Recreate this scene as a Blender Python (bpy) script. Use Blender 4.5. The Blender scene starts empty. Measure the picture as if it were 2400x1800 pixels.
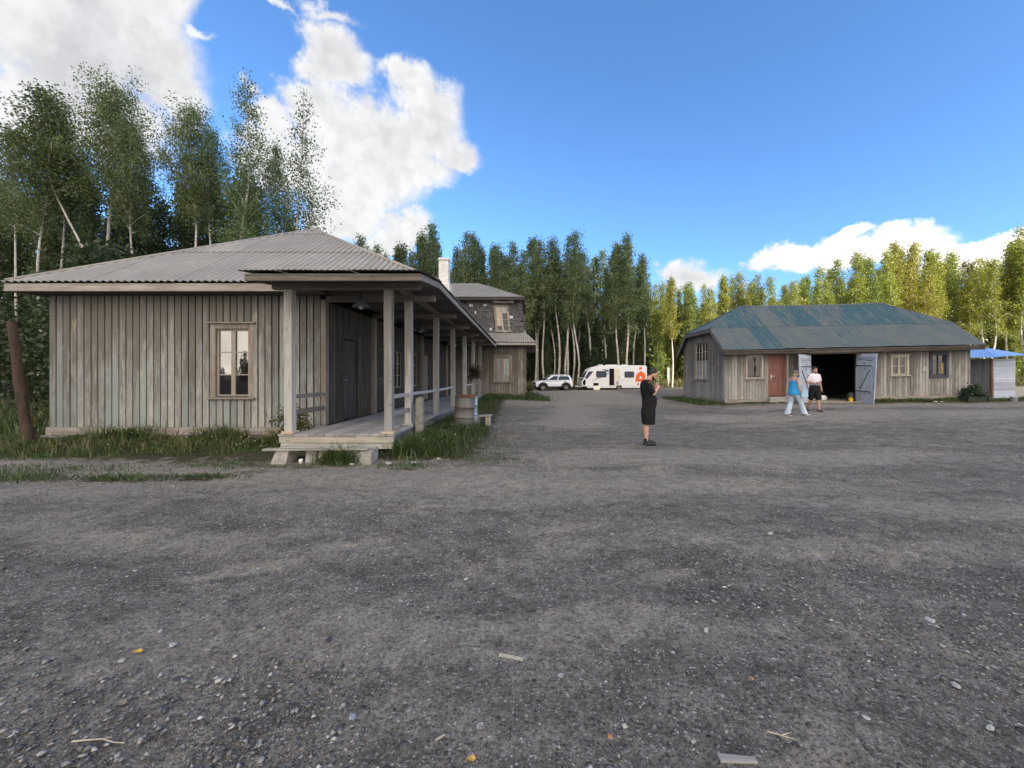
import bpy, bmesh, math, random
import numpy as np
from mathutils import Vector, Matrix
random.seed(11)
rng = np.random.default_rng(11)
sc = bpy.context.scene
col = sc.collection
R = math.radians

# ------------------------------------------------------------------ camera
cam = bpy.data.cameras.new("camera")
cam.lens = 13.5; cam.sensor_width = 36; cam.sensor_fit = 'HORIZONTAL'
cam.shift_x = -0.015; cam.shift_y = -0.00875
cam.clip_start = 0.05; cam.clip_end = 3000
camo = bpy.data.objects.new("camera", cam); col.objects.link(camo)
camo.location = (0, 0, 1.64); camo.rotation_euler = (R(90), 0, 0)
sc.camera = camo
F, U0, V0, CH = 900.0, 1236.0, 879.0, 1.64      # focal length and principal point in photo pixels, eye height

def sstep(a, b, x):
    t = np.clip((np.asarray(x, float) - a) / (b - a), 0, 1)
    return t * t * (3 - 2 * t)

def gz(x, y):                                     # terrain height
    x = np.asarray(x, float); y = np.asarray(y, float)
    h = .24 * sstep(5, 15, x) * sstep(7, 15, y)
    h = h + .10 * sstep(15, 30, x) * sstep(10, 20, y)
    h = h + .07 * sstep(-1.0, -2.6, x) * sstep(6.8, 9.5, y) * sstep(-30, -14, x)
    h = h + .16 * sstep(1.5, -1, x) * sstep(20, 25, y) * sstep(36, 28, y)
    h = h + .5 * sstep(43, 52, y)
    return h

def G(x, y): return float(gz(x, y))

# ------------------------------------------------------------------ node helpers
def nd(nt, typ, ins=None, **props):
    n = nt.nodes.new(typ)
    for k, v in props.items(): setattr(n, k, v)
    if ins:
        for k, v in ins.items():
            s = n.inputs[k]
            if isinstance(v, bpy.types.NodeSocket): nt.links.new(v, s)
            else: s.default_value = v
    return n

def newmat(name):
    m = bpy.data.materials.new(name); m.use_nodes = True
    nt = m.node_tree
    b = [n for n in nt.nodes if n.type == 'BSDF_PRINCIPLED'][0]
    return m, nt, b

def c4(c): return (c[0], c[1], c[2], 1)

def math_(nt, op, a, b=None, c=None, clamp=False):
    n = nt.nodes.new('ShaderNodeMath'); n.operation = op; n.use_clamp = clamp
    for i, v in enumerate((a, b, c)):
        if v is None: continue
        if isinstance(v, bpy.types.NodeSocket): nt.links.new(v, n.inputs[i])
        else: n.inputs[i].default_value = v
    return n.outputs[0]

def vmath(nt, op, a, b=None, c=None):
    n = nt.nodes.new('ShaderNodeVectorMath'); n.operation = op
    for i, v in enumerate((a, b, c)):
        if v is None: continue
        if isinstance(v, bpy.types.NodeSocket): nt.links.new(v, n.inputs[i])
        else: n.inputs[i].default_value = v
    return n

def maprange(nt, v, a, b, lo=0., hi=1., smooth=True):
    n = nt.nodes.new('ShaderNodeMapRange'); n.interpolation_type = 'SMOOTHSTEP' if smooth else 'LINEAR'
    nt.links.new(v, n.inputs['Value'])
    n.inputs['From Min'].default_value = a; n.inputs['From Max'].default_value = b
    n.inputs['To Min'].default_value = lo; n.inputs['To Max'].default_value = hi
    return n.outputs['Result']

def mix(nt, f, a, b, typ='MIX'):
    n = nt.nodes.new('ShaderNodeMix'); n.data_type = 'RGBA'; n.blend_type = typ
    for k, v in ((0, f), (6, a), (7, b)):
        if isinstance(v, bpy.types.NodeSocket): nt.links.new(v, n.inputs[k])
        elif k == 0: n.inputs[0].default_value = v
        else: n.inputs[k].default_value = c4(v)
    return n.outputs[2]

def noise(nt, vec, scale, detail=5, rough=.6, dist=0.):
    n = nd(nt, 'ShaderNodeTexNoise', {'Scale': scale, 'Detail': detail, 'Roughness': rough, 'Distortion': dist})
    if vec is not None: nt.links.new(vec, n.inputs['Vector'])
    return n.outputs['Fac']

def objco(nt): return nt.nodes.new('ShaderNodeTexCoord').outputs['Object']
def attr(nt, name): return nd(nt, 'ShaderNodeAttribute', attribute_name=name).outputs['Fac']

def bump(nt, b, h, strength=.4, dist=.01):
    n = nd(nt, 'ShaderNodeBump', {'Strength': strength, 'Distance': dist, 'Height': h})
    nt.links.new(n.outputs['Normal'], b.inputs['Normal'])

def plain(name, c, rough=.6, metal=0., var=.12, scale=6., spec=.4, bumpy=0.):
    m, nt, b = newmat(name)
    co = objco(nt)
    n = noise(nt, co, scale, 6, .65)
    f = maprange(nt, n, .3, .7, 1 - var, 1 + var)
    colr = mix(nt, 1., c, nd(nt, 'ShaderNodeCombineColor', {0: f, 1: f, 2: f}).outputs[0], 'MULTIPLY')
    nt.links.new(colr, b.inputs['Base Color'])
    b.inputs['Roughness'].default_value = rough; b.inputs['Metallic'].default_value = metal
    b.inputs['Specular IOR Level'].default_value = spec
    if bumpy: bump(nt, b, noise(nt, co, scale * 12, 4, .6), bumpy, .01)
    return m

def wood(name, paint, bare, flake=(.5, .5, .47), flake_amt=.45, axis=2, lowbare=None, tint=(.78, 1.14), accent=None, k=1.):
    """weathered, painted board: streaks along the grain, worn paint, per board tint from the 'rnd' attribute"""
    m, nt, b = newmat(name)
    co = objco(nt); rnd = attr(nt, 'rnd')
    off = nd(nt, 'ShaderNodeCombineXYZ', {0: math_(nt, 'MULTIPLY', rnd, 57.), 1: math_(nt, 'MULTIPLY', rnd, 31.), 2: math_(nt, 'MULTIPLY', rnd, 83.)}).outputs[0]
    def stretched(across, along):
        s = [across] * 3; s[axis] = along
        return vmath(nt, 'ADD', vmath(nt, 'MULTIPLY', co, tuple(s)).outputs[0], off).outputs[0]
    streak = noise(nt, stretched(16 * k, 1.1 * k), 1., 6, .62, .4)
    fine = noise(nt, stretched(95 * k, 5. * k), 1., 4, .6)
    blot = noise(nt, stretched(7 * k, 2.4 * k), 1., 5, .6)
    wear = math_(nt, 'ADD', math_(nt, 'MULTIPLY', streak, .65), math_(nt, 'MULTIPLY', blot, .35))
    if lowbare:
        z = nd(nt, 'ShaderNodeSeparateXYZ', {0: co}).outputs[2]
        wear = math_(nt, 'ADD', wear, maprange(nt, z, lowbare[0], lowbare[1], .16, -.10, False))
        wear = math_(nt, 'ADD', wear, math_(nt, 'MULTIPLY', math_(nt, 'SUBTRACT', rnd, .5), .14))
    c = mix(nt, maprange(nt, wear, .43, .60), paint, bare)
    fl = math_(nt, 'ADD', math_(nt, 'MULTIPLY', fine, .55), math_(nt, 'MULTIPLY', wear, .45))
    c = mix(nt, math_(nt, 'MULTIPLY', maprange(nt, fl, .555, .63), flake_amt), c, flake)
    if accent:
        r2 = math_(nt, 'FRACT', math_(nt, 'MULTIPLY', rnd, 17.31))
        pick = math_(nt, 'MULTIPLY', maprange(nt, r2, .58, .64), maprange(nt, wear, .53, .66))
        c = mix(nt, math_(nt, 'MULTIPLY', pick, .75), c, accent)
        r3 = math_(nt, 'FRACT', math_(nt, 'MULTIPLY', rnd, 29.7))
        pick = math_(nt, 'MULTIPLY', maprange(nt, r3, .8, .85), maprange(nt, blot, .57, .66))
        c = mix(nt, math_(nt, 'MULTIPLY', pick, .5), c, (.40, .33, .20))
    dark = maprange(nt, fine, .28, .42, .55, 1.)
    kn = nd(nt, 'ShaderNodeTexVoronoi', {'Vector': stretched(6 * k, 2.6 * k), 'Scale': 1.0}).outputs['Distance']
    dark = math_(nt, 'MULTIPLY', dark, maprange(nt, kn, .03, .12, .45, 1.))
    t = math_(nt, 'MULTIPLY', dark, maprange(nt, rnd, 0, 1, tint[0], tint[1], False))
    c = mix(nt, 1., c, nd(nt, 'ShaderNodeCombineColor', {0: t, 1: t, 2: t}).outputs[0], 'MULTIPLY')
    nt.links.new(c, b.inputs['Base Color'])
    b.inputs['Roughness'].default_value = .85; b.inputs['Specular IOR Level'].default_value = .25
    bump(nt, b, math_(nt, 'ADD', fine, math_(nt, 'MULTIPLY', streak, .6)), .55, .006)
    return m

M = {}
TAUPE = (.158, .150, .136); GREY = (.250, .255, .252); PALE = (.42, .41, .38)
M['house_wall'] = wood('house wall boards', TAUPE, GREY, (.43, .42, .385), .75, 2, (.3, 3.2), tint=(.86, 1.09), accent=(.225, .275, .268))
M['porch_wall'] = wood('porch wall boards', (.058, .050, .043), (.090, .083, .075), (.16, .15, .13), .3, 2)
M['far_wall'] = wood('far wall boards', (.128, .115, .097), (.225, .216, .20), (.36, .33, .28), .5, 2, (.2, 2.6))
M['post'] = wood('post wood', (.24, .225, .20), (.33, .335, .33), (.46, .45, .43), .6, 2, (.4, 3.4))
M['beam_x'] = wood('beam wood x', (.16, .142, .122), (.225, .21, .19), (.32, .3, .27), .35, 0)
M['beam_y'] = wood('beam wood y', (.16, .142, .122), (.225, .21, .19), (.32, .3, .27), .35, 1)
M['fascia_x'] = wood('fascia wood x', (.25, .225, .20), (.33, .32, .30), (.46, .44, .40), .5, 0)
M['fascia_y'] = wood('fascia wood y', (.23, .205, .18), (.30, .29, .27), (.4, .38, .35), .5, 1)
M['soffit'] = wood('soffit boards', (.12, .108, .095), (.155, .143, .128), (.22, .2, .18), .2, 0)
M['deck'] = wood('deck boards', (.27, .265, .26), (.36, .36, .355), (.46, .455, .45), .5, 1)
M['plank'] = wood('plank wood', (.36, .345, .30), (.45, .43, .38), (.55, .53, .48), .4, 0)
M['fresh'] = wood('bare wood', (.46, .36, .25), (.5, .42, .32), (.55, .5, .42), .3, 0)
M['casing'] = wood('casing wood', (.215, .18, .148), (.28, .26, .235), (.40, .38, .34), .4, 2)
M['casing_light'] = wood('casing wood light', (.36, .335, .29), (.45, .43, .39), (.6, .57, .5), .5, 2)
M['barn_wall'] = wood('barn wall boards', (.158, .149, .134), (.262, .260, .252), (.42, .41, .385), .6, 2, (.2, 2.9))
M['barn_fascia'] = wood('barn fascia wood', (.046, .041, .036), (.078, .070, .062), (.25, .23, .21), .35, 0)
M['barn_verge'] = wood('barn verge wood', (.115, .105, .095), (.18, .17, .155), (.3, .28, .26), .35, 1)
M['red'] = wood('red painted wood', (.185, .083, .070), (.215, .120, .104), (.4, .3, .27), .4, 2, tint=(.9, 1.08))
M['bluedoor'] = wood('pale blue painted wood', (.37, .43, .54), (.42, .47, .56), (.52, .56, .62), .5, 2, tint=(.9, 1.08))
M['bluecasing'] = wood('dark blue painted wood', (.048, .056, .082), (.075, .082, .11), (.2, .2, .25), .3, 2)
M['shed_blue'] = wood('shed siding', (.38, .44, .56), (.44, .49, .58), (.48, .5, .55), .4, 0)
M['shed_grey'] = wood('shed boards', (.20, .21, .23), (.30, .31, .33), (.4, .4, .42), .4, 2)
M['brownpost'] = wood('brown post', (.13, .08, .05), (.19, .13, .09), (.3, .22, .15), .3, 2)
M['bark'] = wood('pine bark', (.052, .037, .028), (.092, .062, .044), (.18, .125, .09), .5, 2, k=.8)
M['concrete'] = plain('concrete', (.33, .32, .30), .9, 0, .25, 9, .2, .5)
M['foundation'] = plain('foundation concrete', (.25, .245, .23), .9, 0, .3, 5, .2, .6)
M['dark_inside'] = plain('dark interior', (.012, .012, .013), .9, 0, .2, 3, .1)
M['white_paint'] = plain('white metal paint', (.72, .74, .78), .35, 0, .04, 3, .5)
M['cream'] = plain('cream panel', (.66, .63, .52), .5, 0, .06, 3, .4)
M['black_plastic'] = plain('black plastic', (.02, .02, .022), .55, 0, .2, 8, .4)
M['rubber'] = plain('rubber', (.022, .021, .021), .8, 0, .3, 12, .3)
M['alloy'] = plain('alloy wheel', (.45, .46, .48), .35, .8, .1, 10)
M['chimney'] = plain('whitewashed brick', (.64, .64, .63), .9, 0, .16, 4, .2, .5)
M['steel'] = plain('old steel', (.33, .34, .34), .5, .7, .3, 14)
M['iron'] = plain('black iron', (.03, .03, .034), .6, .5, .3, 14)
M['orange'] = plain('orange print', (.75, .13, .035), .45, 0, .05, 3)
M['redprint'] = plain('red print', (.55, .10, .06), .45, 0, .05, 3)
M['greyprint'] = plain('grey print', (.33, .36, .42), .45, 0, .05, 3)
M['slateblue'] = plain('slate blue print', (.075, .12, .19), .4, 0, .1, 3)
M['enamel'] = plain('enamel lamp', (.10, .115, .12), .4, 0, .15, 9)
M['lampglass'] = plain('milk glass', (.5, .52, .52), .3, 0, .05, 5)
M['yellow'] = plain('yellow plastic', (.72, .48, .02), .4, 0, .1, 8)
M['whitecloth'] = plain('white cloth', (.74, .74, .77), .9, 0, .1, 9, .2, .3)
M['paper'] = plain('paper', (.7, .71, .73), .7, 0, .05, 9)
M['bucket'] = plain('pale bucket', (.6, .66, .74), .5, 0, .08, 9)
M['planter'] = wood('dark green planter', (.022, .034, .028), (.04, .05, .042), (.09, .1, .09), .3, 0)
M['sash'] = wood('window sash wood', (.29, .26, .22), (.36, .33, .29), (.5, .47, .42), .4, 2)
M['curtain'] = plain('yellow curtain', (.36, .25, .05), .9, 0, .15, 9)

def glass(name, c=(.02, .022, .025), refl=.35, rough=.02):
    m, nt, b = newmat(name)
    nt.nodes.remove(b)
    out = [n for n in nt.nodes if n.type == 'OUTPUT_MATERIAL'][0]
    d = nd(nt, 'ShaderNodeBsdfDiffuse', {'Color': c4(c)})
    co = objco(nt)
    bp = nd(nt, 'ShaderNodeBump', {'Strength': .03, 'Distance': .02, 'Height': noise(nt, co, 4., 2)})
    g = nd(nt, 'ShaderNodeBsdfGlossy', {'Color': (.95, .96, .93, 1), 'Roughness': rough, 'Normal': bp.outputs[0]})
    fr = nd(nt, 'ShaderNodeFresnel', {'IOR': 1.5})
    f = math_(nt, 'ADD', fr.outputs[0], refl - .04, clamp=True)
    s = nd(nt, 'ShaderNodeMixShader', {0: f, 1: d.outputs[0], 2: g.outputs[0]})
    nt.links.new(s.outputs[0], out.inputs[0])
    return m
M['pane'] = glass('window glass', (.015, .015, .016), .30)
M['pane_dark'] = glass('dark window glass', (.010, .010, .011), .045)
M['pane_pale'] = glass('curtained window glass', (.26, .275, .28), .05)
M['pane_beige'] = glass('boarded window glass', (.30, .26, .20), .05)
M['carglass'] = glass('tinted car glass', (.015, .018, .025), .12)
M['vanglass'] = glass('grey acrylic glass', (.075, .085, .115), .14)

# corrugated sheets ------------------------------------------------
def roofmat(name, c0, c1, blue=None):
    m, nt, b = newmat(name)
    co = objco(nt); rnd = attr(nt, 'rnd')
    n1 = noise(nt, co, 1.3, 6, .65)
    st = noise(nt, vmath(nt, 'MULTIPLY', co, (9., 1.1, 1.1)).outputs[0], 1., 5, .65)
    sp = noise(nt, co, 28., 4, .7)
    c = mix(nt, maprange(nt, n1, .35, .68), c0, c1)
    if blue:
        mk = math_(nt, 'ADD', rnd, math_(nt, 'MULTIPLY', math_(nt, 'SUBTRACT', st, .5), 1.7))
        mk = math_(nt, 'ADD', mk, math_(nt, 'MULTIPLY', math_(nt, 'SUBTRACT', n1, .5), .7))
        c = mix(nt, math_(nt, 'MULTIPLY', maprange(nt, mk, .52, .76), .88), c, blue)
    t = math_(nt, 'MULTIPLY', maprange(nt, rnd, 0, 1, .93, 1.06, False), maprange(nt, sp, .3, .7, .86, 1.1))
    c = mix(nt, 1., c, nd(nt, 'ShaderNodeCombineColor', {0: t, 1: t, 2: t}).outputs[0], 'MULTIPLY')
    gr = maprange(nt, attr(nt, 'groove'), .35, .95, 1., .50); c = mix(nt, 1., c, nd(nt, 'ShaderNodeCombineColor', {0: gr, 1: gr, 2: gr}).outputs[0], 'MULTIPLY')      # dirt and crease shade painted into the grooves, whose own shading is weak
    sp2 = noise(nt, co, 60., 2, .5)
    c = mix(nt, math_(nt, 'MULTIPLY', maprange(nt, sp2, .70, .76), .6), c, (.06, .05, .045))
    nt.links.new(c, b.inputs['Base Color'])
    b.inputs['Roughness'].default_value = .75; b.inputs['Specular IOR Level'].default_value = .3
    bump(nt, b, sp, .15, .004)
    return m
M['roof'] = roofmat('house corrugated sheets', (.268, .262, .246), (.320, .312, .294))
M['far_roof'] = roofmat('far corrugated sheets', (.22, .22, .20), (.27, .265, .245))
M['barn_roof'] = roofmat('barn corrugated sheets', (.088, .126, .142), (.128, .145, .150), (.030, .088, .118))
M['shed_roof'] = roofmat('blue corrugated sheets', (.17, .36, .78), (.21, .41, .83))

def shinglemat():
    m, nt, b = newmat('dark wood shingles')
    co = objco(nt); rnd = attr(nt, 'rnd')
    st = noise(nt, vmath(nt, 'MULTIPLY', co, (30., 30., 4.)).outputs[0], 1., 4, .6)
    c = mix(nt, maprange(nt, rnd, 0, 1, 0, 1, False), (.050, .049, .055), (.105, .102, .110))
    c = mix(nt, math_(nt, 'MULTIPLY', maprange(nt, st, .5, .7), .5), c, (.14, .135, .14))
    c = mix(nt, maprange(nt, rnd, .953, .958), c, (.50, .51, .55))
    nt.links.new(c, b.inputs['Base Color']); b.inputs['Roughness'].default_value = .9
    bump(nt, b, st, .5, .006)
    return m
M['shingle'] = shinglemat()

def drummat():
    m, nt, b = newmat('worn steel drum')
    co = objco(nt)
    n1 = noise(nt, vmath(nt, 'MULTIPLY', co, (5., 5., 2.)).outputs[0], 1., 6, .65)
    n2 = noise(nt, co, 16., 5, .65)
    c = mix(nt, maprange(nt, n1, .4, .62), (.105, .122, .130), (.155, .150, .142))
    c = mix(nt, math_(nt, 'MULTIPLY', maprange(nt, n2, .56, .68), .85), c, (.13, .062, .033))
    nt.links.new(c, b.inputs['Base Color']); b.inputs['Roughness'].default_value = .6; b.inputs['Metallic'].default_value = .15
    return m
M['drum'] = drummat()
M['rust'] = plain('rust', (.16, .075, .04), .85, .1, .35, 20, .3, .4)

def birchbark():
    m, nt, b = newmat('birch bark')
    co = objco(nt)
    oi = nd(nt, 'ShaderNodeObjectInfo')
    off = math_(nt, 'MULTIPLY', oi.outputs['Random'], 60.)
    co = vmath(nt, 'ADD', co, nd(nt, 'ShaderNodeCombineXYZ', {2: off}).outputs[0]).outputs[0]
    marks = noise(nt, vmath(nt, 'MULTIPLY', co, (5., 5., 9.)).outputs[0], 1., 5, .7)
    big = noise(nt, vmath(nt, 'MULTIPLY', co, (1.2, 1.2, 1.6)).outputs[0], 1., 5, .65)
    c = mix(nt, maprange(nt, big, .35, .65), (.57, .56, .53), (.37, .355, .325))
    c = mix(nt, maprange(nt, marks, .555, .62), c, (.03, .028, .026))
    nt.links.new(c, b.inputs['Base Color']); b.inputs['Roughness'].default_value = .85
    b.inputs['Specular IOR Level'].default_value = .2
    return m
M['birch'] = birchbark()
M['greybark'] = plain('grey bark', (.12, .11, .095), .95, 0, .4, 14, .1, .5)

def leafmat(name, trans=.45, tint_obj=True, c=(.06, .1, .03), var=(.55, 1.5)):
    m, nt, b = newmat(name)
    nt.nodes.remove(b)
    out = [n for n in nt.nodes if n.type == 'OUTPUT_MATERIAL'][0]
    rnd = attr(nt, 'rnd')
    if tint_obj:
        base = nd(nt, 'ShaderNodeObjectInfo').outputs['Color']
    else:
        base = nd(nt, 'ShaderNodeRGB').outputs[0]; base.default_value = c4(c)
    t = maprange(nt, rnd, 0, 1, var[0], var[1], False)
    cc = mix(nt, 1., base, nd(nt, 'ShaderNodeCombineColor', {0: t, 1: t, 2: t}).outputs[0], 'MULTIPLY')
    r2 = math_(nt, 'FRACT', math_(nt, 'MULTIPLY', rnd, 37.7))
    yel = vmath(nt, 'MULTIPLY', base, (1.75, 1.38, .8)).outputs[0]
    cc = mix(nt, math_(nt, 'MULTIPLY', maprange(nt, r2, .80, .95), .7), cc, yel)
    d = nd(nt, 'ShaderNodeBsdfDiffuse', {'Color': cc})
    tr = nd(nt, 'ShaderNodeBsdfTranslucent', {'Color': cc})
    s = nd(nt, 'ShaderNodeMixShader', {0: trans, 1: d.outputs[0], 2: tr.outputs[0]})
    gl = nd(nt, 'ShaderNodeBsdfGlossy', {'Color': (1, 1, 1, 1), 'Roughness': .45})
    s2 = nd(nt, 'ShaderNodeMixShader', {0: .03, 1: s.outputs[0], 2: gl.outputs[0]})
    nt.links.new(s2.outputs[0], out.inputs[0])
    return m
M['leaf'] = leafmat('birch leaves')
M['bush'] = leafmat('bush leaves')
M['grass'] = leafmat('grass blades', .3, False, (.062, .100, .030), (.4, 1.5))
M['drygrass'] = leafmat('dry tall grass', .3, False, (.13, .12, .055), (.5, 1.4))
M['dried'] = leafmat('dried stems', .2, False, (.070, .052, .028), (.4, 1.6))
M['flower'] = plain('white petals', (.75, .75, .72), .8, 0, .05)

def groundmat():
    m, nt, b = newmat('gravel yard')
    co = objco(nt)
    grass = attr(nt, 'grass'); dust = attr(nt, 'dust')
    big = noise(nt, vmath(nt, 'MULTIPLY', co, (.28, .6, 1.)).outputs[0], 1., 6, .6, .6)
    mid = noise(nt, vmath(nt, 'MULTIPLY', co, (1.1, 2.2, 1.)).outputs[0], 1., 8, .68, .5)
    fin = noise(nt, co, 38., 8, .78)
    c = mix(nt, maprange(nt, mid, .32, .68), (.140, .131, .112), (.272, .255, .220))
    dm = math_(nt, 'ADD', math_(nt, 'MULTIPLY', dust, .42), math_(nt, 'ADD', math_(nt, 'MULTIPLY', big, .55), math_(nt, 'MULTIPLY', mid, .45)))
    dm = math_(nt, 'ADD', dm, math_(nt, 'MULTIPLY', math_(nt, 'SUBTRACT', noise(nt, co, 11., 7, .75), .5), .55))
    dmask = maprange(nt, dm, .46, .78)
    c = mix(nt, math_(nt, 'MULTIPLY', dmask, .8), c, (.335, .310, .262))
    pt = noise(nt, vmath(nt, 'MULTIPLY', co, (1.0, 1.9, 1.)).outputs[0], 1.1, 5, .55, .4)
    c = mix(nt, math_(nt, 'MULTIPLY', maprange(nt, pt, .575, .665), .65), c, (.36, .325, .255))
    # pebbles: two sizes of cells, each with its own grey
    hts = None
    for sc_, r_, light, amt in ((48., .45, .27, .95), (105., .48, .26, .95), (23., .34, .30, .92), (10., .22, .3, .85)):
        wob = vmath(nt, 'ADD', co, vmath(nt, 'SCALE', nd(nt, 'ShaderNodeTexNoise', {'Vector': co, 'Scale': sc_ * 1.2, 'Detail': 2.}).outputs['Color']).outputs[0])
        wob.inputs[1].links[0].from_node.inputs['Scale'].default_value = .35 / sc_
        v = nd(nt, 'ShaderNodeTexVoronoi', {'Vector': wob.outputs[0], 'Scale': sc_, 'Randomness': 1.})
        rr = nd(nt, 'ShaderNodeSeparateColor', {0: v.outputs['Color']})
        inside = maprange(nt, v.outputs['Distance'], r_ * .72, r_, 1., 0.)
        tone = nd(nt, 'ShaderNodeValToRGB', {0: rr.outputs[0]})
        cr = tone.color_ramp; cr.interpolation = 'LINEAR'
        cr.elements[0].position = 0; cr.elements[0].color = (.075, .072, .069, 1)
        cr.elements[1].position = 1; cr.elements[1].color = (.66, .65, .62, 1)
        e = cr.elements.new(1 - light * 1.6); e.color = (.185, .175, .158, 1)
        e = cr.elements.new(1 - light * .7); e.color = (.36, .348, .325, 1)
        have = math_(nt, 'LESS_THAN', rr.outputs[1], .68 if sc_ > 30 else .24 if sc_ > 15 else .12)
        msk = math_(nt, 'MULTIPLY', math_(nt, 'MULTIPLY', inside, have), amt)
        msk = math_(nt, 'MULTIPLY', msk, maprange(nt, dmask, 0., 1., 1., .45, False))
        c = mix(nt, msk, c, tone.outputs[0])
        h = math_(nt, 'MULTIPLY', msk, 1. / sc_ * 34)
        hts = h if hts is None else math_(nt, 'MAXIMUM', hts, h)
    c = mix(nt, math_(nt, 'MULTIPLY', maprange(nt, math_(nt, 'ADD', dust, math_(nt, 'MULTIPLY', math_(nt, 'SUBTRACT', noise(nt, co, 9., 6, .7), .5), 1.2)), 1.05, 1.5), .8), c, (.40, .36, .285))
    t = math_(nt, 'MULTIPLY', maprange(nt, fin, .3, .72, .52, 1.42), maprange(nt, noise(nt, co, 5.5, 6, .7), .3, .7, .76, 1.2))
    c = mix(nt, 1., c, nd(nt, 'ShaderNodeCombineColor', {0: t, 1: t, 2: t}).outputs[0], 'MULTIPLY')
    gm = maprange(nt, math_(nt, 'ADD', grass, math_(nt, 'MULTIPLY', math_(nt, 'SUBTRACT', noise(nt, co, 3.2, 8, .72), .5), 2.2)), .42, .78)
    soil = mix(nt, maprange(nt, fin, .35, .65), (.05, .052, .028), (.085, .08, .05))
    c = mix(nt, gm, c, soil)
    nt.links.new(c, b.inputs['Base Color']); b.inputs['Roughness'].default_value = .95
    b.inputs['Specular IOR Level'].default_value = .15
    bump(nt, b, math_(nt, 'ADD', math_(nt, 'MULTIPLY', hts, .9), math_(nt, 'MULTIPLY', fin, .8)), 1., .03)
    return m
M['ground'] = groundmat()

def stonemat():
    m, nt, b = newmat('loose stones')
    co = objco(nt); rnd = attr(nt, 'rnd')
    tone = nd(nt, 'ShaderNodeValToRGB', {0: rnd}); cr = tone.color_ramp
    cr.elements[0].position = 0; cr.elements[0].color = (.06, .06, .065, 1)
    cr.elements[1].position = 1; cr.elements[1].color = (.50, .49, .46, 1)
    e = cr.elements.new(.6); e.color = (.20, .195, .187, 1)
    e = cr.elements.new(.92); e.color = (.33, .325, .31, 1)
    e = cr.elements.new(.935); e.color = (.30, .245, .185, 1)
    e = cr.elements.new(.955); e.color = (.38, .38, .37, 1)
    t = maprange(nt, noise(nt, co, 40., 4, .7), .3, .7, .75, 1.2)
    c = mix(nt, 1., tone.outputs[0], nd(nt, 'ShaderNodeCombineColor', {0: t, 1: t, 2: t}).outputs[0], 'MULTIPLY')
    nt.links.new(c, b.inputs['Base Color']); b.inputs['Roughness'].default_value = .9
    return m
M['stone'] = stonemat()

# ------------------------------------------------------------------ object helpers
def tag(o, label=None, cat=None, group=None, kind=None):
    if label: o['label'] = label
    if cat: o['category'] = cat
    if group: o['group'] = group
    if kind: o['kind'] = kind
    return o

def empty(name, loc, label, cat, group=None, rot=0., tilt=None):
    o = bpy.data.objects.new(name, None); col.objects.link(o)
    o.location = loc; o.rotation_euler = (0, 0, rot) if tilt is None else tilt
    o.empty_display_size = .2
    return tag(o, label, cat, group)

def root_of(o):
    while o.parent is not None: o = o.parent
    return o

def link(me, name, mat, parent=None, smooth=False):
    if mat is not None and not me.materials: me.materials.append(mat)
    o = bpy.data.objects.new(name, me); col.objects.link(o)
    if parent is not None: o.parent = parent
    if smooth: me.polygons.foreach_set('use_smooth', [True] * len(me.polygons))
    return o

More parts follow.
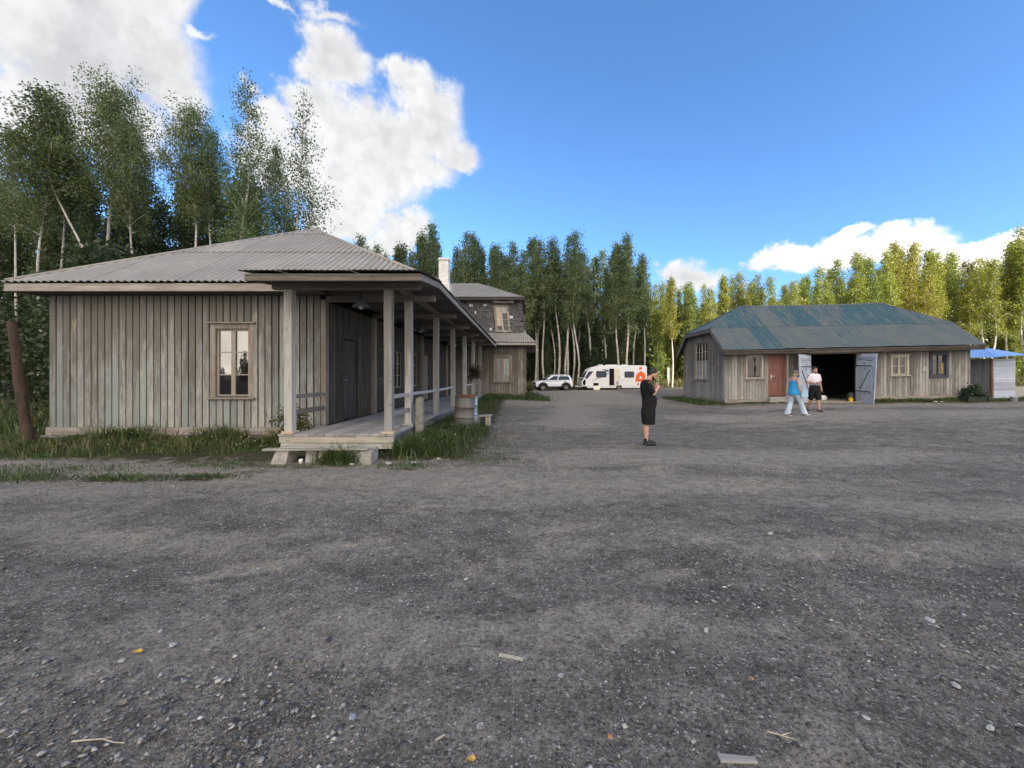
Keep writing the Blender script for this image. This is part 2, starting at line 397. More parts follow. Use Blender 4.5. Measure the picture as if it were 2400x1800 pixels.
class MB:
    def __init__(s): s.v = []; s.f = []; s.r = []; s.g = {}
    def add(s, vs, fs, r=None):
        if r is None: r = random.random()
        o = len(s.v)
        s.v += [tuple(p) for p in vs]; s.f += [tuple(i + o for i in f) for f in fs]; s.r += [r] * len(vs)
        return s
    def box(s, x0, x1, y0, y1, z0, z1, r=None, fn=None):
        if x0 > x1: x0, x1 = x1, x0
        if y0 > y1: y0, y1 = y1, y0
        if z0 > z1: z0, z1 = z1, z0
        v = [(x0, y0, z0), (x1, y0, z0), (x1, y1, z0), (x0, y1, z0), (x0, y0, z1), (x1, y0, z1), (x1, y1, z1), (x0, y1, z1)]
        if fn: v = [fn(*p) for p in v]
        return s.add(v, [(0, 3, 2, 1), (4, 5, 6, 7), (0, 1, 5, 4), (1, 2, 6, 5), (2, 3, 7, 6), (3, 0, 4, 7)], r)
    def beam(s, p, q, w, h, up=(0, 0, 1), r=None):
        p = Vector(p); q = Vector(q); d = (q - p).normalized(); up = Vector(up)
        sd = d.cross(up).normalized(); u = sd.cross(d).normalized()
        v = []
        for e in (p, q):
            for a, b in ((-1, -1), (1, -1), (1, 1), (-1, 1)):
                v.append(e + sd * (a * w / 2) + u * (b * h / 2))
        return s.add(v, [(0, 1, 2, 3), (7, 6, 5, 4), (0, 4, 5, 1), (1, 5, 6, 2), (2, 6, 7, 3), (3, 7, 4, 0)], r)
    def tube(s, pts, rad, n=8, r=None, cap=True):
        pts = [Vector(p) for p in pts]; v = []; f = []
        if not hasattr(rad, '__len__'): rad = [rad] * len(pts)
        ref = None
        for i, p in enumerate(pts):
            d = (pts[min(i + 1, len(pts) - 1)] - pts[max(i - 1, 0)]).normalized()
            if ref is None:
                ref = Vector((1, 0, 0)) if abs(d.x) < .8 else Vector((0, 1, 0))
            a = d.cross(ref).normalized(); b = a.cross(d).normalized(); ref = b
            for k in range(n):
                t = 2 * math.pi * k / n
                v.append(p + (a * math.cos(t) + b * math.sin(t)) * rad[i])
        for i in range(len(pts) - 1):
            for k in range(n):
                k2 = (k + 1) % n
                f.append((i * n + k, i * n + k2, (i + 1) * n + k2, (i + 1) * n + k))
        if cap:
            f.append(tuple(range(n - 1, -1, -1))); f.append(tuple((len(pts) - 1) * n + k for k in range(n)))
        return s.add(v, f, r)
    def lathe(s, prof, c, n=20, axis='z', r=None, cap=True):
        """prof: list of (radius, along-axis)"""
        v = []; f = []
        for (ra, h) in prof:
            for k in range(n):
                t = 2 * math.pi * k / n; a, b = ra * math.cos(t), ra * math.sin(t)
                v.append((c[0] + a, c[1] + b, c[2] + h) if axis == 'z' else (c[0] + a, c[1] + h, c[2] + b) if axis == 'y' else (c[0] + h, c[1] + a, c[2] + b))
        for i in range(len(prof) - 1):
            for k in range(n):
                k2 = (k + 1) % n
                f.append((i * n + k, i * n + k2, (i + 1) * n + k2, (i + 1) * n + k))
        if cap: f.append(tuple(range(n))); f.append(tuple((len(prof) - 1) * n + k for k in range(n - 1, -1, -1)))
        return s.add(v, f, r)
    def prism(s, poly, y0, y1, r=None, fn=None):
        """poly in (x, z), extruded along y"""
        n = len(poly)
        v = [(x, y0, z) for x, z in poly] + [(x, y1, z) for x, z in poly]
        if fn: v = [fn(*p) for p in v]
        f = [tuple(range(n)), tuple(range(2 * n - 1, n - 1, -1))]
        for i in range(n):
            j = (i + 1) % n; f.append((i, i + n, j + n, j))
        return s.add(v, f, r)
    def build(s, name, mat, parent=None, local=False, smooth=False, bevel=0., seg=2, label=None):
        off = Vector((0, 0, 0))
        if parent is not None and not local: off = root_of(parent).location
        me = bpy.data.meshes.new(name)
        me.from_pydata([(x - off.x, y - off.y, z - off.z) for x, y, z in s.v], [], s.f)
        a = me.attributes.new('rnd', 'FLOAT', 'POINT'); a.data.foreach_set('value', s.r)
        if s.g:
            a = me.attributes.new('groove', 'FLOAT', 'POINT'); a.data.foreach_set('value', [s.g.get(i, 0.) for i in range(len(s.v))])
        bm = bmesh.new(); bm.from_mesh(me); bmesh.ops.recalc_face_normals(bm, faces=bm.faces); bm.to_mesh(me); bm.free()
        o = link(me, name, mat, parent, smooth)
        if bevel:
            md = o.modifiers.new('bevel', 'BEVEL'); md.width = bevel; md.segments = seg; md.limit_method = 'ANGLE'
        if label: o['label'] = label
        return o

def np_quads(name, V, rnd_face, mat, parent=None, off=None):
    """V: (N,4,3) quads, one random value each"""
    n = len(V); me = bpy.data.meshes.new(name)
    if off is not None: V = V - np.asarray(off)
    me.vertices.add(n * 4); me.vertices.foreach_set('co', V.astype(np.float32).ravel())
    me.loops.add(n * 4); me.loops.foreach_set('vertex_index', np.arange(n * 4, dtype=np.int32))
    me.polygons.add(n); me.polygons.foreach_set('loop_start', np.arange(0, n * 4, 4, dtype=np.int32))
    me.update(calc_edges=True)
    a = me.attributes.new('rnd', 'FLOAT', 'POINT'); a.data.foreach_set('value', np.repeat(rnd_face, 4).astype(np.float32))
    if mat is not None: me.materials.append(mat)
    return me

def corrugated(mb, A, B, u, slope, hfun, lam=.13, amp=.014, seams=(2.2, 4.3), sheet=1.05, jit=.018, rtab=None):
    """wavy sheets from the eave line A-B up the plan direction u; hfun(t) = plan length available at t"""
    A = Vector(A); B = Vector(B); L = (B - A).length; e = (B - A) / L
    up = Vector((u[0], u[1], slope)); nrm = Vector((-u[0] * slope, -u[1] * slope, 1)).normalized()
    rows = [0] + list(seams) + [99]
    nsh = max(1, round(L / sheet))
    for j in range(len(rows) - 1):
        a, b = rows[j], rows[j + 1]
        for sI in range(nsh):
            t0, t1 = L * sI / nsh, L * (sI + 1) / nsh
            k = max(4, int((t1 - t0) / (lam / 8)))
            lo = a - (.12 if j else 0) + random.uniform(-jit, jit); lift = .016 * j + .004 * (sI % 2)
            vs = []; fs = []; gs = []; ok = False
            for i in range(k + 1):
                t = t0 + (t1 - t0) * i / k
                top = min(b, hfun(t)); l2 = min(lo, top)
                if top > lo + .01: ok = True
                p = A + e * t + nrm * (amp * (2 * abs(math.cos(math.pi * t / lam)) - 1) + lift)
                vs += [p + up * l2, p + up * (l2 + (top - l2) * .5), p + up * top]
                gs += [1 - abs(math.cos(math.pi * t / lam))] * 3
            if not ok: continue
            for i in range(k):
                fs += [(3 * i, 3 * i + 3, 3 * i + 4, 3 * i + 1), (3 * i + 1, 3 * i + 4, 3 * i + 5, 3 * i + 2)]
            for q, gv in enumerate(gs): mb.g[len(mb.v) + q] = gv
            mb.add(vs, fs, rtab[j][sI] + random.uniform(-.05, .05) if rtab else None)

def wallmap(kind, c):
    if kind == '-y': return lambda a, d, z: (a, c - d, z)
    if kind == '+y': return lambda a, d, z: (a, c + d, z)
    if kind == '-x': return lambda a, d, z: (c - d, a, z)
    return lambda a, d, z: (c + d, a, z)

def wb(mb, P, a0, a1, d0, d1, z0, z1, r=None, fn=None):
    p = P(a0, d0, z0); q = P(a1, d1, z1)
    mb.box(p[0], q[0], p[1], q[1], p[2], q[2], r, fn)

def boards(mb, P, a0, a1, z0f, z1f, w=.17, gap=.012, thick=.025, holes=(), fn=None, jitter=.004):
    """vertical boards along a wall, cut around rectangular holes (a0,a1,z0,z1)"""
    n = max(1, round((a1 - a0) / w)); w = (a1 - a0) / n
    for i in range(n):
        x0 = a0 + i * w + gap / 2; x1 = a0 + (i + 1) * w - gap / 2; xm = (x0 + x1) / 2
        z0 = z0f(xm) if callable(z0f) else z0f; z1 = z1f(xm) if callable(z1f) else z1f
        d = thick + random.uniform(-jitter, jitter); r = random.random()
        # split the board's width where a hole edge crosses it
        cuts = sorted({x0, x1, *[h[k] for h in holes for k in (0, 1) if x0 < h[k] < x1]})
        for c0, c1 in zip(cuts[:-1], cuts[1:]):
            segs = [(z0, z1)]
            for h in holes:
                if c0 >= h[0] - 1e-6 and c1 <= h[1] + 1e-6:
                    ns = []
                    for s0, s1 in segs:
                        if h[2] > s0: ns.append((s0, min(s1, h[2])))
                        if h[3] < s1: ns.append((max(s0, h[3]), s1))
                    segs = ns
            for s0, s1 in segs:
                if s1 - s0 > .01: wb(mb, P, c0, c1, 0, d, s0, s1, r, fn)

def backing(mb, P, a0, a1, z0, z1, holes=(), t=.10, fn=None):
    """solid wall behind the boards with the holes left open"""
    xs = sorted({a0, a1, *[h[k] for h in holes for k in (0, 1)]})
    for x0, x1 in zip(xs[:-1], xs[1:]):
        segs = [(z0, z1)]
        for h in holes:
            if x0 >= h[0] - 1e-6 and x1 <= h[1] + 1e-6:
                ns = []
                for s0, s1 in segs:
                    if h[2] > s0: ns.append((s0, min(s1, h[2])))
                    if h[3] < s1: ns.append((max(s0, h[3]), s1))
                segs = ns
        for s0, s1 in segs:
            if s1 - s0 > .01: wb(mb, P, x0, x1, -t, -.004, s0, s1, .5, fn)

def window(parent, P, a0, a1, z0, z1, mc, ms, mp, cols=2, bars=(.33, .66), case=.12, proud=.05, head=True, sill=True,
           fn=None, label=None, stile=.05, cent=.05, panes=None, mid_bars=0, name='window'):
    """casing (the part) with sash, panes, sill as sub-parts; (a0..z1) is the opening"""
    w = MB()
    wb(w, P, a0 - case, a0, -.06, proud, z0 - .02, z1 + case, fn=fn)
    wb(w, P, a1, a1 + case, -.06, proud, z0 - .02, z1 + case, fn=fn)
    wb(w, P, a0 + .002, a1 - .002, -.06, proud + .004, z1, z1 + case - .003, fn=fn)
    if head:
        wb(w, P, a0 - case - .06, a1 + case + .06, 0, proud + .05, z1 + case + .002, z1 + case + .04, fn=fn)
    o = w.build(name, mc, parent, bevel=.004, seg=1, label=label)
    s = MB(); W = a1 - a0
    d0, d1 = -.055, -.01
    wb(s, P, a0, a0 + stile, d0, d1, z0, z1, fn=fn); wb(s, P, a1 - stile, a1, d0, d1, z0, z1, fn=fn)
    wb(s, P, a0 + stile, a1 - stile, d0, d1 - .003, z1 - stile, z1, fn=fn); wb(s, P, a0 + stile, a1 - stile, d0, d1 - .003, z0, z0 + stile, fn=fn)
    xs = [a0 + stile + (W - 2 * stile) * k / cols for k in range(cols + 1)]
    for k in range(1, cols):
        cw = cent if (k * 2 == cols or cols < 3) else .02
        wb(s, P, xs[k] - cw, xs[k] + cw, d0, d1 + .006, z0 + stile, z1 - stile, fn=fn)
    for bf in bars:
        zb = z1 - (z1 - z0) * bf
        wb(s, P, a0 + stile, a1 - stile, d0 + .008, d1 - .008, zb - .012, zb + .012, fn=fn)
    s.build('sash', ms, o)
    zs = [z1] + [z1 - (z1 - z0) * bf for bf in bars] + [z0]
    p = MB(); wb(p, P, a0 + .01, a1 - .01, -.045, -.038, z0 + .01, z1 - .01, fn=fn)
    p.build('pane', mp, o)
    if panes:
        for (k, j, mat_) in panes:
            q = MB(); wb(q, P, xs[k] + .012, xs[k + 1] - .012, -.037, -.030, zs[j + 1] + .012, zs[j] - .012, fn=fn)
            q.build('pane', mat_, o)
    if sill:
        q = MB(); wb(q, P, a0 - case - .05, a1 + case + .05, 0, proud + .06, z0 - .07, z0 - .022, fn=fn)
        q.build('sill', mc, o, bevel=.005, seg=1)
    return o
# ------------------------------------------------------------------ sky, sun
SUN_AZ = math.atan2(.60, -.80); SUN_EL = R(27)      # azimuth from +Y towards +X
SUN = Vector((math.sin(SUN_AZ) * math.cos(SUN_EL), math.cos(SUN_AZ) * math.cos(SUN_EL), math.sin(SUN_EL)))
w = bpy.data.worlds.new("World"); sc.world = w; w.use_nodes = True
nt = w.node_tree
bg = [n for n in nt.nodes if n.type == 'BACKGROUND'][0]
sky = nt.nodes.new('ShaderNodeTexSky'); sky.sky_type = 'NISHITA'; sky.sun_disc = False
sky.sun_elevation = SUN_EL; sky.sun_rotation = SUN_AZ
sky.altitude = 150; sky.air_density = 1.0; sky.dust_density = .6; sky.ozone_density = 2.2
SKY_STRENGTH = .125
gen = nt.nodes.new('ShaderNodeTexCoord').outputs['Generated']
sp = nd(nt, 'ShaderNodeSeparateXYZ', {0: gen})
az = math_(nt, 'ARCTAN2', sp.outputs[0], sp.outputs[1]); el = math_(nt, 'ARCSINE', sp.outputs[2])
n1 = nd(nt, 'ShaderNodeTexNoise', {'Vector': gen, 'Scale': 7.5, 'Detail': 9., 'Roughness': .56})
n2 = nd(nt, 'ShaderNodeTexNoise', {'Vector': gen, 'Scale': 3.6, 'Detail': 6., 'Roughness': .55, 'Distortion': .4})
n3 = nd(nt, 'ShaderNodeTexNoise', {'Vector': gen, 'Scale': 26., 'Detail': 7., 'Roughness': .62})
pvec = nd(nt, 'ShaderNodeCombineXYZ', {0: az, 1: el}).outputs[0]
wob = vmath(nt, 'SCALE', vmath(nt, 'SUBTRACT', n1.outputs['Color'], (.5, .5, .5)).outputs[0]); wob.inputs['Scale'].default_value = .13
pvec = vmath(nt, 'ADD', pvec, wob.outputs[0]).outputs[0]
wob = vmath(nt, 'SCALE', vmath(nt, 'SUBTRACT', n3.outputs['Color'], (.5, .5, .5)).outputs[0]); wob.inputs['Scale'].default_value = .045
pvec = vmath(nt, 'ADD', pvec, wob.outputs[0]).outputs[0]
def azel(u, v):
    return math.atan2(u - U0, F), math.atan2(V0 - v, math.hypot(u - U0, F))
BL = [ # the clouds' lobes: centre and radii, then weight
 (60, 40, 400, 230, 1), (330, 110, 175, 150, 1), (150, 260, 330, 150, 1), (-250, 200, 380, 360, 1), (400, 230, 110, 90, 1), (410, -30, 70, 120, 1),
 (485, 82, 42, 20, .42), (770, 130, 95, 95, .95), (735, 60, 60, 70, .5), (815, 170, 80, 60, .9), (650, 8, 70, 16, .5), (770, 15, 95, 30, .55),
 (690, 130, 22, 22, .45), (735, 250, 110, 70, .9), (568, 215, 45, 42, .6), (630, 285, 90, 75, .75), (760, 300, 120, 90, 1), (965, 215, 62, 78, 1),
 (1005, 290, 92, 100, 1), (1070, 372, 62, 60, 1), (905, 345, 150, 100, 1), (820, 350, 130, 90, 1), (850, 430, 170, 70, 1), (960, 400, 130, 60, 1),
 (700, 400, 130, 120, 1), (800, 490, 130, 70, 1), (945, 528, 75, 52, 1), (900, 565, 65, 40, 1),
 (1620, 648, 90, 34, .85), (1780, 614, 66, 25, .8), (1865, 600, 105, 34, .85), (1965, 576, 105, 30, .8), (2012, 532, 66, 18, .65), (2110, 545, 85, 34, .9),
 (2060, 585, 160, 42, .95), (2335, 556, 130, 44, 1), (2250, 600, 130, 44, .95), (2560, 560, 180, 60, 1)]
acc = None
for (u, v, ru, rv, wt) in BL:
    a0, e0 = azel(u, v)
    ra = max(.008, (azel(u + ru, v)[0] - azel(u - ru, v)[0]) / 2); re = max(.006, (azel(u, v - rv)[1] - azel(u, v + rv)[1]) / 2)
    d = vmath(nt, 'MULTIPLY_ADD', pvec, (1 / ra, 1 / re, 0), (-a0 / ra, -e0 / re, 0)).outputs[0]
    ln = vmath(nt, 'LENGTH', d).outputs['Value']
    f = math_(nt, 'MULTIPLY', math_(nt, 'SUBTRACT', 1.25, ln), wt)
    if acc is None: acc = f
    else:
        n = nt.nodes.new('ShaderNodeMath'); n.operation = 'SMOOTH_MAX'
        nt.links.new(acc, n.inputs[0]); nt.links.new(f, n.inputs[1]); n.inputs[2].default_value = .15
        acc = n.outputs[0]
# broken clouds behind the viewer as well (they fill the window reflections)
back = maprange(nt, sp.outputs[1], .05, -.5, -.6, .85)
back = math_(nt, 'ADD', back, math_(nt, 'MULTIPLY', math_(nt, 'SUBTRACT', n2.outputs['Fac'], .5), 1.6))
acc = math_(nt, 'MAXIMUM', acc, back)
fld = math_(nt, 'ADD', acc, math_(nt, 'MULTIPLY', math_(nt, 'SUBTRACT', n3.outputs['Fac'], .5), .75))
fld = math_(nt, 'ADD', fld, math_(nt, 'MULTIPLY', math_(nt, 'SUBTRACT', n1.outputs['Fac'], .5), .85))
alpha = maprange(nt, fld, .12, .64)
body = math_(nt, 'ADD', n2.outputs['Fac'], math_(nt, 'MULTIPLY', math_(nt, 'SUBTRACT', n1.outputs['Fac'], .5), .35))
greym = math_(nt, 'MULTIPLY', maprange(nt, fld, .45, 1.0), maprange(nt, body, .40, .64, 0., .6))
a0, e0 = azel(190, 95)
lg = vmath(nt, 'LENGTH', vmath(nt, 'MULTIPLY_ADD', pvec, (1 / .17, 1 / .15, 0), (-a0 / .17, -e0 / .15, 0)).outputs[0]).outputs['Value']
greym = math_(nt, 'MAXIMUM', greym, math_(nt, 'MULTIPLY', maprange(nt, lg, 1.25, .2, 0., 1.3), maprange(nt, n2.outputs['Fac'], .32, .60)), None, True)
cl = mix(nt, greym, (.378, .379, .384), (.255, .260, .272))
near_sun = maprange(nt, vmath(nt, 'DOT_PRODUCT', gen, tuple(SUN)).outputs['Value'], -.40, .70, 0., 1.)      # clouds glow brighter towards the sun
warm = mix(nt, near_sun, (1., 1., 1.), (3.95, 3.42, 2.85)); cl = mix(nt, 1., cl, warm, 'MULTIPLY')
billow = maprange(nt, n3.outputs['Fac'], .35, .65, .90, 1.06)
cl = mix(nt, 1., cl, nd(nt, 'ShaderNodeCombineColor', {0: billow, 1: billow, 2: billow}).outputs[0], 'MULTIPLY')
skc = vmath(nt, 'SCALE', sky.outputs[0]); skc.inputs['Scale'].default_value = SKY_STRENGTH
skyt = vmath(nt, 'MULTIPLY', skc.outputs[0], (.55, .79, 1.02)).outputs[0]
fin = mix(nt, alpha, skyt, cl)
nt.links.new(fin, bg.inputs['Color']); bg.inputs['Strength'].default_value = 1.0

sun = bpy.data.lights.new("sun", 'SUN'); sun.energy = 5.0; sun.angle = R(.53); sun.color = (1., .92, .76)
so = bpy.data.objects.new("sun", sun); col.objects.link(so)
so.rotation_euler = SUN.to_track_quat('Z', 'Y').to_euler(); so.location = (30, -40, 40)
sc.view_settings.view_transform = 'Standard'; sc.view_settings.look = 'None'
sc.view_settings.exposure = 1.3; sc.view_settings.gamma = 1.0

# unseen cloud added between yard and sun, shaped to shade yard, houses, nearer woods
def make_shade_cloud():
    hx = Vector((SUN.x, SUN.y, 0)).normalized(); right = Vector((-hx.y, hx.x, 0))      # across the sun's direction
    if right.dot(Vector((.8, .6, 0))) < 0: right = -right
    upv = SUN.cross(right).normalized(); upv = upv if upv.z > 0 else -upv
    edge0 = 39.3                                       # yard coordinate (along `right`) where the shade ends
    ctr = SUN * 420
    bm = bmesh.new()
    def lump(a, b, c, ra, rb, rc):
        r = bmesh.ops.create_icosphere(bm, subdivisions=3, radius=1)
        p = right * (a) + upv * b + SUN * c
        mtx = Matrix.Identity(3)
        for vtx in r['verts']:
            k = vtx.co.copy()
            k *= 1 + .10 * math.sin(k.x * 7 + a) * math.sin(k.y * 6 + b) + .06 * math.sin(k.z * 13 + a)
            vtx.co = p + right * (k.x * ra) + upv * (k.y * rb) + SUN * (k.z * rc)
    for i in range(9):
        b = -88 + i * 22 + random.uniform(-3, 3)
        lump(edge0 - 17 + random.uniform(-1.5, 1.), b, random.uniform(-10, 10), 17, 24, 22)
        lump(edge0 - 48, b, random.uniform(-10, 10), 34, 26, 30)
        lump(edge0 - 92, b, random.uniform(-10, 10), 36, 26, 32)
        lump(edge0 - 135, b, random.uniform(-10, 10), 36, 26, 30)
    me = bpy.data.meshes.new('shade_cloud'); bm.to_mesh(me); bm.free()
    o = link(me, 'shade_cloud', plain('shade_cloud', (.85, .85, .87), 1., 0, .04, .02, 0), None, True)
    o.location = ctr
    tag(o, kind='structure')
make_shade_cloud()

# ------------------------------------------------------------------ ground
def make_ground():
    xs = np.concatenate([np.linspace(-900, -90, 10), np.linspace(-80, -22, 20), np.linspace(-20, -6.1, 57), np.linspace(-6, 6, 161), np.linspace(6.2, 28, 88), np.linspace(30, 90, 24), np.linspace(110, 900, 10)])
    ys = np.concatenate([np.linspace(-600, -20, 10), np.linspace(-15, -1, 8), np.linspace(0, 6, 111), np.linspace(6.12, 14, 64), np.linspace(14.4, 32, 45), np.linspace(33, 100, 34), np.linspace(120, 1200, 10)])
    X, Y = np.meshgrid(xs, ys); Z = gz(X, Y)
    near = (np.abs(X) < 60) & (Y < 60)
    Z = Z + np.where(near, .018 * np.sin(X * 1.3 + .6 * Y) * np.sin(Y * .9 + .3 * X) + .010 * np.sin(X * 3.1) * np.sin(Y * 2.7), 0) * sstep(0, 3, np.abs(Y))
    # wheel ruts sweeping across the yard
    for (a, b, c, d) in ((6.6, .12, 4.8, .035), (5.5, .10, 4.2, .03), (3.2, .06, 3.0, .018)):
        yc = a - b * X + .03 * X * X * (X > 0)
        Z = Z - d * np.exp(-((Y - yc) / .35) ** 2) * sstep(18, 8, np.abs(X))
    n = X.size
    me = bpy.data.meshes.new('ground')
    nx, ny = len(xs), len(ys)
    idx = np.arange(n).reshape(ny, nx)
    q = np.stack([idx[:-1, :-1], idx[:-1, 1:], idx[1:, 1:], idx[1:, :-1]], -1).reshape(-1, 4)
    me.vertices.add(n); me.vertices.foreach_set('co', np.stack([X, Y, Z], -1).astype(np.float32).ravel())
    me.loops.add(q.size); me.loops.foreach_set('vertex_index', q.astype(np.int32).ravel())
    me.polygons.add(len(q)); me.polygons.foreach_set('loop_start', np.arange(0, q.size, 4, dtype=np.int32))
    me.update(calc_edges=True)
    grass = np.zeros_like(X)
    grass = np.maximum(grass, sstep(6.9, 8.3, Y + .10 * (X + 9)) * sstep(-4.2, -5.2, X) * sstep(27, 25, Y))          # along the house front
    grass = np.maximum(grass, sstep(-.55, -1.5, X + .02 * (Y - 9)) * sstep(7.0, 7.8, Y) * sstep(25, 24, Y) * (X > -5))
    grass = np.maximum(grass, sstep(1.2, .2, X) * sstep(23.4, 24.5, Y) * sstep(37, 33, Y))
    grass = np.maximum(grass, sstep(40.5, 43, Y - .02 * np.abs(X)))
    grass = np.maximum(grass, sstep(-13, -15, X) * sstep(5.8, 8, Y))
    grass = np.maximum(grass, .8 * sstep(9.6, 10.1, X) * sstep(25, 24, X) * sstep(18.9, 19.5, Y) * sstep(28, 27, Y) * (1 - sstep(14.2, 14.6, X) * sstep(17.8, 17.4, X)))
    grass = np.maximum(grass, .9 * sstep(8.6, 9.4, X) * sstep(10.4, 10, X) * sstep(19.3, 20.5, Y) * sstep(27, 26, Y))
    for (gx, gy, gr) in ((-10.2, 6.25, .55), (-8.9, 6.0, .7), (-7.9, 6.2, .5), (-6.6, 6.1, .55), (-5.4, 6.2, .6), (-11.3, 6.6, .7), (-4.6, 6.45, .35), (-2.2, 6.9, .35), (-1.0, 7.4, .3)):
        grass = np.maximum(grass, .75 * np.exp(-(((X - gx) / (gr * 1.3)) ** 2 + ((Y - gy) / (gr * .5)) ** 2)))
    dust = np.zeros_like(X)
    dust = np.maximum(dust, np.exp(-((Y - (6.1 - .05 * X)) / .75) ** 2) * sstep(7, 1, X))
    dust = np.maximum(dust, .9 * np.exp(-((Y - (7.6 + .05 * X)) / .8) ** 2) * sstep(-1, 1.5, X) * sstep(11, 6, X))
    dust = np.maximum(dust, .75 * np.exp(-((X - (1.5 + .10 * (Y - 12))) / 1.2) ** 2) * sstep(10, 13, Y))
    dust = np.maximum(dust, .9 * np.exp(-((Y - 14.2) / 1.3) ** 2) * sstep(4, 7, X))
    dust = np.maximum(dust, .95 * sstep(17.5, 25, Y) * sstep(9.5, 7, X))
    dust = np.maximum(dust, .6 * np.exp(-((Y - 2.3) / .45) ** 2) * np.exp(-((X + 1.8) / 1.6) ** 2))
    dust = np.maximum(dust, .85 * np.exp(-((Y - 17.6) / .8) ** 2) * sstep(8, 10, X))
    wv = .10 * np.sin(X * .8 + .4) + .06 * np.sin(X * 1.9) - .035 * X
    for yc, wd, am in ((5.0, .35, .55), (4.35, .28, -.5), (3.75, .30, .6), (3.0, .26, -.55), (2.45, .22, .5), (2.05, .16, -.4), (1.7, .16, .4), (9.3, .5, -.5), (11.2, .6, -.4), (13., .5, .3)):
        dust = dust + am * np.exp(-((Y - yc - wv * (yc / 4)) / wd) ** 2) * (.6 + .4 * np.sin(X * .9 + yc * 3))
    for (tx, ty, rx, ry) in ((-2.42, 2.13, .17, .07), (-2.27, 2.33, .11, .06), (-1.52, 2.31, .07, .08), (-2.75, 1.92, .22, .06), (-.62, 2.31, .09, .04), (.16, 2.63, .12, .04), (-2.6, 3.2, .3, .07), (-2.35, 3.35, .35, .08), (-1.75, 3.72, .3, .08), (.35, 4.1, .4, .10), (1.2, 3.2, .25, .06), (2.6, 3.5, .4, .08)):
        dust = np.maximum(dust, 1.6 * np.exp(-((X - tx) / rx) ** 2 - ((Y - ty - .25 * (X - tx)) / ry) ** 2))
    for nm, arr in (('grass', grass), ('dust', dust)):
        a = me.attributes.new(nm, 'FLOAT', 'POINT'); a.data.foreach_set('value', arr.astype(np.float32).ravel())
    o = link(me, 'ground', M['ground'], None, True)
    tag(o, kind='structure')
make_ground()

# ------------------------------------------------------------------ the long wooden house with its porch
HL, HR, HF, HB = -11.75, -4.98, 9.47, 25.9       # wall planes
EZ, EF, EL, ER = 3.82, 8.94, -12.25, -2.03       # eave height, front, left, right
APX, APY, APZ = -7.31, 13.13, 6.586
house = empty('wooden_house', (-8.4, 15., .1), 'long weathered grey-brown plank house with a tin hip roof and an open post porch', 'house')
fz = .36
# front wall
Pf = wallmap('-y', HF)
W0 = (-7.66, -6.85, 1.115, 2.775)                  # opening of the front window
mb = MB(); boards(mb, Pf, HL, HR - .10, fz, 3.60, .172, .030, .038, [(W0[0] - .1, W0[1] + .1, W0[2] - .02, W0[3] + .1)])
mb.build('wall', M['house_wall'], house, bevel=.003, seg=1)
mb = MB(); backing(mb, Pf, HL, HR, .16, 3.62, [W0]); mb.box(HL, HL + .1, HF + .1, HB, .16, 3.62); 
Pp = wallmap('+x', HR)
D1 = (10.35, 11.23, .43, 2.62); D2 = (12.75, 13.6, .43, 2.62); D3 = (18.4, 19.3, .43, 2.62); WP = (14.3, 15.2, 1.15, 2.55); WP2 = (16.4, 17.3, 1.15, 2.55); WP3 = (21.2, 22.1, 1.15, 2.55)
Pp2 = wallmap('+x', HR - .0)
backing(mb, Pp, HF + .1, HB, .16, 3.62, [D1, D2, D3, WP, WP2, WP3])
mb.build('wall_core', M['dark_inside'], house)
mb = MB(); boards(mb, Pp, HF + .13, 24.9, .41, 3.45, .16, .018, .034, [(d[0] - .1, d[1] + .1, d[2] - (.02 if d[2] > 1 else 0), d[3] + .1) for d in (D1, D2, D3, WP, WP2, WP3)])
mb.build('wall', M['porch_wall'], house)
mb = MB(); Pl = wallmap('-x', HL); boards(mb, Pl, HF, HB, fz, 3.60, .172, .020, .036)
mb.build('wall', M['house_wall'], house)
mb = MB(); wb(mb, Pf, HR - .10, HR + .03, 0, .035, .41, 3.5); wb(mb, Pp, HF - .034, HF + .11, 0, .032, .41, 3.5)      # corner board
mb.build('corner_board', M['casing'], house, bevel=.004, seg=1)
for yy in (12.15, 15.75, 17.75, 20.2, 23.2):
    mb = MB(); wb(mb, Pp, yy, yy + .22, .0, .14, .41, 3.45); mb.build('pilaster', M['casing'], house, bevel=.004, seg=1)
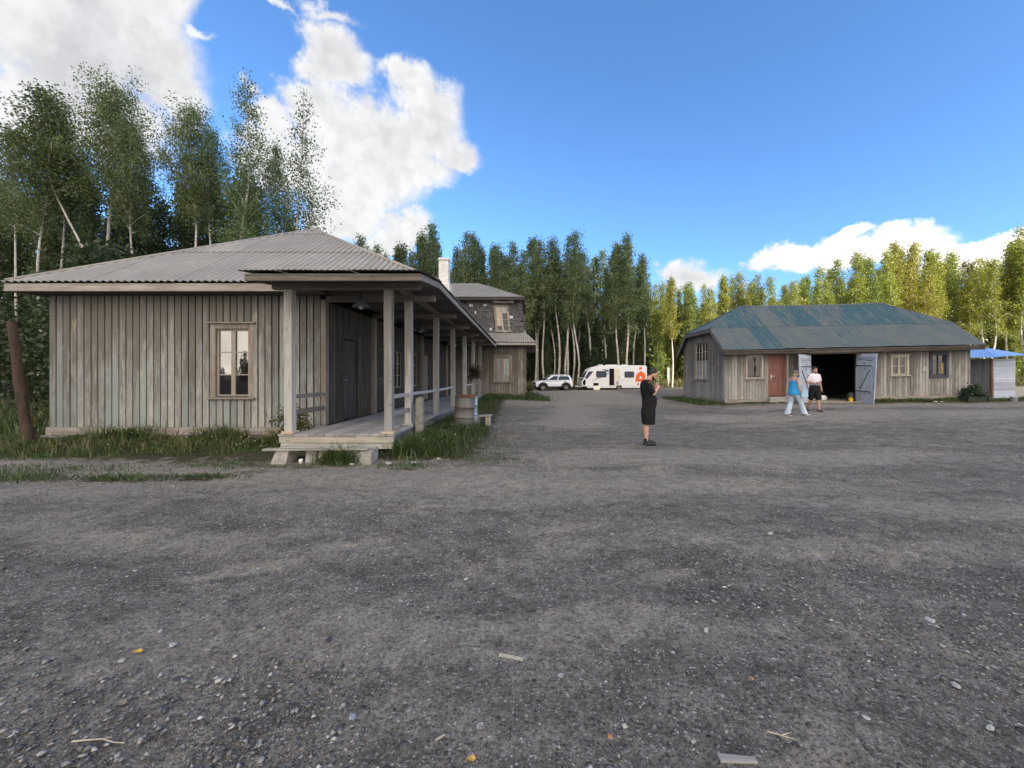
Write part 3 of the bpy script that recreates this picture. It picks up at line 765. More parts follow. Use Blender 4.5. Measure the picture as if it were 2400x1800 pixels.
# baseboard, foundation
mb = MB(); mb.box(HL - .06, HR - .02, HF - .065, HF, .16, .355); mb.build('baseboard', M['fascia_x'], house, bevel=.008)
mb = MB(); mb.box(HL - .2, HL + .75, HF - .09, HF + .3, -.2, .155); mb.box(HL + .9, -8.3, HF - .03, HF + .3, -.2, .15); mb.box(-8.1, HR - .1, HF - .06, HF + .3, -.2, .152)
mb.box(HL - .02, HL + .2, HF + .35, HB, -.2, .155)
mb.build('foundation', M['foundation'], house, bevel=.015)
window(house, Pf, *W0, M['casing'], M['sash'], M['pane'], 2, (.345, .68), .125, .045, stile=.045, cent=.05,
       panes=[(0, 2, M['pane_dark']), (1, 2, M['pane_dark'])])
def door(parent, P, a0, a1, z0, z1, mat, mframe, handle_side=0, panels=((.08, .42), (.5, .92)), label=None, depth=-.03, open_=None, case=.1, mh='steel'):
    d = MB(); d1 = depth
    wb(d, P, a0 + .01, a1 - .01, d1 - .04, d1, z0 + .012, z1 - .01)
    W = a1 - a0; H = z1 - z0
    st = .13
    wb(d, P, a0 + .01, a0 + st, d1, d1 + .014, z0 + .012, z1 - .01); wb(d, P, a1 - st, a1 - .01, d1, d1 + .014, z0 + .012, z1 - .01)
    prev = 0.
    edges = [0.] + [e for p in panels for e in p] + [1.]
    for k in range(0, len(edges), 2):
        wb(d, P, a0 + st + .001, a1 - st - .001, d1, d1 + .012, z0 + .012 + edges[k] * (H - .03), z0 + .012 + edges[k + 1] * (H - .03))
    o = d.build('door', mat, parent, bevel=.004, seg=1, label=label)
    f = MB()
    wb(f, P, a0 - case, a0, -.06, .045, z0 - .02, z1 + case); wb(f, P, a1, a1 + case, -.06, .045, z0 - .02, z1 + case)
    wb(f, P, a0 + .002, a1 - .002, -.06, .042, z1, z1 + case - .002)
    f.build('door_frame', mframe, o, bevel=.004, seg=1)
    h = MB(); ah = a0 + .075 if handle_side == 0 else a1 - .075
    wb(h, P, ah - .022, ah + .022, d1 + .014, d1 + .02, z0 + H * .43, z0 + H * .53)
    s = 1 if handle_side == 0 else -1
    h.tube([P(ah, d1 + .02, z0 + H * .49), P(ah, d1 + .065, z0 + H * .49), P(ah + s * .02, d1 + .07, z0 + H * .49), P(ah + s * .13, d1 + .068, z0 + H * .488)], .011, 8)
    h.build('handle', M[mh], o)
    return o
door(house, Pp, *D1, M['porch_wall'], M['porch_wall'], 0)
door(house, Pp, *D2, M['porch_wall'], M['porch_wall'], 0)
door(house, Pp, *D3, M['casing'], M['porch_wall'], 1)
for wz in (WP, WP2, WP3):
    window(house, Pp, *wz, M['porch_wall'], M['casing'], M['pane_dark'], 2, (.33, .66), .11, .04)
# deck
DF, DL, DRt, DB, DZ = 7.95, -5.18, -2.76, 25.3, .41
mb = MB(); n = 15; wd = (DRt - DL) / n
for i in range(n):
    x0 = DL + i * wd + .006; x1 = DL + (i + 1) * wd - .006
    ys = [DF + random.uniform(-.012, .012), 10.6 + random.uniform(-.6, .6), 15.2 + random.uniform(-.6, .6), 20 + random.uniform(-.6, .6), DB]
    for a, b in zip(ys[:-1], ys[1:]):
        if x0 < HR + .06:
            if a > HF - .1: continue
            b = min(b, HF - .07)
        mb.box(x0, x1, a + .003, b - .003, DZ - .038, DZ + random.uniform(-.003, .003))
mb.build('porch_floor', M['deck'], house, bevel=.003, seg=1)
mb = MB(); mb.box(DL + .02, DRt - .02, DF + .02, DF + .09, .225, .368); mb.box(DL + .05, DRt - .035, DF + .03, DF + .10, .10, .22)
mb.build('porch_skirt', M['plank'], house, bevel=.01)
mb = MB(); mb.box(DRt - .10, DRt - .03, DF + .11, DB, .20, .37); mb.box(DRt - .12, DRt - .04, DF + .12, DB, .0, .195)
mb.build('porch_skirt', M['beam_y'], house, bevel=.008)
for y in (8.4, 11.2, 14, 17, 20, 23):
    mb = MB(); mb.box(DRt - .5, DRt - .16, y, y + .35, -.1, .2); mb.build('porch_footing', M['foundation'], house, bevel=.02)
# posts
PX = -2.91; PY = [8.1, 9.45, 12.24, 15.05, 17.85, 20.6, 23.4]
def post(x, y, wdt=.165, z0=DZ, foot=True):
    m = MB(); lx = random.uniform(-.008, .008)
    m.box(x - wdt / 2, x + wdt / 2, y - wdt / 2, y + wdt / 2, z0 + (.05 if foot else 0), 3.44, fn=lambda a, b, c: (a + lx * (c - z0), b, c))
    o = m.build('post', M['post'], house, bevel=.007)
    if foot:
        m = MB(); m.box(x - wdt / 2 - .045, x + wdt / 2 + .045, y - wdt / 2 - .03, y + wdt / 2 + .03, z0 + .004, z0 + .052)
        m.build('post_foot', M['fresh'] if y < 9 else M['deck'], o, bevel=.004)
post(-5.0, 8.1)
for y in PY: post(PX, y, foot=y < 10)
# rails
def rail(p, q, w_, h_, mat):
    m = MB(); m.beam(p, q, w_, h_); m.build('rail', mat, house, bevel=.006)
rail((-4.985, 8.18, 1.18), (-4.985, HF - .07, 1.18), .05, .09, M['beam_y']); rail((-4.985, 8.18, .84), (-4.985, HF - .07, .84), .045, .11, M['beam_y'])
rail((PX, 8.18, 1.17), (PX, 9.37, 1.17), .06, .08, M['post']); rail((PX, 8.18, .80), (PX + .01, 9.37, .79), .04, .11, M['post'])
rail((PX, 9.53, 1.17), (PX, 12.16, 1.15), .06, .07, M['post']); rail((PX, 12.32, 1.15), (PX, 14.97, 1.17), .06, .07, M['post'])
rail((PX, 17.93, 1.16), (PX, 20.52, 1.15), .06, .07, M['post']); rail((PX, 20.68, 1.15), (PX, 23.32, 1.16), .06, .07, M['post'])
# beams
mb = MB(); mb.box(-5.35, -2.26, 8.03, 8.17, 3.44, 3.575); mb.build('beam', M['beam_x'], house, bevel=.006)
for y in PY[1:]:
    mb = MB(); mb.box(HR + .05, -2.27, y - .06, y + .06, 3.442, 3.575); mb.build('beam', M['beam_x'], house, bevel=.006)
mb = MB(); mb.box(PX - .07, PX + .07, 8.18, 25.3, 3.58, 3.68); mb.build('beam', M['beam_y'], house)
# soffits, fascias
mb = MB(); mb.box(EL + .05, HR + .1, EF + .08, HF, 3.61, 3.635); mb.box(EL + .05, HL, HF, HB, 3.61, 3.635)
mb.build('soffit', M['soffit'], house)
mb = MB()
n = 20
for i in range(n):
    y0 = 8.95 + (25.3 - 8.95) * i / n; y1 = 8.95 + (25.3 - 8.95) * (i + 1) / n - .008
    mb.box(HR - .05, ER - .06, y0, y1, 3.70, 3.72)
mb.build('soffit', M['soffit'], house)
mb = MB(); mb.box(-5.45, ER - .05, 7.5, 8.94, 0, .02, fn=lambda a, b, c: (a, b, 3.52 + (b - 7.5) * .11 + c)); mb.build('soffit', M['soffit'], house)
mb = MB(); mb.box(EL + .02, -5.02, EF + .03, EF + .075, 3.62, 3.785); mb.box(EL + .02, -5.0, EF + .025, EF + .03, 3.60, 3.645)
mb.build('fascia', M['fascia_x'], house, bevel=.004)
mb = MB(); mb.box(EL + .02, EL + .06, EF + .08, HB + .4, 3.62, 3.785); mb.build('fascia', M['fascia_y'], house)
mb = MB(); mb.box(-5.5, ER - .02, 7.46, 7.5, 3.475, 3.60); mb.box(-5.46, ER - .03, 7.45, 7.458, 3.575, 3.61); mb.build('fascia', M['beam_x'], house, bevel=.004)
mb = MB()
def fy(a, b, c):
    zb = 3.475 + (min(b, 8.94) - 7.46) * .125 - (b - 8.94) * .011 * (b > 8.94)
    return (a, b, zb + c)
for a, b in ((7.505, 8.94), (8.942, 13), (13.005, 17.2), (17.21, 21.3), (21.31, 25.3)): mb.box(ER - .06, ER - .02, a, b, 0, .13, fn=fy)
mb.build('fascia', M['fascia_y'], house, bevel=.004)
mb = MB(); mb.box(-5.5, -5.46, 7.505, 8.96, 0, .12, fn=fy); mb.build('fascia', M['beam_y'], house)
# roof sheets
roof = MB()
ms, ml, mr = (APZ - EZ) / (APY - EF), (APZ - EZ) / (APX - EL), (APZ - EZ) / (ER - APX)
hl = APX - EL; hr = ER - APX; hd = APY - EF
corrugated(roof, (EL, EF, EZ), (ER, EF, EZ), (0, 1), ms, lambda t: max(0, min(t * hd / hl, (hl + hr - t) * hd / hr)), .17, .024, (2.05, 3.75))
corrugated(roof, (ER, EF, EZ), (ER, 25.5, EZ - .06), (-1, 0), mr, lambda t: max(0, min(hr, t * hr / hd)), .125, .016, (2.2, 4.3))
corrugated(roof, (EL, 26.5, EZ), (EL, EF, EZ), (1, 0), ml, lambda t: max(0, min(hl, (26.5 - EF - t) * hl / hd)), .14, .014, (2.4,))
ro = roof.build('roof', M['roof'], house, smooth=True)
mb = MB()
mb.tube([(EL + .05, EF + .04, EZ + .03), (APX, APY, APZ + .03)], .05, 8); mb.tube([(ER - .05, EF + .04, EZ + .03), (APX, APY, APZ + .03)], .05, 8)
mb.tube([(APX, APY - .05, APZ + .03), (APX, 26.4, APZ + .03)], .06, 8); mb.lathe([(.22, -.1), (.1, .0), (.02, .055)], (APX, APY, APZ + .03), 12)
mb.build('ridge_cap', M['roof'], ro, smooth=True)
pr = MB()
corrugated(pr, (-5.62, 7.36, 3.655), (ER + .04, 7.36, 3.655), (0, 1), .11, lambda t: 1.75, .105, .009, (), .8, .012)
pr.build('porch_roof', M['roof'], house, smooth=True)
# chimney
mb = MB(); mb.box(-5.63, -4.96, 24.2, 24.85, 5., 7.45); ch0 = mb
mb.box(-5.60, -4.99, 24.23, 24.82, 7.45, 8.9); mb.box(-5.66, -4.93, 24.17, 24.88, 8.9, 8.97); mb.box(-5.62, -4.97, 24.21, 24.84, 8.97, 9.05)
mb.box(-5.66, -4.9, 24.1, 24.9, 4.9, 7.43)
mb.build('chimney', M['chimney'], house, bevel=.02)

# ------------------------------------------------------------------ two-storey block at the far end
far = empty('two_storey_house', (-4.6, 29., .2), 'two-storey house with black shingled upper floor beyond the end of the porch', 'house')
FW = 25.9
Pw = wallmap('-y', FW)
FWIN = (-2.13, -1.18, 1.19, 2.86)
mb = MB(); boards(mb, Pw, -9.3, -.09, .30, 3.57, .19, .016, .026, [(FWIN[0] - .08, FWIN[1] + .08, FWIN[2], FWIN[3] + .08)]); mb.build('wall', M['far_wall'], far)
mb = MB(); boards(mb, wallmap('+x', -.09), FW, 33, .30, 3.57, .19, .016, .026); mb.build('wall', M['far_wall'], far)
mb = MB(); backing(mb, Pw, -9.3, -.1, .1, 3.6, [FWIN]); mb.box(-.2, -.1, FW + .11, 33, .1, 3.6); mb.box(-9.3, -.1, 33, 33.1, .1, 3.6); mb.box(-9.3, -9.2, FW + .11, 33, .1, 3.6)
mb.build('wall_core', M['dark_inside'], far)
mb = MB(); mb.box(-9.3, -.05, FW - .05, FW - .0, .12, .30); mb.box(-.06, -.02, FW, 33, .12, .3); mb.build('baseboard', M['fascia_x'], far)
window(far, Pw, *FWIN, M['casing'], M['casing'], M['pane_pale'], 2, (.25, .5, .75), .13, .04, head=True, stile=.05, cent=.075)
# skirt roof
sk = MB()
corrugated(sk, (-3.2, 25.33, 3.82), (.58, 25.33, 3.82), (0, 1), .66, lambda t: max(0, min(1.12, (3.78 - t) * 1.12 / .72)), .13, .012, ())
corrugated(sk, (.58, 25.33, 3.82), (.58, 33.4, 3.82), (-1, 0), 1.0, lambda t: max(0, min(.72, t * .72 / 1.12)), .13, .012, ())
sk.build('skirt_roof', M['far_roof'], far, smooth=True)
mb = MB(); mb.box(-3.2, .55, 25.36, 25.40, 3.63, 3.79); mb.build('fascia', M['fascia_x'], far, bevel=.004)
mb = MB(); mb.box(.51, .55, 25.41, 33.4, 3.63, 3.79); mb.build('fascia', M['fascia_y'], far)
mb = MB(); mb.box(-3.2, .5, 25.41, FW, 3.60, 3.625); mb.box(-.05, .5, FW, 33.4, 3.6, 3.625); mb.build('soffit', M['soffit'], far)
# shingled upper storey, its walls leaning in
def batter(x, y, z):
    k = (z - 4.3) / 2.4
    return (x - .24 * k if x > -4.6 else x + .24 * k, y + .14 * k if y < 29 else y - .14 * k, z)
UW = (-2.05, -1.2, 4.66, 6.40)
mb = MB(); backing(mb, wallmap('-y', 26.44), -9.2, -.16, 4.2, 6.85, [UW], .12, batter); mb.box(-.28, -.17, 26.57, 32.2, 4.2, 6.85, fn=batter)
mb.box(-9.2, -9.1, 26.57, 32.2, 4.2, 6.85, fn=batter); mb.box(-9.2, -.17, 32.2, 32.3, 4.2, 6.85, fn=batter)
mb.build('wall_core', M['dark_inside'], far)
def shingles(P, a0, a1, holes):
    m = MB(); z = 4.40; row = 0
    while z < 6.72:
        a = a0 + (random.uniform(-.2, 0) if row % 2 else 0)
        while a < a1:
            wv = random.uniform(.13, .26); b = min(a + wv, a1); aa = max(a, a0)
            am = (aa + b) / 2
            if b - aa > .03 and not any(h[0] < am < h[1] and h[2] - .15 < z + .1 < h[3] for h in holes) and random.random() > .012:
                dz = random.uniform(-.02, .015); r = random.random()
                def fn(x, y, zz, r=r): return batter(x, y, zz)
                p = [P(aa + .006, .012, z + .24 + dz), P(b - .006, .012, z + .24 + dz), P(b - .006, .055 + .022 * r, z + dz), P(aa + .006, .055 + .022 * r, z + dz)]
                q = [P(aa + .006, .0, z + .24 + dz), P(b - .006, .0, z + .24 + dz), P(b - .006, .02, z + dz), P(aa + .006, .02, z + dz)]
                m.add([batter(*v) for v in p + q], [(0, 1, 2, 3), (3, 2, 6, 7), (0, 3, 7, 4), (1, 5, 6, 2)], r)
            a = b if b > a else a + wv
        z += .165; row += 1
    return m
shingles(wallmap('-y', 26.44), -9.2, -.16, [(UW[0] - .1, UW[1] + .1, UW[2], UW[3] + .1)]).build('shingled_wall', M['shingle'], far)
shingles(wallmap('+x', -.16), 26.44, 32.2, []).build('shingled_wall', M['shingle'], far)
window(far, wallmap('-y', 26.44), *UW, M['casing'], M['casing_light'], M['pane_dark'], 2, (.27, .53, .78), .10, .05, head=False, sill=True, stile=.045, cent=.045,
       fn=batter, panes=[(0, 0, M['pane_beige']), (0, 1, M['pane_beige']), (0, 2, M['pane_beige']), (1, 0, M['pane_pale'])])
mb = MB(); mb.box(-2.35, -.93, 26.28, 26.62, 6.58, 6.70); mb.box(-2.42, -2.0, 26.26, 26.6, 6.71, 6.75); mb.box(-1.3, -.95, 26.25, 26.6, 6.71, 6.76)
mb.build('window_hood', M['casing'], far, bevel=.01)
ur = MB()
ue, uf, um, ud = -.18, 26.02, .49, 3.56
corrugated(ur, (-9.45, uf, 6.94), (ue, uf, 6.94), (0, 1), um, lambda t: max(0, min(ud, t, (-.18 + 9.45) - t)), .13, .012, (1.9,))
corrugated(ur, (ue, uf, 6.94), (ue, uf + 2 * ud, 6.94), (-1, 0), um, lambda t: max(0, min(t, 2 * ud - t)), .13, .012, (1.9,))
corrugated(ur, (ue, uf + 2 * ud, 6.94), (-9.45, uf + 2 * ud, 6.94), (0, -1), um, lambda t: max(0, min(ud, t, (-.18 + 9.45) - t)), .15, .012, ())
corrugated(ur, (-9.45, uf + 2 * ud, 6.94), (-9.45, uf, 6.94), (1, 0), um, lambda t: max(0, min(t, 2 * ud - t)), .15, .012, ())
ur.build('roof', M['far_roof'], far, smooth=True)
mb = MB(); mb.box(-9.4, ue - .03, uf + .03, uf + .07, 6.76, 6.91); mb.box(ue - .07, ue - .03, uf + .08, uf + 2 * ud, 6.76, 6.91); mb.build('fascia', M['barn_fascia'], far)
mb = MB(); mb.box(-9.4, ue - .08, uf + .08, uf + 2 * ud - .1, 6.76, 6.78); mb.build('soffit', M['soffit'], far)
# ------------------------------------------------------------------ things around the porch
root = empty('plank_step', (-3.9, 7.4, .22), 'low step of grey planks laid across concrete blocks before the porch', 'step')
for (x0, x1, y0, y1, z) in ((-4.93, -2.98, 7.14, 7.30, .232), (-4.72, -2.90, 7.312, 7.46, .236), (-4.62, -2.84, 7.478, 7.63, .238)):
    a = random.uniform(-.012, .012)
    mb = MB(); mb.box(x0, x1, y0, y1, z, z + .032, fn=lambda x, y, zz: (x, y + a * (x + 3.9), zz + .006 * math.sin(x * 2 + y * 9)))
    mb.build('plank', M['plank'], root, bevel=.004)
mb = MB(); mb.box(-4.55, -3.3, 7.36, 7.42, .20, .231); mb.build('batten', M['fresh'], root)
for i, (x0, x1, y0, h, lab) in enumerate(((-4.70, -4.46, 7.17, .228, 'concrete block under the left end of the plank step, its sides slanting'), (-4.17, -3.97, 7.24, .227, 'concrete block under the plank step, second from the left, beside a gap'),
        (-3.93, -3.69, 7.23, .227, 'concrete block behind the clump of grass under the plank step'), (-3.39, -3.16, 7.2, .228, 'concrete block right of the grass clump under the plank step'), (-3.14, -2.92, 7.18, .227, 'concrete block under the right end of the plank step'))):
    mb = MB(); g = -.05
    def fn(x, y, z, x0=x0, x1=x1, i=i):
        k = 1 - z / .23; m = (x0 + x1) / 2
        return (m + (x - m) * (1 + (.22 if i in (0, 3) else .06) * k) - (.05 * k if i == 0 else 0), y - .04 * k, z)
    mb.box(x0, x1, y0, y0 + .36, g, h, fn=fn)
    o = mb.build('concrete_block', M['concrete'], None, bevel=.014)
    tag(o, lab, 'block', 'concrete blocks under the plank step')
# stone bollard
mb = MB(); bx, by = -2.62, 9.36
mb.box(bx - .085, bx + .085, by - .08, by + .08, -.05, 1.06, fn=lambda x, y, z: (bx + (x - bx) * (1 + .1 * (1 - z)), y, z))
v = [(bx - .085, by - .08, 1.06), (bx + .085, by - .08, 1.06), (bx + .085, by + .08, 1.06), (bx - .085, by + .08, 1.06), (bx, by, 1.125)]
mb.add(v, [(0, 1, 4), (1, 2, 4), (2, 3, 4), (3, 0, 4), (3, 2, 1, 0)])
o = mb.build('concrete_bollard', plain('bollard concrete', (.25, .235, .21), .9, 0, .25, 9, .2, .5), None, bevel=.012)
tag(o, 'short square concrete post with a pointed top in the grass beside the porch deck', 'bollard')
# drums
def drum(x, y, z, lab, tilt, tint=None):
    r = empty('metal_drum', (x, y, z), lab, 'drum', 'steel drums beside the porch', tilt=tilt)
    m = MB(); pr = [(.27, 0), (.285, .01), (.285, .27)]
    for h in (.29, .58): pr += [(.285, h - .025), (.302, h - .008), (.302, h + .008), (.285, h + .025)]
    pr += [(.285, .85), (.283, .865), (.262, .865), (.262, .84)]
    pr = sorted(pr[:-3], key=lambda p: p[1]) + pr[-3:]
    m.lathe(pr, (0, 0, 0), 32)
    m.build('body', tint or M['drum'], r, local=True, smooth=True)
    for h in (.29, .58, .872):
        m = MB(); m.lathe([(.288, h - .014), (.308, h - .009), (.308, h + .009), (.288, h + .014)], (0, 0, 0), 32); m.build('hoop', M['rust'], r, local=True, smooth=True)
    return r
drum(-1.82, 10.9, .14, 'dented grey steel drum with rusty hoops standing in the grass by the porch', (R(-2), R(4), .3))
dl = plain('pale blue drum paint', (.33, .42, .47), .5, 0, .25, 6)
drum(-1.80, 11.62, .15, 'pale blue steel drum half hidden behind the grey drum by the porch', (R(1), R(-1), 1.2), dl)
mb = MB(); mb.box(-1.75, -1.15, 12.3, 12.65, .30, .34, fn=lambda x, y, z: (x, y, z + .05 * (x + 1.4))); mb.box(-1.7, -1.55, 12.35, 12.6, .0, .30); mb.box(-1.35, -1.2, 12.35, 12.6, .0, .30)
tag(mb.build('low_bench', M['plank'], None, bevel=.006), 'low grey plank bench just behind the pale blue drum', 'bench')
# leaning log post with wire stubs
mb = MB(); pts = [(-11.42 - .40 * t + .012 * math.sin(t * 9), 8.8, -.1 + 2.95 * t) for t in np.linspace(0, 1, 12)]
mb.tube(pts, [.094 - .012 * t + random.uniform(-.004, .004) for t in np.linspace(0, 1, 12)], 14)
lg = mb.build('log_post', M['bark'], None, smooth=True); tag(lg, 'leaning brown bark-covered log post standing left of the plank house', 'post')
mb = MB()
for z, x1 in ((1.45, -14.5), (1.0, -14.5), (2.2, -14.2)):
    k = (z + .1) / 2.95; xs0 = -11.42 - .40 * k
    mb.tube([(xs0 - .09, 8.8, z), ((xs0 + x1) / 2, 9.6, z - .18), (x1, 10.6, z + .05)], .006, 5)
mb.build('wire', M['iron'], lg)
# enamel lamps under the porch roof
for i, (y, lab) in enumerate(((9.0, 'dull enamel shade lamp hanging under the porch roof nearest the front'), (14., 'middle one of the shade lamps hanging under the porch roof'), (19.3, 'farthest shade lamp hanging deep under the porch roof'))):
    r = empty('porch_lamp', (-3.9, y, 3.70), lab, 'lamp', 'lamps under the porch roof')
    m = MB(); m.tube([(-3.9, y, 3.70), (-3.9, y, 3.42)], .012, 8); m.lathe([(.05, 3.66), (.05, 3.70)], (-3.9, y, 0), 14); m.build('rod', M['iron'], r)
    m = MB(); m.lathe([(.05, 3.44), (.065, 3.40), (.10, 3.345), (.185, 3.25), (.19, 3.225), (.183, 3.225), (.175, 3.245), (.09, 3.33), (.04, 3.38)], (-3.9, y, 0), 24); m.build('lamp_shade', M['enamel'], r, smooth=True)
    m = MB(); m.lathe([(.03, 3.33), (.05, 3.28), (.055, 3.235), (.04, 3.195), (.012, 3.18)], (-3.9, y, 0), 16); m.build('bulb', M['lampglass'], r, smooth=True)
# dried bunch on the porch rail
rng2 = np.random.default_rng(3)
N = 620; th = rng2.uniform(0, 2 * np.pi, N); ph = np.arccos(rng2.uniform(-.75, 1, N)); rr = rng2.uniform(.12, .42, N)
base = np.array([-2.83, 20.5, 1.72]); dirv = np.stack([np.sin(ph) * np.cos(th), np.sin(ph) * np.sin(th), np.cos(ph) * 1.15], 1)
p0 = base + dirv * rr[:, None] * .35; p1 = base + dirv * rr[:, None] * 1.05 + rng2.normal(0, .15, (N, 3)); sdv = np.cross(dirv, rng2.normal(0, 1, (N, 3))); sdv /= np.linalg.norm(sdv, axis=1)[:, None]
V = np.stack([p0 - sdv * .008, p0 + sdv * .008, p1 + sdv * .012, p1 - sdv * .012], 1)
o = link(np_quads('dried_plant', V, rng2.uniform(0, 1, N), M['dried']), 'dried_plant', None)
tag(o, 'big bunch of dry brown stems tied to a far porch post', 'dried plant')
# clutter: white cup, rubble
mb = MB(); mb.lathe([(.028, 0), (.036, .085), (.033, .085), (.026, .006)], (-4.17, 7.07, G(-4.17, 7.07) + .005), 14); tag(mb.build('paper_cup', M['paper'], None, smooth=True), 'small white cup standing in the grass before the plank step', 'cup')

# ------------------------------------------------------------------ barn
BX0, BX1, BY0, BY1 = 10.3, 23.05, 20., 25.3
def sh(x, y, z): return (x, y, z + .021 * (x - 10.3))
barn = empty('barn', (16.6, 22.6, .15), 'long low plank barn with a patchy blue and grey tin roof and open blue gates', 'barn')
Pb = wallmap('-y', BY0)
def S(x): return .021 * (x - 10.3)
wA = (11.44, 12.18, 1.46, 2.58); dR = (12.62, 13.36, .50, 2.60); gate = (14.68, 17.10, .20, 2.62); wB = (18.99, 19.73, 1.46, 2.39); wC = (21.06, 21.75, 1.42, 2.46)
holes = [(wA[0] - .1, wA[1] + .1, wA[2] - .02, wA[3] + .1), (dR[0] - .09, dR[1] + .09, 0., dR[3] + .09), (gate[0], gate[1], -1, gate[3] + .06), (wB[0] - .1, wB[1] + .1, wB[2] - .02, wB[3] + .1), (wC[0] - .14, wC[1] + .14, wC[2] - .14, wC[3] + .14)]
mb = MB(); boards(mb, Pb, BX0, BX1, lambda x: .36 + (random.uniform(-.06, .03) if x > 14 else 0), 2.80, .155, .014, .026, holes, sh, .006); mb.build('wall', M['barn_wall'], barn)
def rooftop(y): return min(2.92 + .85 * (min(y, 45.3 - y) - 19.5) - .06, 4.10)
Pe = wallmap('-x', BX0)
wE = (21.87, 23.45, 1.40, 3.52)
mb = MB(); boards(mb, Pe, BY0 - .02, BY1, .36, rooftop, .155, .014, .026, [(wE[0] - .09, wE[1] + .09, wE[2] - .02, wE[3] + .09)], None, .005); mb.build('wall', M['barn_wall'], barn)
mb = MB(); boards(mb, wallmap('+x', BX1), BY0, BY1, .36, rooftop, .17, .014, .026, (), sh); mb.build('wall', M['barn_wall'], barn)
mb = MB(); backing(mb, Pb, BX0 + .002, BX1 - .002, .1, 2.9, [wA, (dR[0], dR[1], .3, dR[3]), (gate[0], gate[1], -.1, gate[3]), wB, wC], .09, sh)
backing(mb, Pe, BY0 + .1, BY1, .1, 2.9, [(wE[0], wE[1], wE[2], 2.9)], .09); 
mb.prism([(20.1, 2.9), (wE[0], 2.9), (wE[0], 4.05), (21.0, 4.05)], 0, 1, fn=lambda a, t, z: (BX0 + .01 + .09 * t, a, z)); mb.prism([(25.2, 2.9), (wE[1], 2.9), (wE[1], 4.05), (24.3, 4.05)], 0, 1, fn=lambda a, t, z: (BX0 + .01 + .09 * t, a, z))
mb.box(BX0 + .01, BX0 + .1, wE[0], wE[1], wE[3], 4.05)
mb.box(BX1 - .1, BX1 - .004, BY0 + .1, BY1, .1, 3.1, fn=sh); mb.box(BX0, BX1, BY1 - .1, BY1, .1, 3.1, fn=sh); mb.prism([(20.1, 3.1), (25.2, 3.1), (24.3, 4.05), (21, 4.05)], 0, 1, fn=lambda a, t, z: (BX1 - .1 + .09 * t, a, z + .26))
mb.build('wall_core', plain('dark barn timber', (.055, .045, .038), .9, 0, .3, 6, .1), barn)
mb = MB(); mb.box(BX0 - .05, dR[0] - .1, BY0 - .06, BY0, .20, .352, fn=sh); mb.box(dR[1] + .1, gate[0] - .02, BY0 - .05, BY0, .20, .345, fn=sh); mb.box(gate[1] + .03, BX1 + .03, BY0 - .055, BY0, .20, .355, fn=sh); mb.build('baseboard', M['fascia_x'], barn, bevel=.006)
mb = MB(); mb.box(BX0 - .05, BX0 - .0, BY0 + .0, BY1, .20, .352); mb.build('baseboard', M['fascia_y'], barn, bevel=.006)
mb = MB(); mb.box(BX0 - .03, 14.6, BY0 - .04, BY0 + .2, -.1, .195, fn=sh); mb.build('foundation', M['foundation'], barn, bevel=.02)
mb = MB(); mb.box(17.2, 21.2, BY0 - .03, BY0 + .2, -.1, .19, fn=sh); mb.build('foundation', M['foundation'], barn, bevel=.02)
mb = MB(); mb.box(21.5, BX1, BY0 - .04, BY0 + .2, -.1, .195, fn=sh); mb.build('foundation', M['foundation'], barn, bevel=.02)
mb = MB(); mb.box(BX0 - .02, BX0 + .2, BY0 + .21, BY1, -.1, .195)
mb.build('foundation', M['foundation'], barn, bevel=.02)
mb = MB(); mb.box(14.45, 17.35, 19.55, 20.3, .02, .27, fn=lambda x, y, z: (x, y, z + .006 * (x - 15))); mb.box(10.5, 22.9, 20.31, 25.1, .02, .27); mb.build('floor_slab', M['concrete'], barn, bevel=.012)
def bfn(x, y, z): return sh(x, y, z)
window(barn, Pb, *wA, M['casing_light'], M['casing_light'], M['pane_dark'], 1, (), .09, .05, head=False, fn=bfn, stile=.03)
window(barn, Pb, *wB, M['casing_light'], M['casing_light'], M['pane_dark'], 2, (.5,), .10, .05, head=True, fn=bfn, stile=.06, cent=.05)
oc = window(barn, Pb, *wC, M['bluecasing'], M['bluecasing'], M['pane_dark'], 2, (.33,), .14, .06, head=False, sill=False, fn=bfn, stile=.04, cent=.02, label='dark blue painted window frame')
mb = MB(); wb(mb, Pb, wC[0] - .139, wC[1] + .139, -.03, .064, wC[2] - .16, wC[2] - .022, fn=bfn); mb.build('sill', M['bluecasing'], oc)
mb = MB(); wb(mb, Pb, 21.59, 21.70, -.036, -.03, wC[2] + .05, wC[3] - .42, fn=bfn); mb.build('curtain', M['curtain'], oc)
mb = MB(); wb(mb, Pb, 20.55, 20.80, .03, .04, 1.62, 1.86, fn=bfn); mb.build('wall_plate', plain('grey tin plate', (.3, .3, .29), .7, 0, .1, 9), barn, bevel=.003)
we = window(barn, Pe, *wE, M['barn_wall'], M['casing_light'], M['pane_dark'], 4, (.25, .5, .75), .09, .05, head=False, stile=.035, cent=.035,
       panes=[(k, j, M['pane_pale']) for k in range(4) for j in (2, 3)])
# red door
dd = door(barn, lambda a, d, z: sh(a, BY0 - d, z), *dR, M['red'], M['red'], 0, ((.07, .42), (.50, .93)), 'faded red panelled door', -.01, case=.09, mh='whitecloth')
mb = MB(); mb.box(dR[0] - .12, dR[1] + .15, 19.78, 19.99, .1, .46, fn=sh); mb.build('door_step', M['concrete'], barn, bevel=.02)
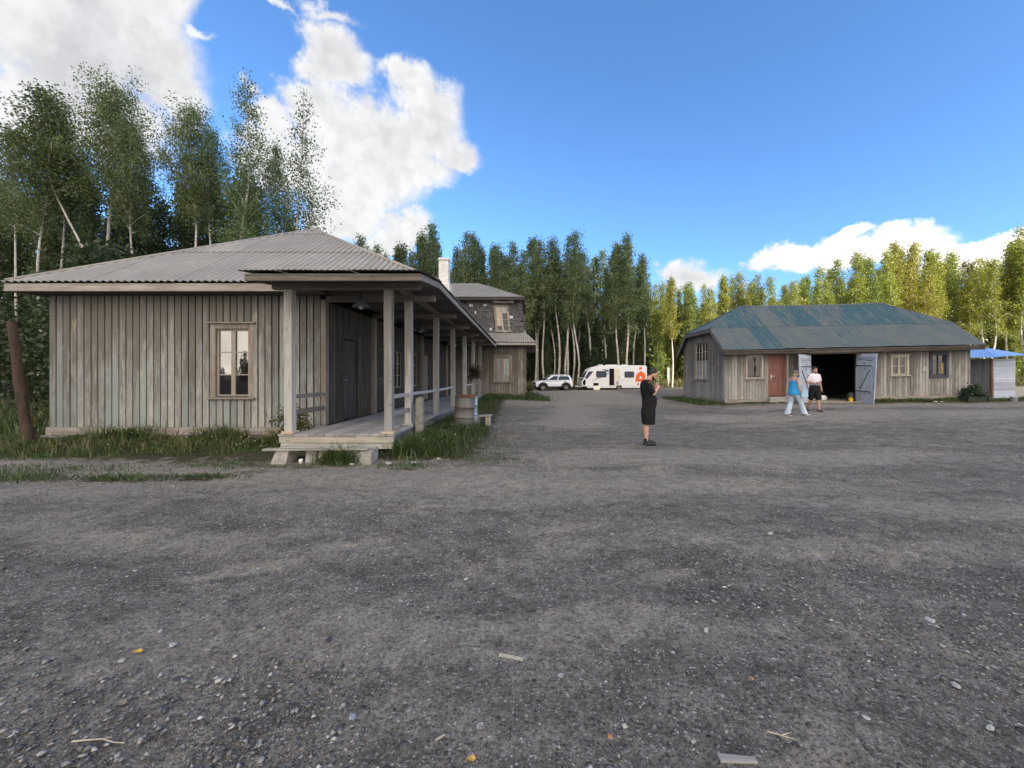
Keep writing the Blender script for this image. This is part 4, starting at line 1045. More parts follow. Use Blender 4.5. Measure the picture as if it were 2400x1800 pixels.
# gate leaves, sagging on their hinges
def leaf(h0, h1, f0, f1, nrm, label, inner):
    """h0,h1: hinge edge bottom/top; f0,f1: free edge bottom/top; nrm: towards the side with the ledges"""
    h0, h1, f0, f1, nrm = map(Vector, (h0, h1, f0, f1, nrm))
    def P(a, d, b): 
        p = (h0 * (1 - a) + f0 * a) * (1 - b) + (h1 * (1 - a) + f1 * a) * b
        return tuple(p + nrm * d)
    m = MB(); n = 6
    for i in range(n): m.box(i / n + .006, (i + 1) / n - .006, 0, .035, random.uniform(0, .006), 1 - random.uniform(0, .006), fn=lambda a, d, b: P(a, d, b))
    o = m.build('gate_leaf', M['bluedoor'], barn, bevel=.004, seg=1, label=label)
    m = MB()
    for b0, b1 in ((.0, .035), (.92, .965), (.735, .775), (.215, .255)): m.box(.03, .97, .036, .058, b0, b1, fn=lambda a, d, b: P(a, d, b))
    for a0, a1 in ((.0, .07), (.93, 1.)): m.box(a0, a1, .036, .05, .04, .73, fn=lambda a, d, b: P(a, d, b))
    m.build('ledge', M['bluedoor'], o, bevel=.003, seg=1)
    m = MB(); m.beam(P(.25, .05, .28), P(.8 if inner else .72, .05, .68), .03, .02, nrm); m.build('brace_rod', M['iron'], o)
    for b in (.235, .755): m = MB(); m.box(.02, .82, .059, .066, b - .008, b + .008, fn=lambda a, d, b_: P(a, d, b_)); m.build('hinge_strap', M['iron'], o)
    for a, b in ((.45, .80), (.5, .19), (.5, .69)): m = MB(); m.box(a - .018, a + .018, .06, .08, b - .008, b + .014, fn=lambda a_, d, b_: P(a_, d, b_)); m.build('latch', M['iron'], o)
    m = MB()
    for a, b, wd in ((.35, .93, .22), (.7, .905, .15)): m.box(a - wd, a + wd, .059, .061, b - .045, b - .038, fn=lambda a_, d, b_: P(a_, d, b_))
    m.build('scratch', M['iron'], o)
    return o
leaf((14.69, 19.93, .22), (14.69, 19.93, 2.68), (13.64, 19.29, .15), (13.60, 19.27, 2.69), (.5, -.85, 0), 'blue plank gate leaf folded back on the left', True)
leaf((17.09, 19.95, .27), (17.11, 19.95, 2.74), (16.96, 18.76, .20), (17.10, 18.74, 2.70), (-1, -.05, 0), 'blue plank gate leaf standing open on the right', False)
mb = MB(); mb.box(gate[0] - .09, gate[0], 19.9, 20.0, .27, 2.70, fn=sh); mb.box(gate[1], gate[1] + .09, 19.9, 20.0, .27, 2.70, fn=sh); mb.box(gate[0], gate[1], 19.92, 20, 2.62, 2.72, fn=sh); mb.build('gate_frame', M['casing'], barn)
mb = MB(); mb.box(13.50, 13.56, 19.95, 19.99, .36, 2.75, fn=sh); mb.build('wall_batten', M['casing_light'], barn)
# roof
br = MB(); RY, RZ = 22.65, 5.60; e0, e1 = 9.97, 23.33
def zz(x, z): return z + .021 * (x - 10)
Lb = e1 - e0; mz = (RZ - 2.92) / (RY - 19.5)
def hb(t): return max(0, min(3.15, 1.48 + t * 1.67 / 2.53, 1.48 + (Lb - t) * 1.67 / 2.43))
corrugated(br, (e0, 19.5, zz(e0, 2.92)), (e1, 19.5, zz(e1, 2.92)), (0, 1), mz, hb, .16, .013, (1.62,), 1.05, .022,
           [[.36, .34, .72, .44, .26, .34, .46, .44, .28, .36, .30, .28, .26], [.60, .78, .68, .42, .70, .76, .52, .66, .74, .78, .72, .66, .40]])
corrugated(br, (e1, 25.8, zz(e1, 2.92)), (e0, 25.8, zz(e0, 2.92)), (0, -1), mz, lambda t: hb(Lb - t), .15, .013, (1.62,), 1.05)
cz = 2.92 + mz * 1.48
corrugated(br, (e0, 24.32, zz(e0, cz)), (e0, 20.98, zz(e0, cz)), (1, 0), (RZ - cz) / 2.53, lambda t: max(0, min(t, 3.34 - t) * 2.53 / 1.67), .15, .013, (), 1.05)
corrugated(br, (e1, 20.98, zz(e1, cz)), (e1, 24.32, zz(e1, cz)), (-1, 0), (RZ - cz) / 2.43, lambda t: max(0, min(t, 3.34 - t) * 2.43 / 1.67), .15, .013, (), 1.05)
bro = br.build('roof', M['barn_roof'], barn, smooth=True)
mb = MB(); rA, rB = (12.5, RY, zz(12.5, RZ) + .02), (20.9, RY, zz(20.9, RZ) + .02)
rp = [Vector(rA).lerp(Vector(rB), k / 8) + Vector((0, 0, .05 * (abs(k - 4) / 4) ** 2 - .03)) for k in range(9)]
mb.tube(rp, .05, 8)
for r_, q_ in ((rA, (e0, 20.98, zz(e0, cz) + .02)), (rA, (e0, 24.32, zz(e0, cz) + .02)), (rB, (e1, 20.98, zz(e1, cz) + .02)), (rB, (e1, 24.32, zz(e1, cz) + .02))): mb.tube([r_, q_], .045, 8)
mb.build('ridge_cap', M['barn_roof'], bro, smooth=True)
mb = MB()
for a, b in ((e0 + .03, 14.0), (14.01, 18.3), (18.31, e1 - .03)): mb.box(a, b, 19.53, 19.57, 2.66, 2.885, fn=lambda x, y, z: (x, y, zz(x, z)))
mb.box(e0 + .03, e1 - .03, 19.515, 19.529, 2.80, 2.885, fn=lambda x, y, z: (x, y, zz(x, z)))
mb.build('fascia', M['barn_fascia'], barn, bevel=.005)
mb = MB(); mb.box(e0 + .08, e1 - .08, 19.575, 20.0, 2.69, 2.71, fn=lambda x, y, z: (x, y, zz(x, z))); mb.build('soffit', M['barn_fascia'], barn)
for xv in (e0 + .03, e1 - .03):
    mb = MB(); q = [(xv, 19.58, zz(xv, 2.82)), (xv, 20.98, zz(xv, cz - .11)), (xv, 24.32, zz(xv, cz - .11)), (xv, 25.75, zz(xv, 2.82))]
    for a, b in zip(q[:-1], q[1:]): mb.beam(a, b, .04, .20, (0, 0, 1))
    mb.build('verge_board', M['barn_verge'], barn, bevel=.005)
    mb = MB(); si = .02 if xv < 15 else -.02
    xin = BX0 if xv < 15 else BX1
    for a, b in zip(q[:-1], q[1:]):
        mb.add([(a[0] + si, a[1], a[2] + .06), (b[0] + si, b[1], b[2] + .06), (xin, b[1], b[2] + .06), (xin, a[1], a[2] + .06), (a[0] + si, a[1], a[2] + .085), (b[0] + si, b[1], b[2] + .085), (xin, b[1], b[2] + .085), (xin, a[1], a[2] + .085)], [(0, 1, 2, 3), (7, 6, 5, 4), (0, 4, 5, 1), (1, 5, 6, 2), (2, 6, 7, 3), (3, 7, 4, 0)])
    mb.build('soffit', M['barn_fascia'], barn)
# things inside the barn
sr = empty('shelf_rack', (16.35, 22.3, .27), 'tall dark rack with pale things on its shelves deep in the barn', 'shelf')
mb = MB()
for x in (15.9, 16.8):
    for y in (22.1, 22.5): mb.box(x - .03, x + .03, y - .03, y + .03, .27, 2.4)
mb.build('frame', M['iron'], sr)
for z in (.6, 1.1, 1.6, 2.1):
    mb = MB(); mb.box(15.88, 16.82, 22.08, 22.52, z, z + .03); mb.build('shelf', M['beam_x'], sr)
for x, y, z, sx, sz, c, lab in ((16.2, 22.2, 1.13, .3, .28, 'cream', 'pale box on a shelf of the dark barn rack'), (16.55, 22.2, 1.63, .25, .2, 'paper', 'white carton on an upper shelf of the barn rack'), (16.1, 22.2, 2.13, .35, .15, 'concrete', 'grey carton on top of the barn rack')):
    mb = MB(); mb.box(x - sx / 2, x + sx / 2, y - .1, y + .2, z, z + sz); mb.box(x - sx / 2 - .006, x + sx / 2 + .006, y - .106, y + .206, z + sz * .82, z + sz + .006); tag(mb.build('carton', M[c], None, bevel=.008), lab, 'box')
mb = MB(); mb.prism([(15.0, .28), (15.75, .28), (15.62, .8), (15.45, 1.5), (15.15, 1.65), (15.0, 1.3)], 21.0, 21.06, fn=lambda x, y, z: (x, y + .18 * (z - .28), z)); tag(mb.build('leaning_panel', M['cream'], None, bevel=.01), 'pale curved panel leaning in the dark behind the man in white', 'panel')
def sack(x, y, z, s, name, mat, lab, cat, sq=.8):
    bm = bmesh.new(); bmesh.ops.create_icosphere(bm, subdivisions=3, radius=1)
    for v_ in bm.verts:
        c = v_.co; k = 1 + .16 * math.sin(c.x * 5 + x) * math.cos(c.y * 4 + z) + .07 * math.sin(c.z * 11)
        v_.co = Vector((c.x * k * s, c.y * k * s * .7, (max(c.z, -.6) + .6) * k * s * sq))
    me = bpy.data.meshes.new(name); bm.to_mesh(me); bm.free()
    o = link(me, name, mat, None, True); o.location = (x, y, z); return tag(o, lab, cat)
sack(16.0, 20.9, .27, .26, 'white_sack', M['whitecloth'], 'crumpled white sack on the barn floor', 'sack', .7)
bp = empty('backpack', (16.72, 19.86, .27), 'black bag standing behind the yellow canister in the barn gateway', 'bag')
mb = MB(); mb.lathe([(.13, .27), (.17, .32), (.18, .5), (.15, .66), (.08, .74), (.03, .75)], (16.72, 19.86, 0), 16); mb.build('body', M['black_plastic'], bp, smooth=True)
mb = MB(); mb.box(16.62, 16.82, 19.67, 19.72, .33, .52); mb.build('pocket', M['rubber'], bp, bevel=.02)
mb = MB(); mb.tube([(16.68, 19.86, .74), (16.68, 19.86, .80), (16.76, 19.86, .80), (16.76, 19.86, .74)], .01, 6); mb.build('handle', M['rubber'], bp)
cn = empty('canister', (16.52, 19.62, .27), 'small bright yellow canister on the barn threshold', 'canister')
mb = MB(); mb.prism([(16.45, .275), (16.59, .275), (16.60, .42), (16.56, .47), (16.48, .47), (16.44, .42)], 19.56, 19.68); mb.build('body', M['yellow'], cn, bevel=.012)
mb = MB(); mb.tube([(16.48, 19.62, .47), (16.49, 19.62, .515), (16.55, 19.62, .515), (16.56, 19.62, .47)], .011, 8); mb.build('handle', M['yellow'], cn)
mb = MB(); mb.lathe([(.018, .47), (.018, .50)], (16.575, 19.6, 0), 10); mb.build('cap', M['iron'], cn)

# ------------------------------------------------------------------ shed, planter, bucket
shed = empty('shed', (26.2, 21.9, .3), 'small pale blue shed with a bright blue tin roof right of the barn', 'shed')
mb = MB()
for k in range(15):
    z0 = .34 + k * .147
    mb.box(25.68, 26.95, 21.2, 21.235, z0 + .004, z0 + .143, fn=lambda x, y, z: (x, y + .006 * math.sin(z * 43), z))
mb.build('siding', M['shed_blue'], shed, bevel=.004)
mb = MB(); boards(mb, wallmap('-x', 25.62), 21.24, 22.75, .34, 2.55, .14, .012, .03); mb.build('wall', M['shed_grey'], shed)
mb = MB(); mb.box(25.64, 26.93, 21.24, 22.75, .3, 2.5); mb.build('wall_core', M['dark_inside'], shed)
mb = MB(); boards(mb, wallmap('+x', 26.95), 21.24, 22.75, .34, 2.55, .14, .012, .03); mb.build('wall', M['shed_grey'], shed)
mb = MB(); mb.box(25.56, 25.67, 21.13, 21.23, .1, 2.56, fn=lambda x, y, z: (x + .02 * math.sin(z * 2.), y, z)); mb.build('post', M['brownpost'], shed, bevel=.01)
mb = MB(); boards(mb, wallmap('-y', 22.85), 24.4, 25.57, .30, 2.5, .3, .03, .03); mb.build('lean_to_wall', M['shed_blue'], shed)
sr_ = MB()
def sheetr(A, B, apex, nrow=1):
    A, B, apex = Vector(A), Vector(B), Vector(apex); e = (B - A); L = e.length; n = int(L / .03); vs = []; fs = []
    nrm = e.cross(apex - A).normalized(); nrm = nrm if nrm.z > 0 else -nrm
    for i in range(n + 1):
        t = i / n; p = A + e * t; w_ = math.cos(t * L * 2 * math.pi / .15) * .012 + .01 * math.sin(t * 5)
        vs += [p + nrm * w_, p.lerp(apex, .5) + nrm * w_ * .5, p.lerp(apex, 1.)]
    for i in range(n): fs += [(3 * i, 3 * i + 3, 3 * i + 4, 3 * i + 1), (3 * i + 1, 3 * i + 4, 3 * i + 5, 3 * i + 2)]
    sr_.add(vs, fs)
c_ = [(25.25, 20.75, 2.60), (27.05, 20.75, 2.74), (27.2, 23.1, 2.75), (24.3, 23.1, 2.66)]; ap = (26.0, 21.9, 3.22)
for k in range(4): sheetr(c_[k], c_[(k + 1) % 4], ap)
sr_.build('roof', M['shed_roof'], shed, smooth=True)
pl = empty('planter_box', (22.4, 19.35, .25), 'dark green wooden planter box at the right corner of the barn', 'planter')
mb = MB()
for k in range(3): mb.box(21.95, 22.95, 19.1, 19.13, .24 + k * .115, .35 + k * .115); mb.box(21.95, 22.95, 19.57, 19.6, .24 + k * .115, .35 + k * .115)
for k in range(3): mb.box(21.95, 21.98, 19.13, 19.57, .24 + k * .115, .35 + k * .115); mb.box(22.92, 22.95, 19.13, 19.57, .24 + k * .115, .35 + k * .115)
mb.build('boards', M['planter'], pl, bevel=.004)
mb = MB()
for x in (21.93, 22.93): mb.box(x - .035, x + .035, 19.05, 19.098, .2, .62)
mb.build('corner_post', M['planter'], pl, bevel=.005)
mb = MB(); mb.box(21.99, 22.91, 19.14, 19.56, .3, .5); mb.build('soil', plain('soil', (.05, .04, .03), .95), pl)
bk = empty('bucket', (24.2, 19.1, .3), 'pale bluish bucket on the ground beside the blue shed', 'bucket')
mb = MB(); mb.lathe([(.11, 0), (.14, .26), (.145, .26), (.145, .28), (.13, .28), (.1, .02)], (24.2, 19.1, .3), 18); mb.build('body', M['bucket'], bk, smooth=True)
mb = MB(); mb.tube([(24.06, 19.1, .57), (24.1, 19.0, .5), (24.2, 18.95, .46), (24.3, 19.0, .5), (24.34, 19.1, .57)], .005, 6); mb.build('handle', M['steel'], bk)

# ------------------------------------------------------------------ the white car
def wheel(parent, x, y, r, wdt, side, rim, hub=None):
    t = MB(); t.lathe([(r * .62, -wdt / 2), (r * .93, -wdt / 2), (r, -wdt * .32), (r, wdt * .32), (r * .93, wdt / 2), (r * .62, wdt / 2)], (x, y, r), 28, 'y', None, False)
    o = t.build('wheel', M['rubber'], parent, local=True, smooth=True)
    q = MB(); yo = y + side * wdt * .42
    q.lathe([(r * .60, -.02), (r * .60, .005), (r * .54, .01), (r * .52, -.015)], (x, yo, r), 24, 'y', None, False)
    for k in range(5):
        a = 2 * math.pi * k / 5 + .3
        q.beam((x + r * .1 * math.cos(a), yo, r + r * .1 * math.sin(a)), (x + r * .57 * math.cos(a), yo, r + r * .57 * math.sin(a)), .055, .03, (0, 1, 0))
    q.lathe([(r * .16, -.03), (r * .16, .02)], (x, yo, r), 14, 'y')
    q.build('rim', rim, o, local=True)
    q = MB(); q.lathe([(r * .63, -.03), (r * .63, -.02)], (x, yo - side * .04, r), 20, 'y'); q.build('wheel_disc', M['black_plastic'], o, local=True)
    return o
car = empty('off_road_car', (2.70, 41., 0), 'white off-road car with black bumpers parked in front of the birches', 'car', rot=R(13))
cw = .84
low = [(-2.0, .40), (-2.06, .55), (-2.05, .80), (-1.98, .96), (-1.80, 1.02), (-1.02, 1.09), (1.92, 1.10), (2.0, .95), (2.03, .62), (1.98, .40)]
mb = MB()
def tap(x, y, z):  # nose and tail narrow slightly, sides tuck under
    k = 1 - .10 * max(0, abs(x) - 1.35) ** 1.5 - .05 * max(0, .62 - z) - .03 * max(0, z - .9) * 4
    return (x, y * k, z)
# body sides are cut by the wheel arches
def arch(cx, r, n=9): return [(cx + r * math.cos(math.pi * (1 - k / (n - 1))), .40 + max(0, .34 - .40 + r * math.sin(math.pi * k / (n - 1)))) for k in range(n)]
poly = [(-2.0, .40), *[p for p in arch(-1.28, .42)], *[p for p in arch(1.22, .42)], *low[::-1][0:9]]
bm = bmesh.new()
ring = []
NY = 7
for j in range(NY):
    yy = -cw + 2 * cw * j / (NY - 1)
    ring.append([bm.verts.new(tap(x, yy, z - .02 * (abs(yy) / cw) ** 4 * (z > .9))) for x, z in poly])
for j in range(NY - 1):
    for i in range(len(poly)):
        k = (i + 1) % len(poly); bm.faces.new((ring[j][i], ring[j][k], ring[j + 1][k], ring[j + 1][i]))
bm.faces.new(ring[0][::-1]); bm.faces.new(ring[-1])
bmesh.ops.recalc_face_normals(bm, faces=bm.faces)
me = bpy.data.meshes.new('body'); bm.to_mesh(me); bm.free()
M['carwhite'] = plain('white car paint', (.70, .75, .82), .22, 0, .02, 2, .5)
bo = link(me, 'body', M['carwhite'], car); md = bo.modifiers.new('bevel', 'BEVEL'); md.width = .035; md.segments = 3; md.limit_method = 'ANGLE'; md.angle_limit = R(40)
cb = [(-1.05, 1.085), (1.93, 1.09)]; ct = [(-.30, 1.60), (1.70, 1.61)]; yb, yt = .80, .66
def cabp(u, v, side): # u along the length, v up
    xb = cb[0][0] + (cb[1][0] - cb[0][0]) * u; xt = ct[0][0] + (ct[1][0] - ct[0][0]) * u
    return (xb + (xt - xb) * v, side * (yb + (yt - yb) * v), 1.085 + (1.605 - 1.085) * v)
mb = MB(); vs = [cabp(0, 0, -1), cabp(1, 0, -1), cabp(1, 0, 1), cabp(0, 0, 1), cabp(0, 1, -1), cabp(1, 1, -1), cabp(1, 1, 1), cabp(0, 1, 1)]
mb.add(vs, [(0, 3, 2, 1), (4, 5, 6, 7), (0, 1, 5, 4), (1, 2, 6, 5), (2, 3, 7, 6), (3, 0, 4, 7)]); mb.build('cabin', M['carwhite'], car, local=True, bevel=.07, seg=4, smooth=True)
def sidepoly(pts, side, d0, d1):
    m = MB(); n = len(pts)
    v0 = [cabp(u, v, side) for u, v in pts]; nv = Vector((0, side, .26)).normalized()
    vs = [tuple(Vector(p) + nv * d0) for p in v0] + [tuple(Vector(p) + nv * d1) for p in v0]
    m.add(vs, [tuple(range(n)), tuple(range(2 * n - 1, n - 1, -1))] + [(i, i + n, (i + 1) % n + n, (i + 1) % n) for i in range(n)]); return m
for s in (-1, 1):
    sidepoly([(.12, .08), (.42, .08), (.40, .85), (.16, .85), (.10, .4)], s, -.01, .012).build('side_window', M['carglass'], car, local=True)
    sidepoly([(.46, .08), (.90, .12), (.93, .5), (.88, .85), (.44, .85)], s, -.01, .012).build('side_window', M['carglass'], car, local=True)
nvx = Vector((-.52, 0, .75)).normalized()
mb = MB(); q = [Vector(cabp(0, v, sd_)) for v, sd_ in ((.06, -.9), (.06, .9), (.93, .9), (.93, -.9))]
mb.add([tuple(p - nvx * .01) for p in q] + [tuple(p + nvx * .014) for p in q], [(3, 2, 1, 0), (4, 5, 6, 7), (0, 1, 5, 4), (1, 2, 6, 5), (2, 3, 7, 6), (3, 0, 4, 7)]); mb.build('windscreen', M['carglass'], car, local=True)
mb = MB(); mb.box(-2.13, -1.72, -.80, .80, .36, .60, fn=tap); mb.build('front_bumper', M['black_plastic'], car, local=True, bevel=.04, seg=3)
mb = MB(); mb.box(-2.085, -2.02, -.62, .62, .66, .88); 
for k in range(5): mb.box(-2.095, -2.08, -.60, .60, .68 + k * .04, .695 + k * .04)
mb.build('grille', M['black_plastic'], car, local=True, bevel=.006)
mb = MB(); mb.box(1.7, 2.08, -.8, .8, .36, .60, fn=tap); mb.build('rear_bumper', M['black_plastic'], car, local=True, bevel=.04, seg=3)
for s in (-1, 1):
    mb = MB(); mb.box(-2.04, -1.82, s * .60, s * .775, .76, .92); mb.build('headlight', plain('headlight glass', (.75, .78, .8), .1, .2, .05, 8), car, local=True, bevel=.03, seg=3)
    mb = MB(); mb.box(1.93, 2.035, s * .66, s * .79, .72, 1.0); mb.build('tail_light', M['redprint'], car, local=True, bevel=.02)
    mb = MB(); mb.box(-.86, -.72, s * .84, s * 1.0, 1.10, 1.22); mb.build('mirror', M['black_plastic'], car, local=True, bevel=.03, seg=3)
    mb = MB(); mb.box(.05, .22, s * .842, s * .86, .93, .96); mb.build('door_handle', M['black_plastic'], car, local=True, bevel=.006)
    mb = MB(); mb.box(1.02, 1.19, s * .842, s * .86, .94, .97); mb.build('door_handle', M['black_plastic'], car, local=True, bevel=.006)
    mb = MB(); mb.box(-.80, .76, s * .78, s * .858, .34, .46); mb.build('sill_cladding', M['black_plastic'], car, local=True, bevel=.02)
    mb = MB(); mb.tube([(-.1, s * .6, 1.63), (.1, s * .6, 1.68), (1.4, s * .6, 1.68), (1.6, s * .6, 1.63)], .018, 8); mb.build('roof_rail', M['carwhite'], car, local=True)
    for xc in (-1.28, 1.22):
        m = MB(); v = []; f = []; n = 14
        for k in range(n + 1):
            t = math.pi * (1 - k / n) ; 
            for rr_ in (.385, .545): v += [(xc + rr_ * math.cos(t), s * .80, .36 + rr_ * .98 * math.sin(t)), (xc + rr_ * math.cos(t), s * .895, .36 + rr_ * .98 * math.sin(t))]
        for k in range(n):
            a = 4 * k; b = a + 4; f += [(a, b, b + 2, a + 2), (a + 1, a + 3, b + 3, b + 1), (a, a + 1, b + 1, b), (a + 2, b + 2, b + 3, a + 3)]
        m.add(v, f); m.build('wheel_arch', M['black_plastic'], car, local=True)
        wheel(car, xc, s * .72, .345, .23, s, M['alloy'])
mb = MB(); mb.box(-2.15, -2.134, -.26, .26, .44, .55); np_ = mb.build('number_plate', M['paper'], car, local=True)
mb = MB()
for k in range(7): mb.box(-2.154, -2.15, -.2 + k * .057, -.2 + k * .057 + .03, .465, .525)
mb.build('plate_mark', M['iron'], np_, local=True)
mb = MB(); mb.box(-1.9, 1.9, -.7, .7, .30, .42); mb.build('underbody', M['black_plastic'], car, local=True)

# ------------------------------------------------------------------ caravan
van = empty('caravan', ((1433.7 - U0) / 21.43, 42., 0), 'white touring caravan with an orange house emblem and open door parked behind the yard', 'caravan', rot=R(2.))
prof = [(3.52, .42), (3.53, .7), (3.53, 2.45), (3.46, 2.60), (3.30, 2.66), (.5, 2.69), (-1.55, 2.64), (-2.2, 2.50), (-2.60, 2.33), (-2.86, 2.08), (-3.05, 1.72), (-3.22, 1.33), (-3.42, 1.05), (-3.5, .85), (-3.46, .55), (-3.36, .42)]
VW = 1.12
mb = MB(); mb.prism(prof, -VW, VW); mb.build('body', M['white_paint'], van, local=True, bevel=.06, seg=3)
mb = MB(); mb.box(-2.9, .22, -VW - .004, VW + .004, .27, .42); mb.box(.80, 3.45, -VW - .004, VW + .004, .27, .42); mb.build('skirt', M['white_paint'], van, local=True, bevel=.01)
mb = MB(); mb.box(-3.0, 3.4, -.9, .9, .12, .30); mb.box(.2, .85, -VW + .02, VW - .02, .3, .6); mb.build('chassis', M['black_plastic'], van, local=True)
def vpan(name, x0, x1, z0, z1, mat, d=.012, bv=.05, parent=van, y0=-VW):
    m = MB(); m.box(x0, x1, y0 - d, y0 + .01, z0, z1); return m.build(name, mat, parent, local=True, bevel=min(bv, d * .45), seg=2)
def rrect(x0, x1, z0, z1, r, n=5):
    pts = []
    for cx, cz_, a0 in ((x1 - r, z1 - r, 0), (x0 + r, z1 - r, 90), (x0 + r, z0 + r, 180), (x1 - r, z0 + r, 270)):
        for k in range(n): a = R(a0 + 90 * k / (n - 1)); pts.append((cx + r * math.cos(a), cz_ + r * math.sin(a)))
    return pts
def vpoly(name, pts, mat, d=.006, parent=van, d0=0.):
    m = MB(); m.prism(pts, -VW - d0 - d, -VW - d0 + .004); return m.build(name, mat, parent, local=True)
for x0, x1, z0, z1 in ((-1.94, -.87, 1.40, 2.05), (1.10, 2.10, 1.38, 2.0)):
    o = vpoly('window', rrect(x0 - .02, x1 + .02, z0 - .02, z1 + .02, .13), M['black_plastic'], .018); vpoly('pane', rrect(x0 + .03, x1 - .03, z0 + .03, z1 - .03, .1), M['vanglass'], .008, o, .018)
vpoly('window', [(-2.24, 2.03), (-2.75, 2.03), (-3.16, 1.36), (-2.92, 1.20)], M['vanglass'], .012, van)
mb = MB(); a_, b_ = Vector((-2.88, 0, 2.05)), Vector((-3.2, 0, 1.38)); nn = Vector((-.92, 0, .4)).normalized()
mb.add([tuple(Vector((p.x, y, p.z)) + nn * d) for d in (-.01, .025) for p, y in ((a_, -.95), (a_, .95), (b_, .95), (b_, -.95))], [(0, 1, 2, 3), (7, 6, 5, 4), (0, 4, 5, 1), (1, 5, 6, 2), (2, 6, 7, 3), (3, 7, 4, 0)]); mb.build('front_window', M['vanglass'], van, local=True)
o = vpoly('doorway', rrect(-.55, -.02, .54, 2.32, .06), M['dark_inside'], .012)
o = vpan('door', -.03, .57, .52, 2.34, M['cream'], .06, .03); vpan('vent', .15, .42, .64, .98, M['greyprint'], .075, .01, o); 
m = MB(); m.box(.47, .52, -VW - .10, -VW - .06, 1.38, 1.5); m.build('handle', M['black_plastic'], o, local=True)
vpoly('swoosh', [(-2.52, .98), (-1.55, 1.40), (-1.36, 1.40), (-2.2, 1.06)], M['slateblue'], .005); vpoly('swoosh', [(-1.40, 2.22), (-1.05, 2.26), (-.62, 2.19), (-.60, 1.98), (-.72, 1.95), (-1.05, 2.14)], M['slateblue'], .004); vpoly('swoosh', [(-.9, 1.55), (-.6, 1.80), (-.6, 1.93), (-.86, 1.70)], M['slateblue'], .004)
vpoly('print_line', [(.60, 1.11), (1.20, 1.11), (1.20, 1.135), (.60, 1.135)], M['orange'], .004); vpoly('print_line', [(.60, .96), (1.5, .96), (1.5, .98), (.60, .98)], M['greyprint'], .004); vpoly('print_line', [(-1.66, 1.09), (-.86, 1.09), (-.86, 1.115), (-1.66, 1.115)], M['greyprint'], .004); vpoly('print_line', [(1.4, 1.07), (2.1, 1.07), (2.1, 1.085), (1.4, 1.085)], M['greyprint'], .004)
em = vpoly('house_emblem', [(2.23, .93), (2.36, 1.70), (2.86, 2.08), (3.37, 1.73), (3.21, .93)], M['orange'], .006)
vpoly('emblem_window', [(2.70, 1.22), (2.94, 1.22), (2.96, 1.47), (2.72, 1.47)], M['white_paint'], .005, em, .006); vpoly('emblem_chimney', [(2.63, 2.22), (2.92, 2.20), (2.99, 2.48), (2.70, 2.50)], M['orange'], .006, em)
for cx in (2.54, 2.86): vpoly('emblem_wheel', [(cx + .10 * math.cos(k * math.pi / 8), .66 + .13 * math.sin(k * math.pi / 8)) for k in range(16)], M['redprint'], .006, em)
vpoly('emblem_band', [(2.25, 1.0), (2.75, 1.0), (2.76, 1.04), (2.255, 1.04)], plain('dark print', (.3, .05, .02)), .004, em, .006)
vpan('hatch', 1.25, 2.1, .48, .80, M['white_paint'], .008, .003)
o = vpoly('locker', rrect(-2.26, -1.70, .50, .80, .02), M['dark_inside'], .008); m = MB(); m.add([(-2.28, -VW - .012, .50), (-1.60, -VW - .012, .50), (-1.60, -VW - .22, .08), (-2.28, -VW - .22, .08), (-2.28, -VW - .04, .50), (-1.60, -VW - .04, .50), (-1.60, -VW - .25, .08), (-2.28, -VW - .25, .08)], [(0, 1, 2, 3), (7, 6, 5, 4), (0, 4, 5, 1), (1, 5, 6, 2), (2, 6, 7, 3), (3, 7, 4, 0)]); m.build('locker_flap', M['cream'], o, local=True)
o = vpoly('gas_locker', [(-3.30, .55), (-3.12, .56), (-3.06, 1.05), (-3.16, 1.22), (-3.34, 1.02), (-3.40, .8)], M['dark_inside'], .008)
m = MB(); m.add([(x, y, z + dz) for dz in (0, .035) for x, y, z in ((-3.80, -1.0, 1.37), (-2.93, -1.14, 1.21), (-2.93, 1.1, 1.21), (-3.80, 1.0, 1.37))], [(3, 2, 1, 0), (4, 5, 6, 7), (0, 1, 5, 4), (1, 2, 6, 5), (2, 3, 7, 6), (3, 0, 4, 7)]); m.build('locker_lid', M['cream'], van, local=True, bevel=.012)
m = MB(); m.box(-4.03, -3.2, -.16, .16, .33, .47); m.tube([(-3.2, -.7, .4), (-4.0, -.08, .4)], .05, 8); m.tube([(-3.2, .7, .4), (-4.0, .08, .4)], .05, 8); m.build('drawbar', M['white_paint'], van, local=True, bevel=.02)
m = MB(); m.lathe([(.1, 0), (.1, .06)], (-3.6, 0, 0), 12); m.tube([(-3.6, 0, .05), (-3.6, 0, .5)], .03, 8); m.build('jockey_wheel', M['iron'], van, local=True)
for x0, x1 in ((-1.6, -1.05), (-.7, .45), (1.0, 1.5)): m = MB(); m.box(x0, x1, -.4, .3, 2.66, 2.76); m.build('roof_hatch', M['white_paint'], van, local=True, bevel=.04, seg=3)
for x in (3.0,): m = MB(); m.box(3.535, 3.55, -1.0, 1.0, .55, .75); m.build('rear_lights', M['redprint'], van, local=True)
m = MB(); m.tube([(-2.55, -1.0, .3), (-2.7, -1.0, .02)], .025, 6); m.tube([(2.6, -1.0, .3), (2.45, -1.0, .02)], .025, 6); m.tube([(3.1, 1.0, .3), (2.95, 1.0, .02)], .025, 6); m.build('corner_steady', M['iron'], van, local=True)
for s in (-1, 1): wheel(van, .5, s * (VW - .07), .31, .2, s, M['alloy'])
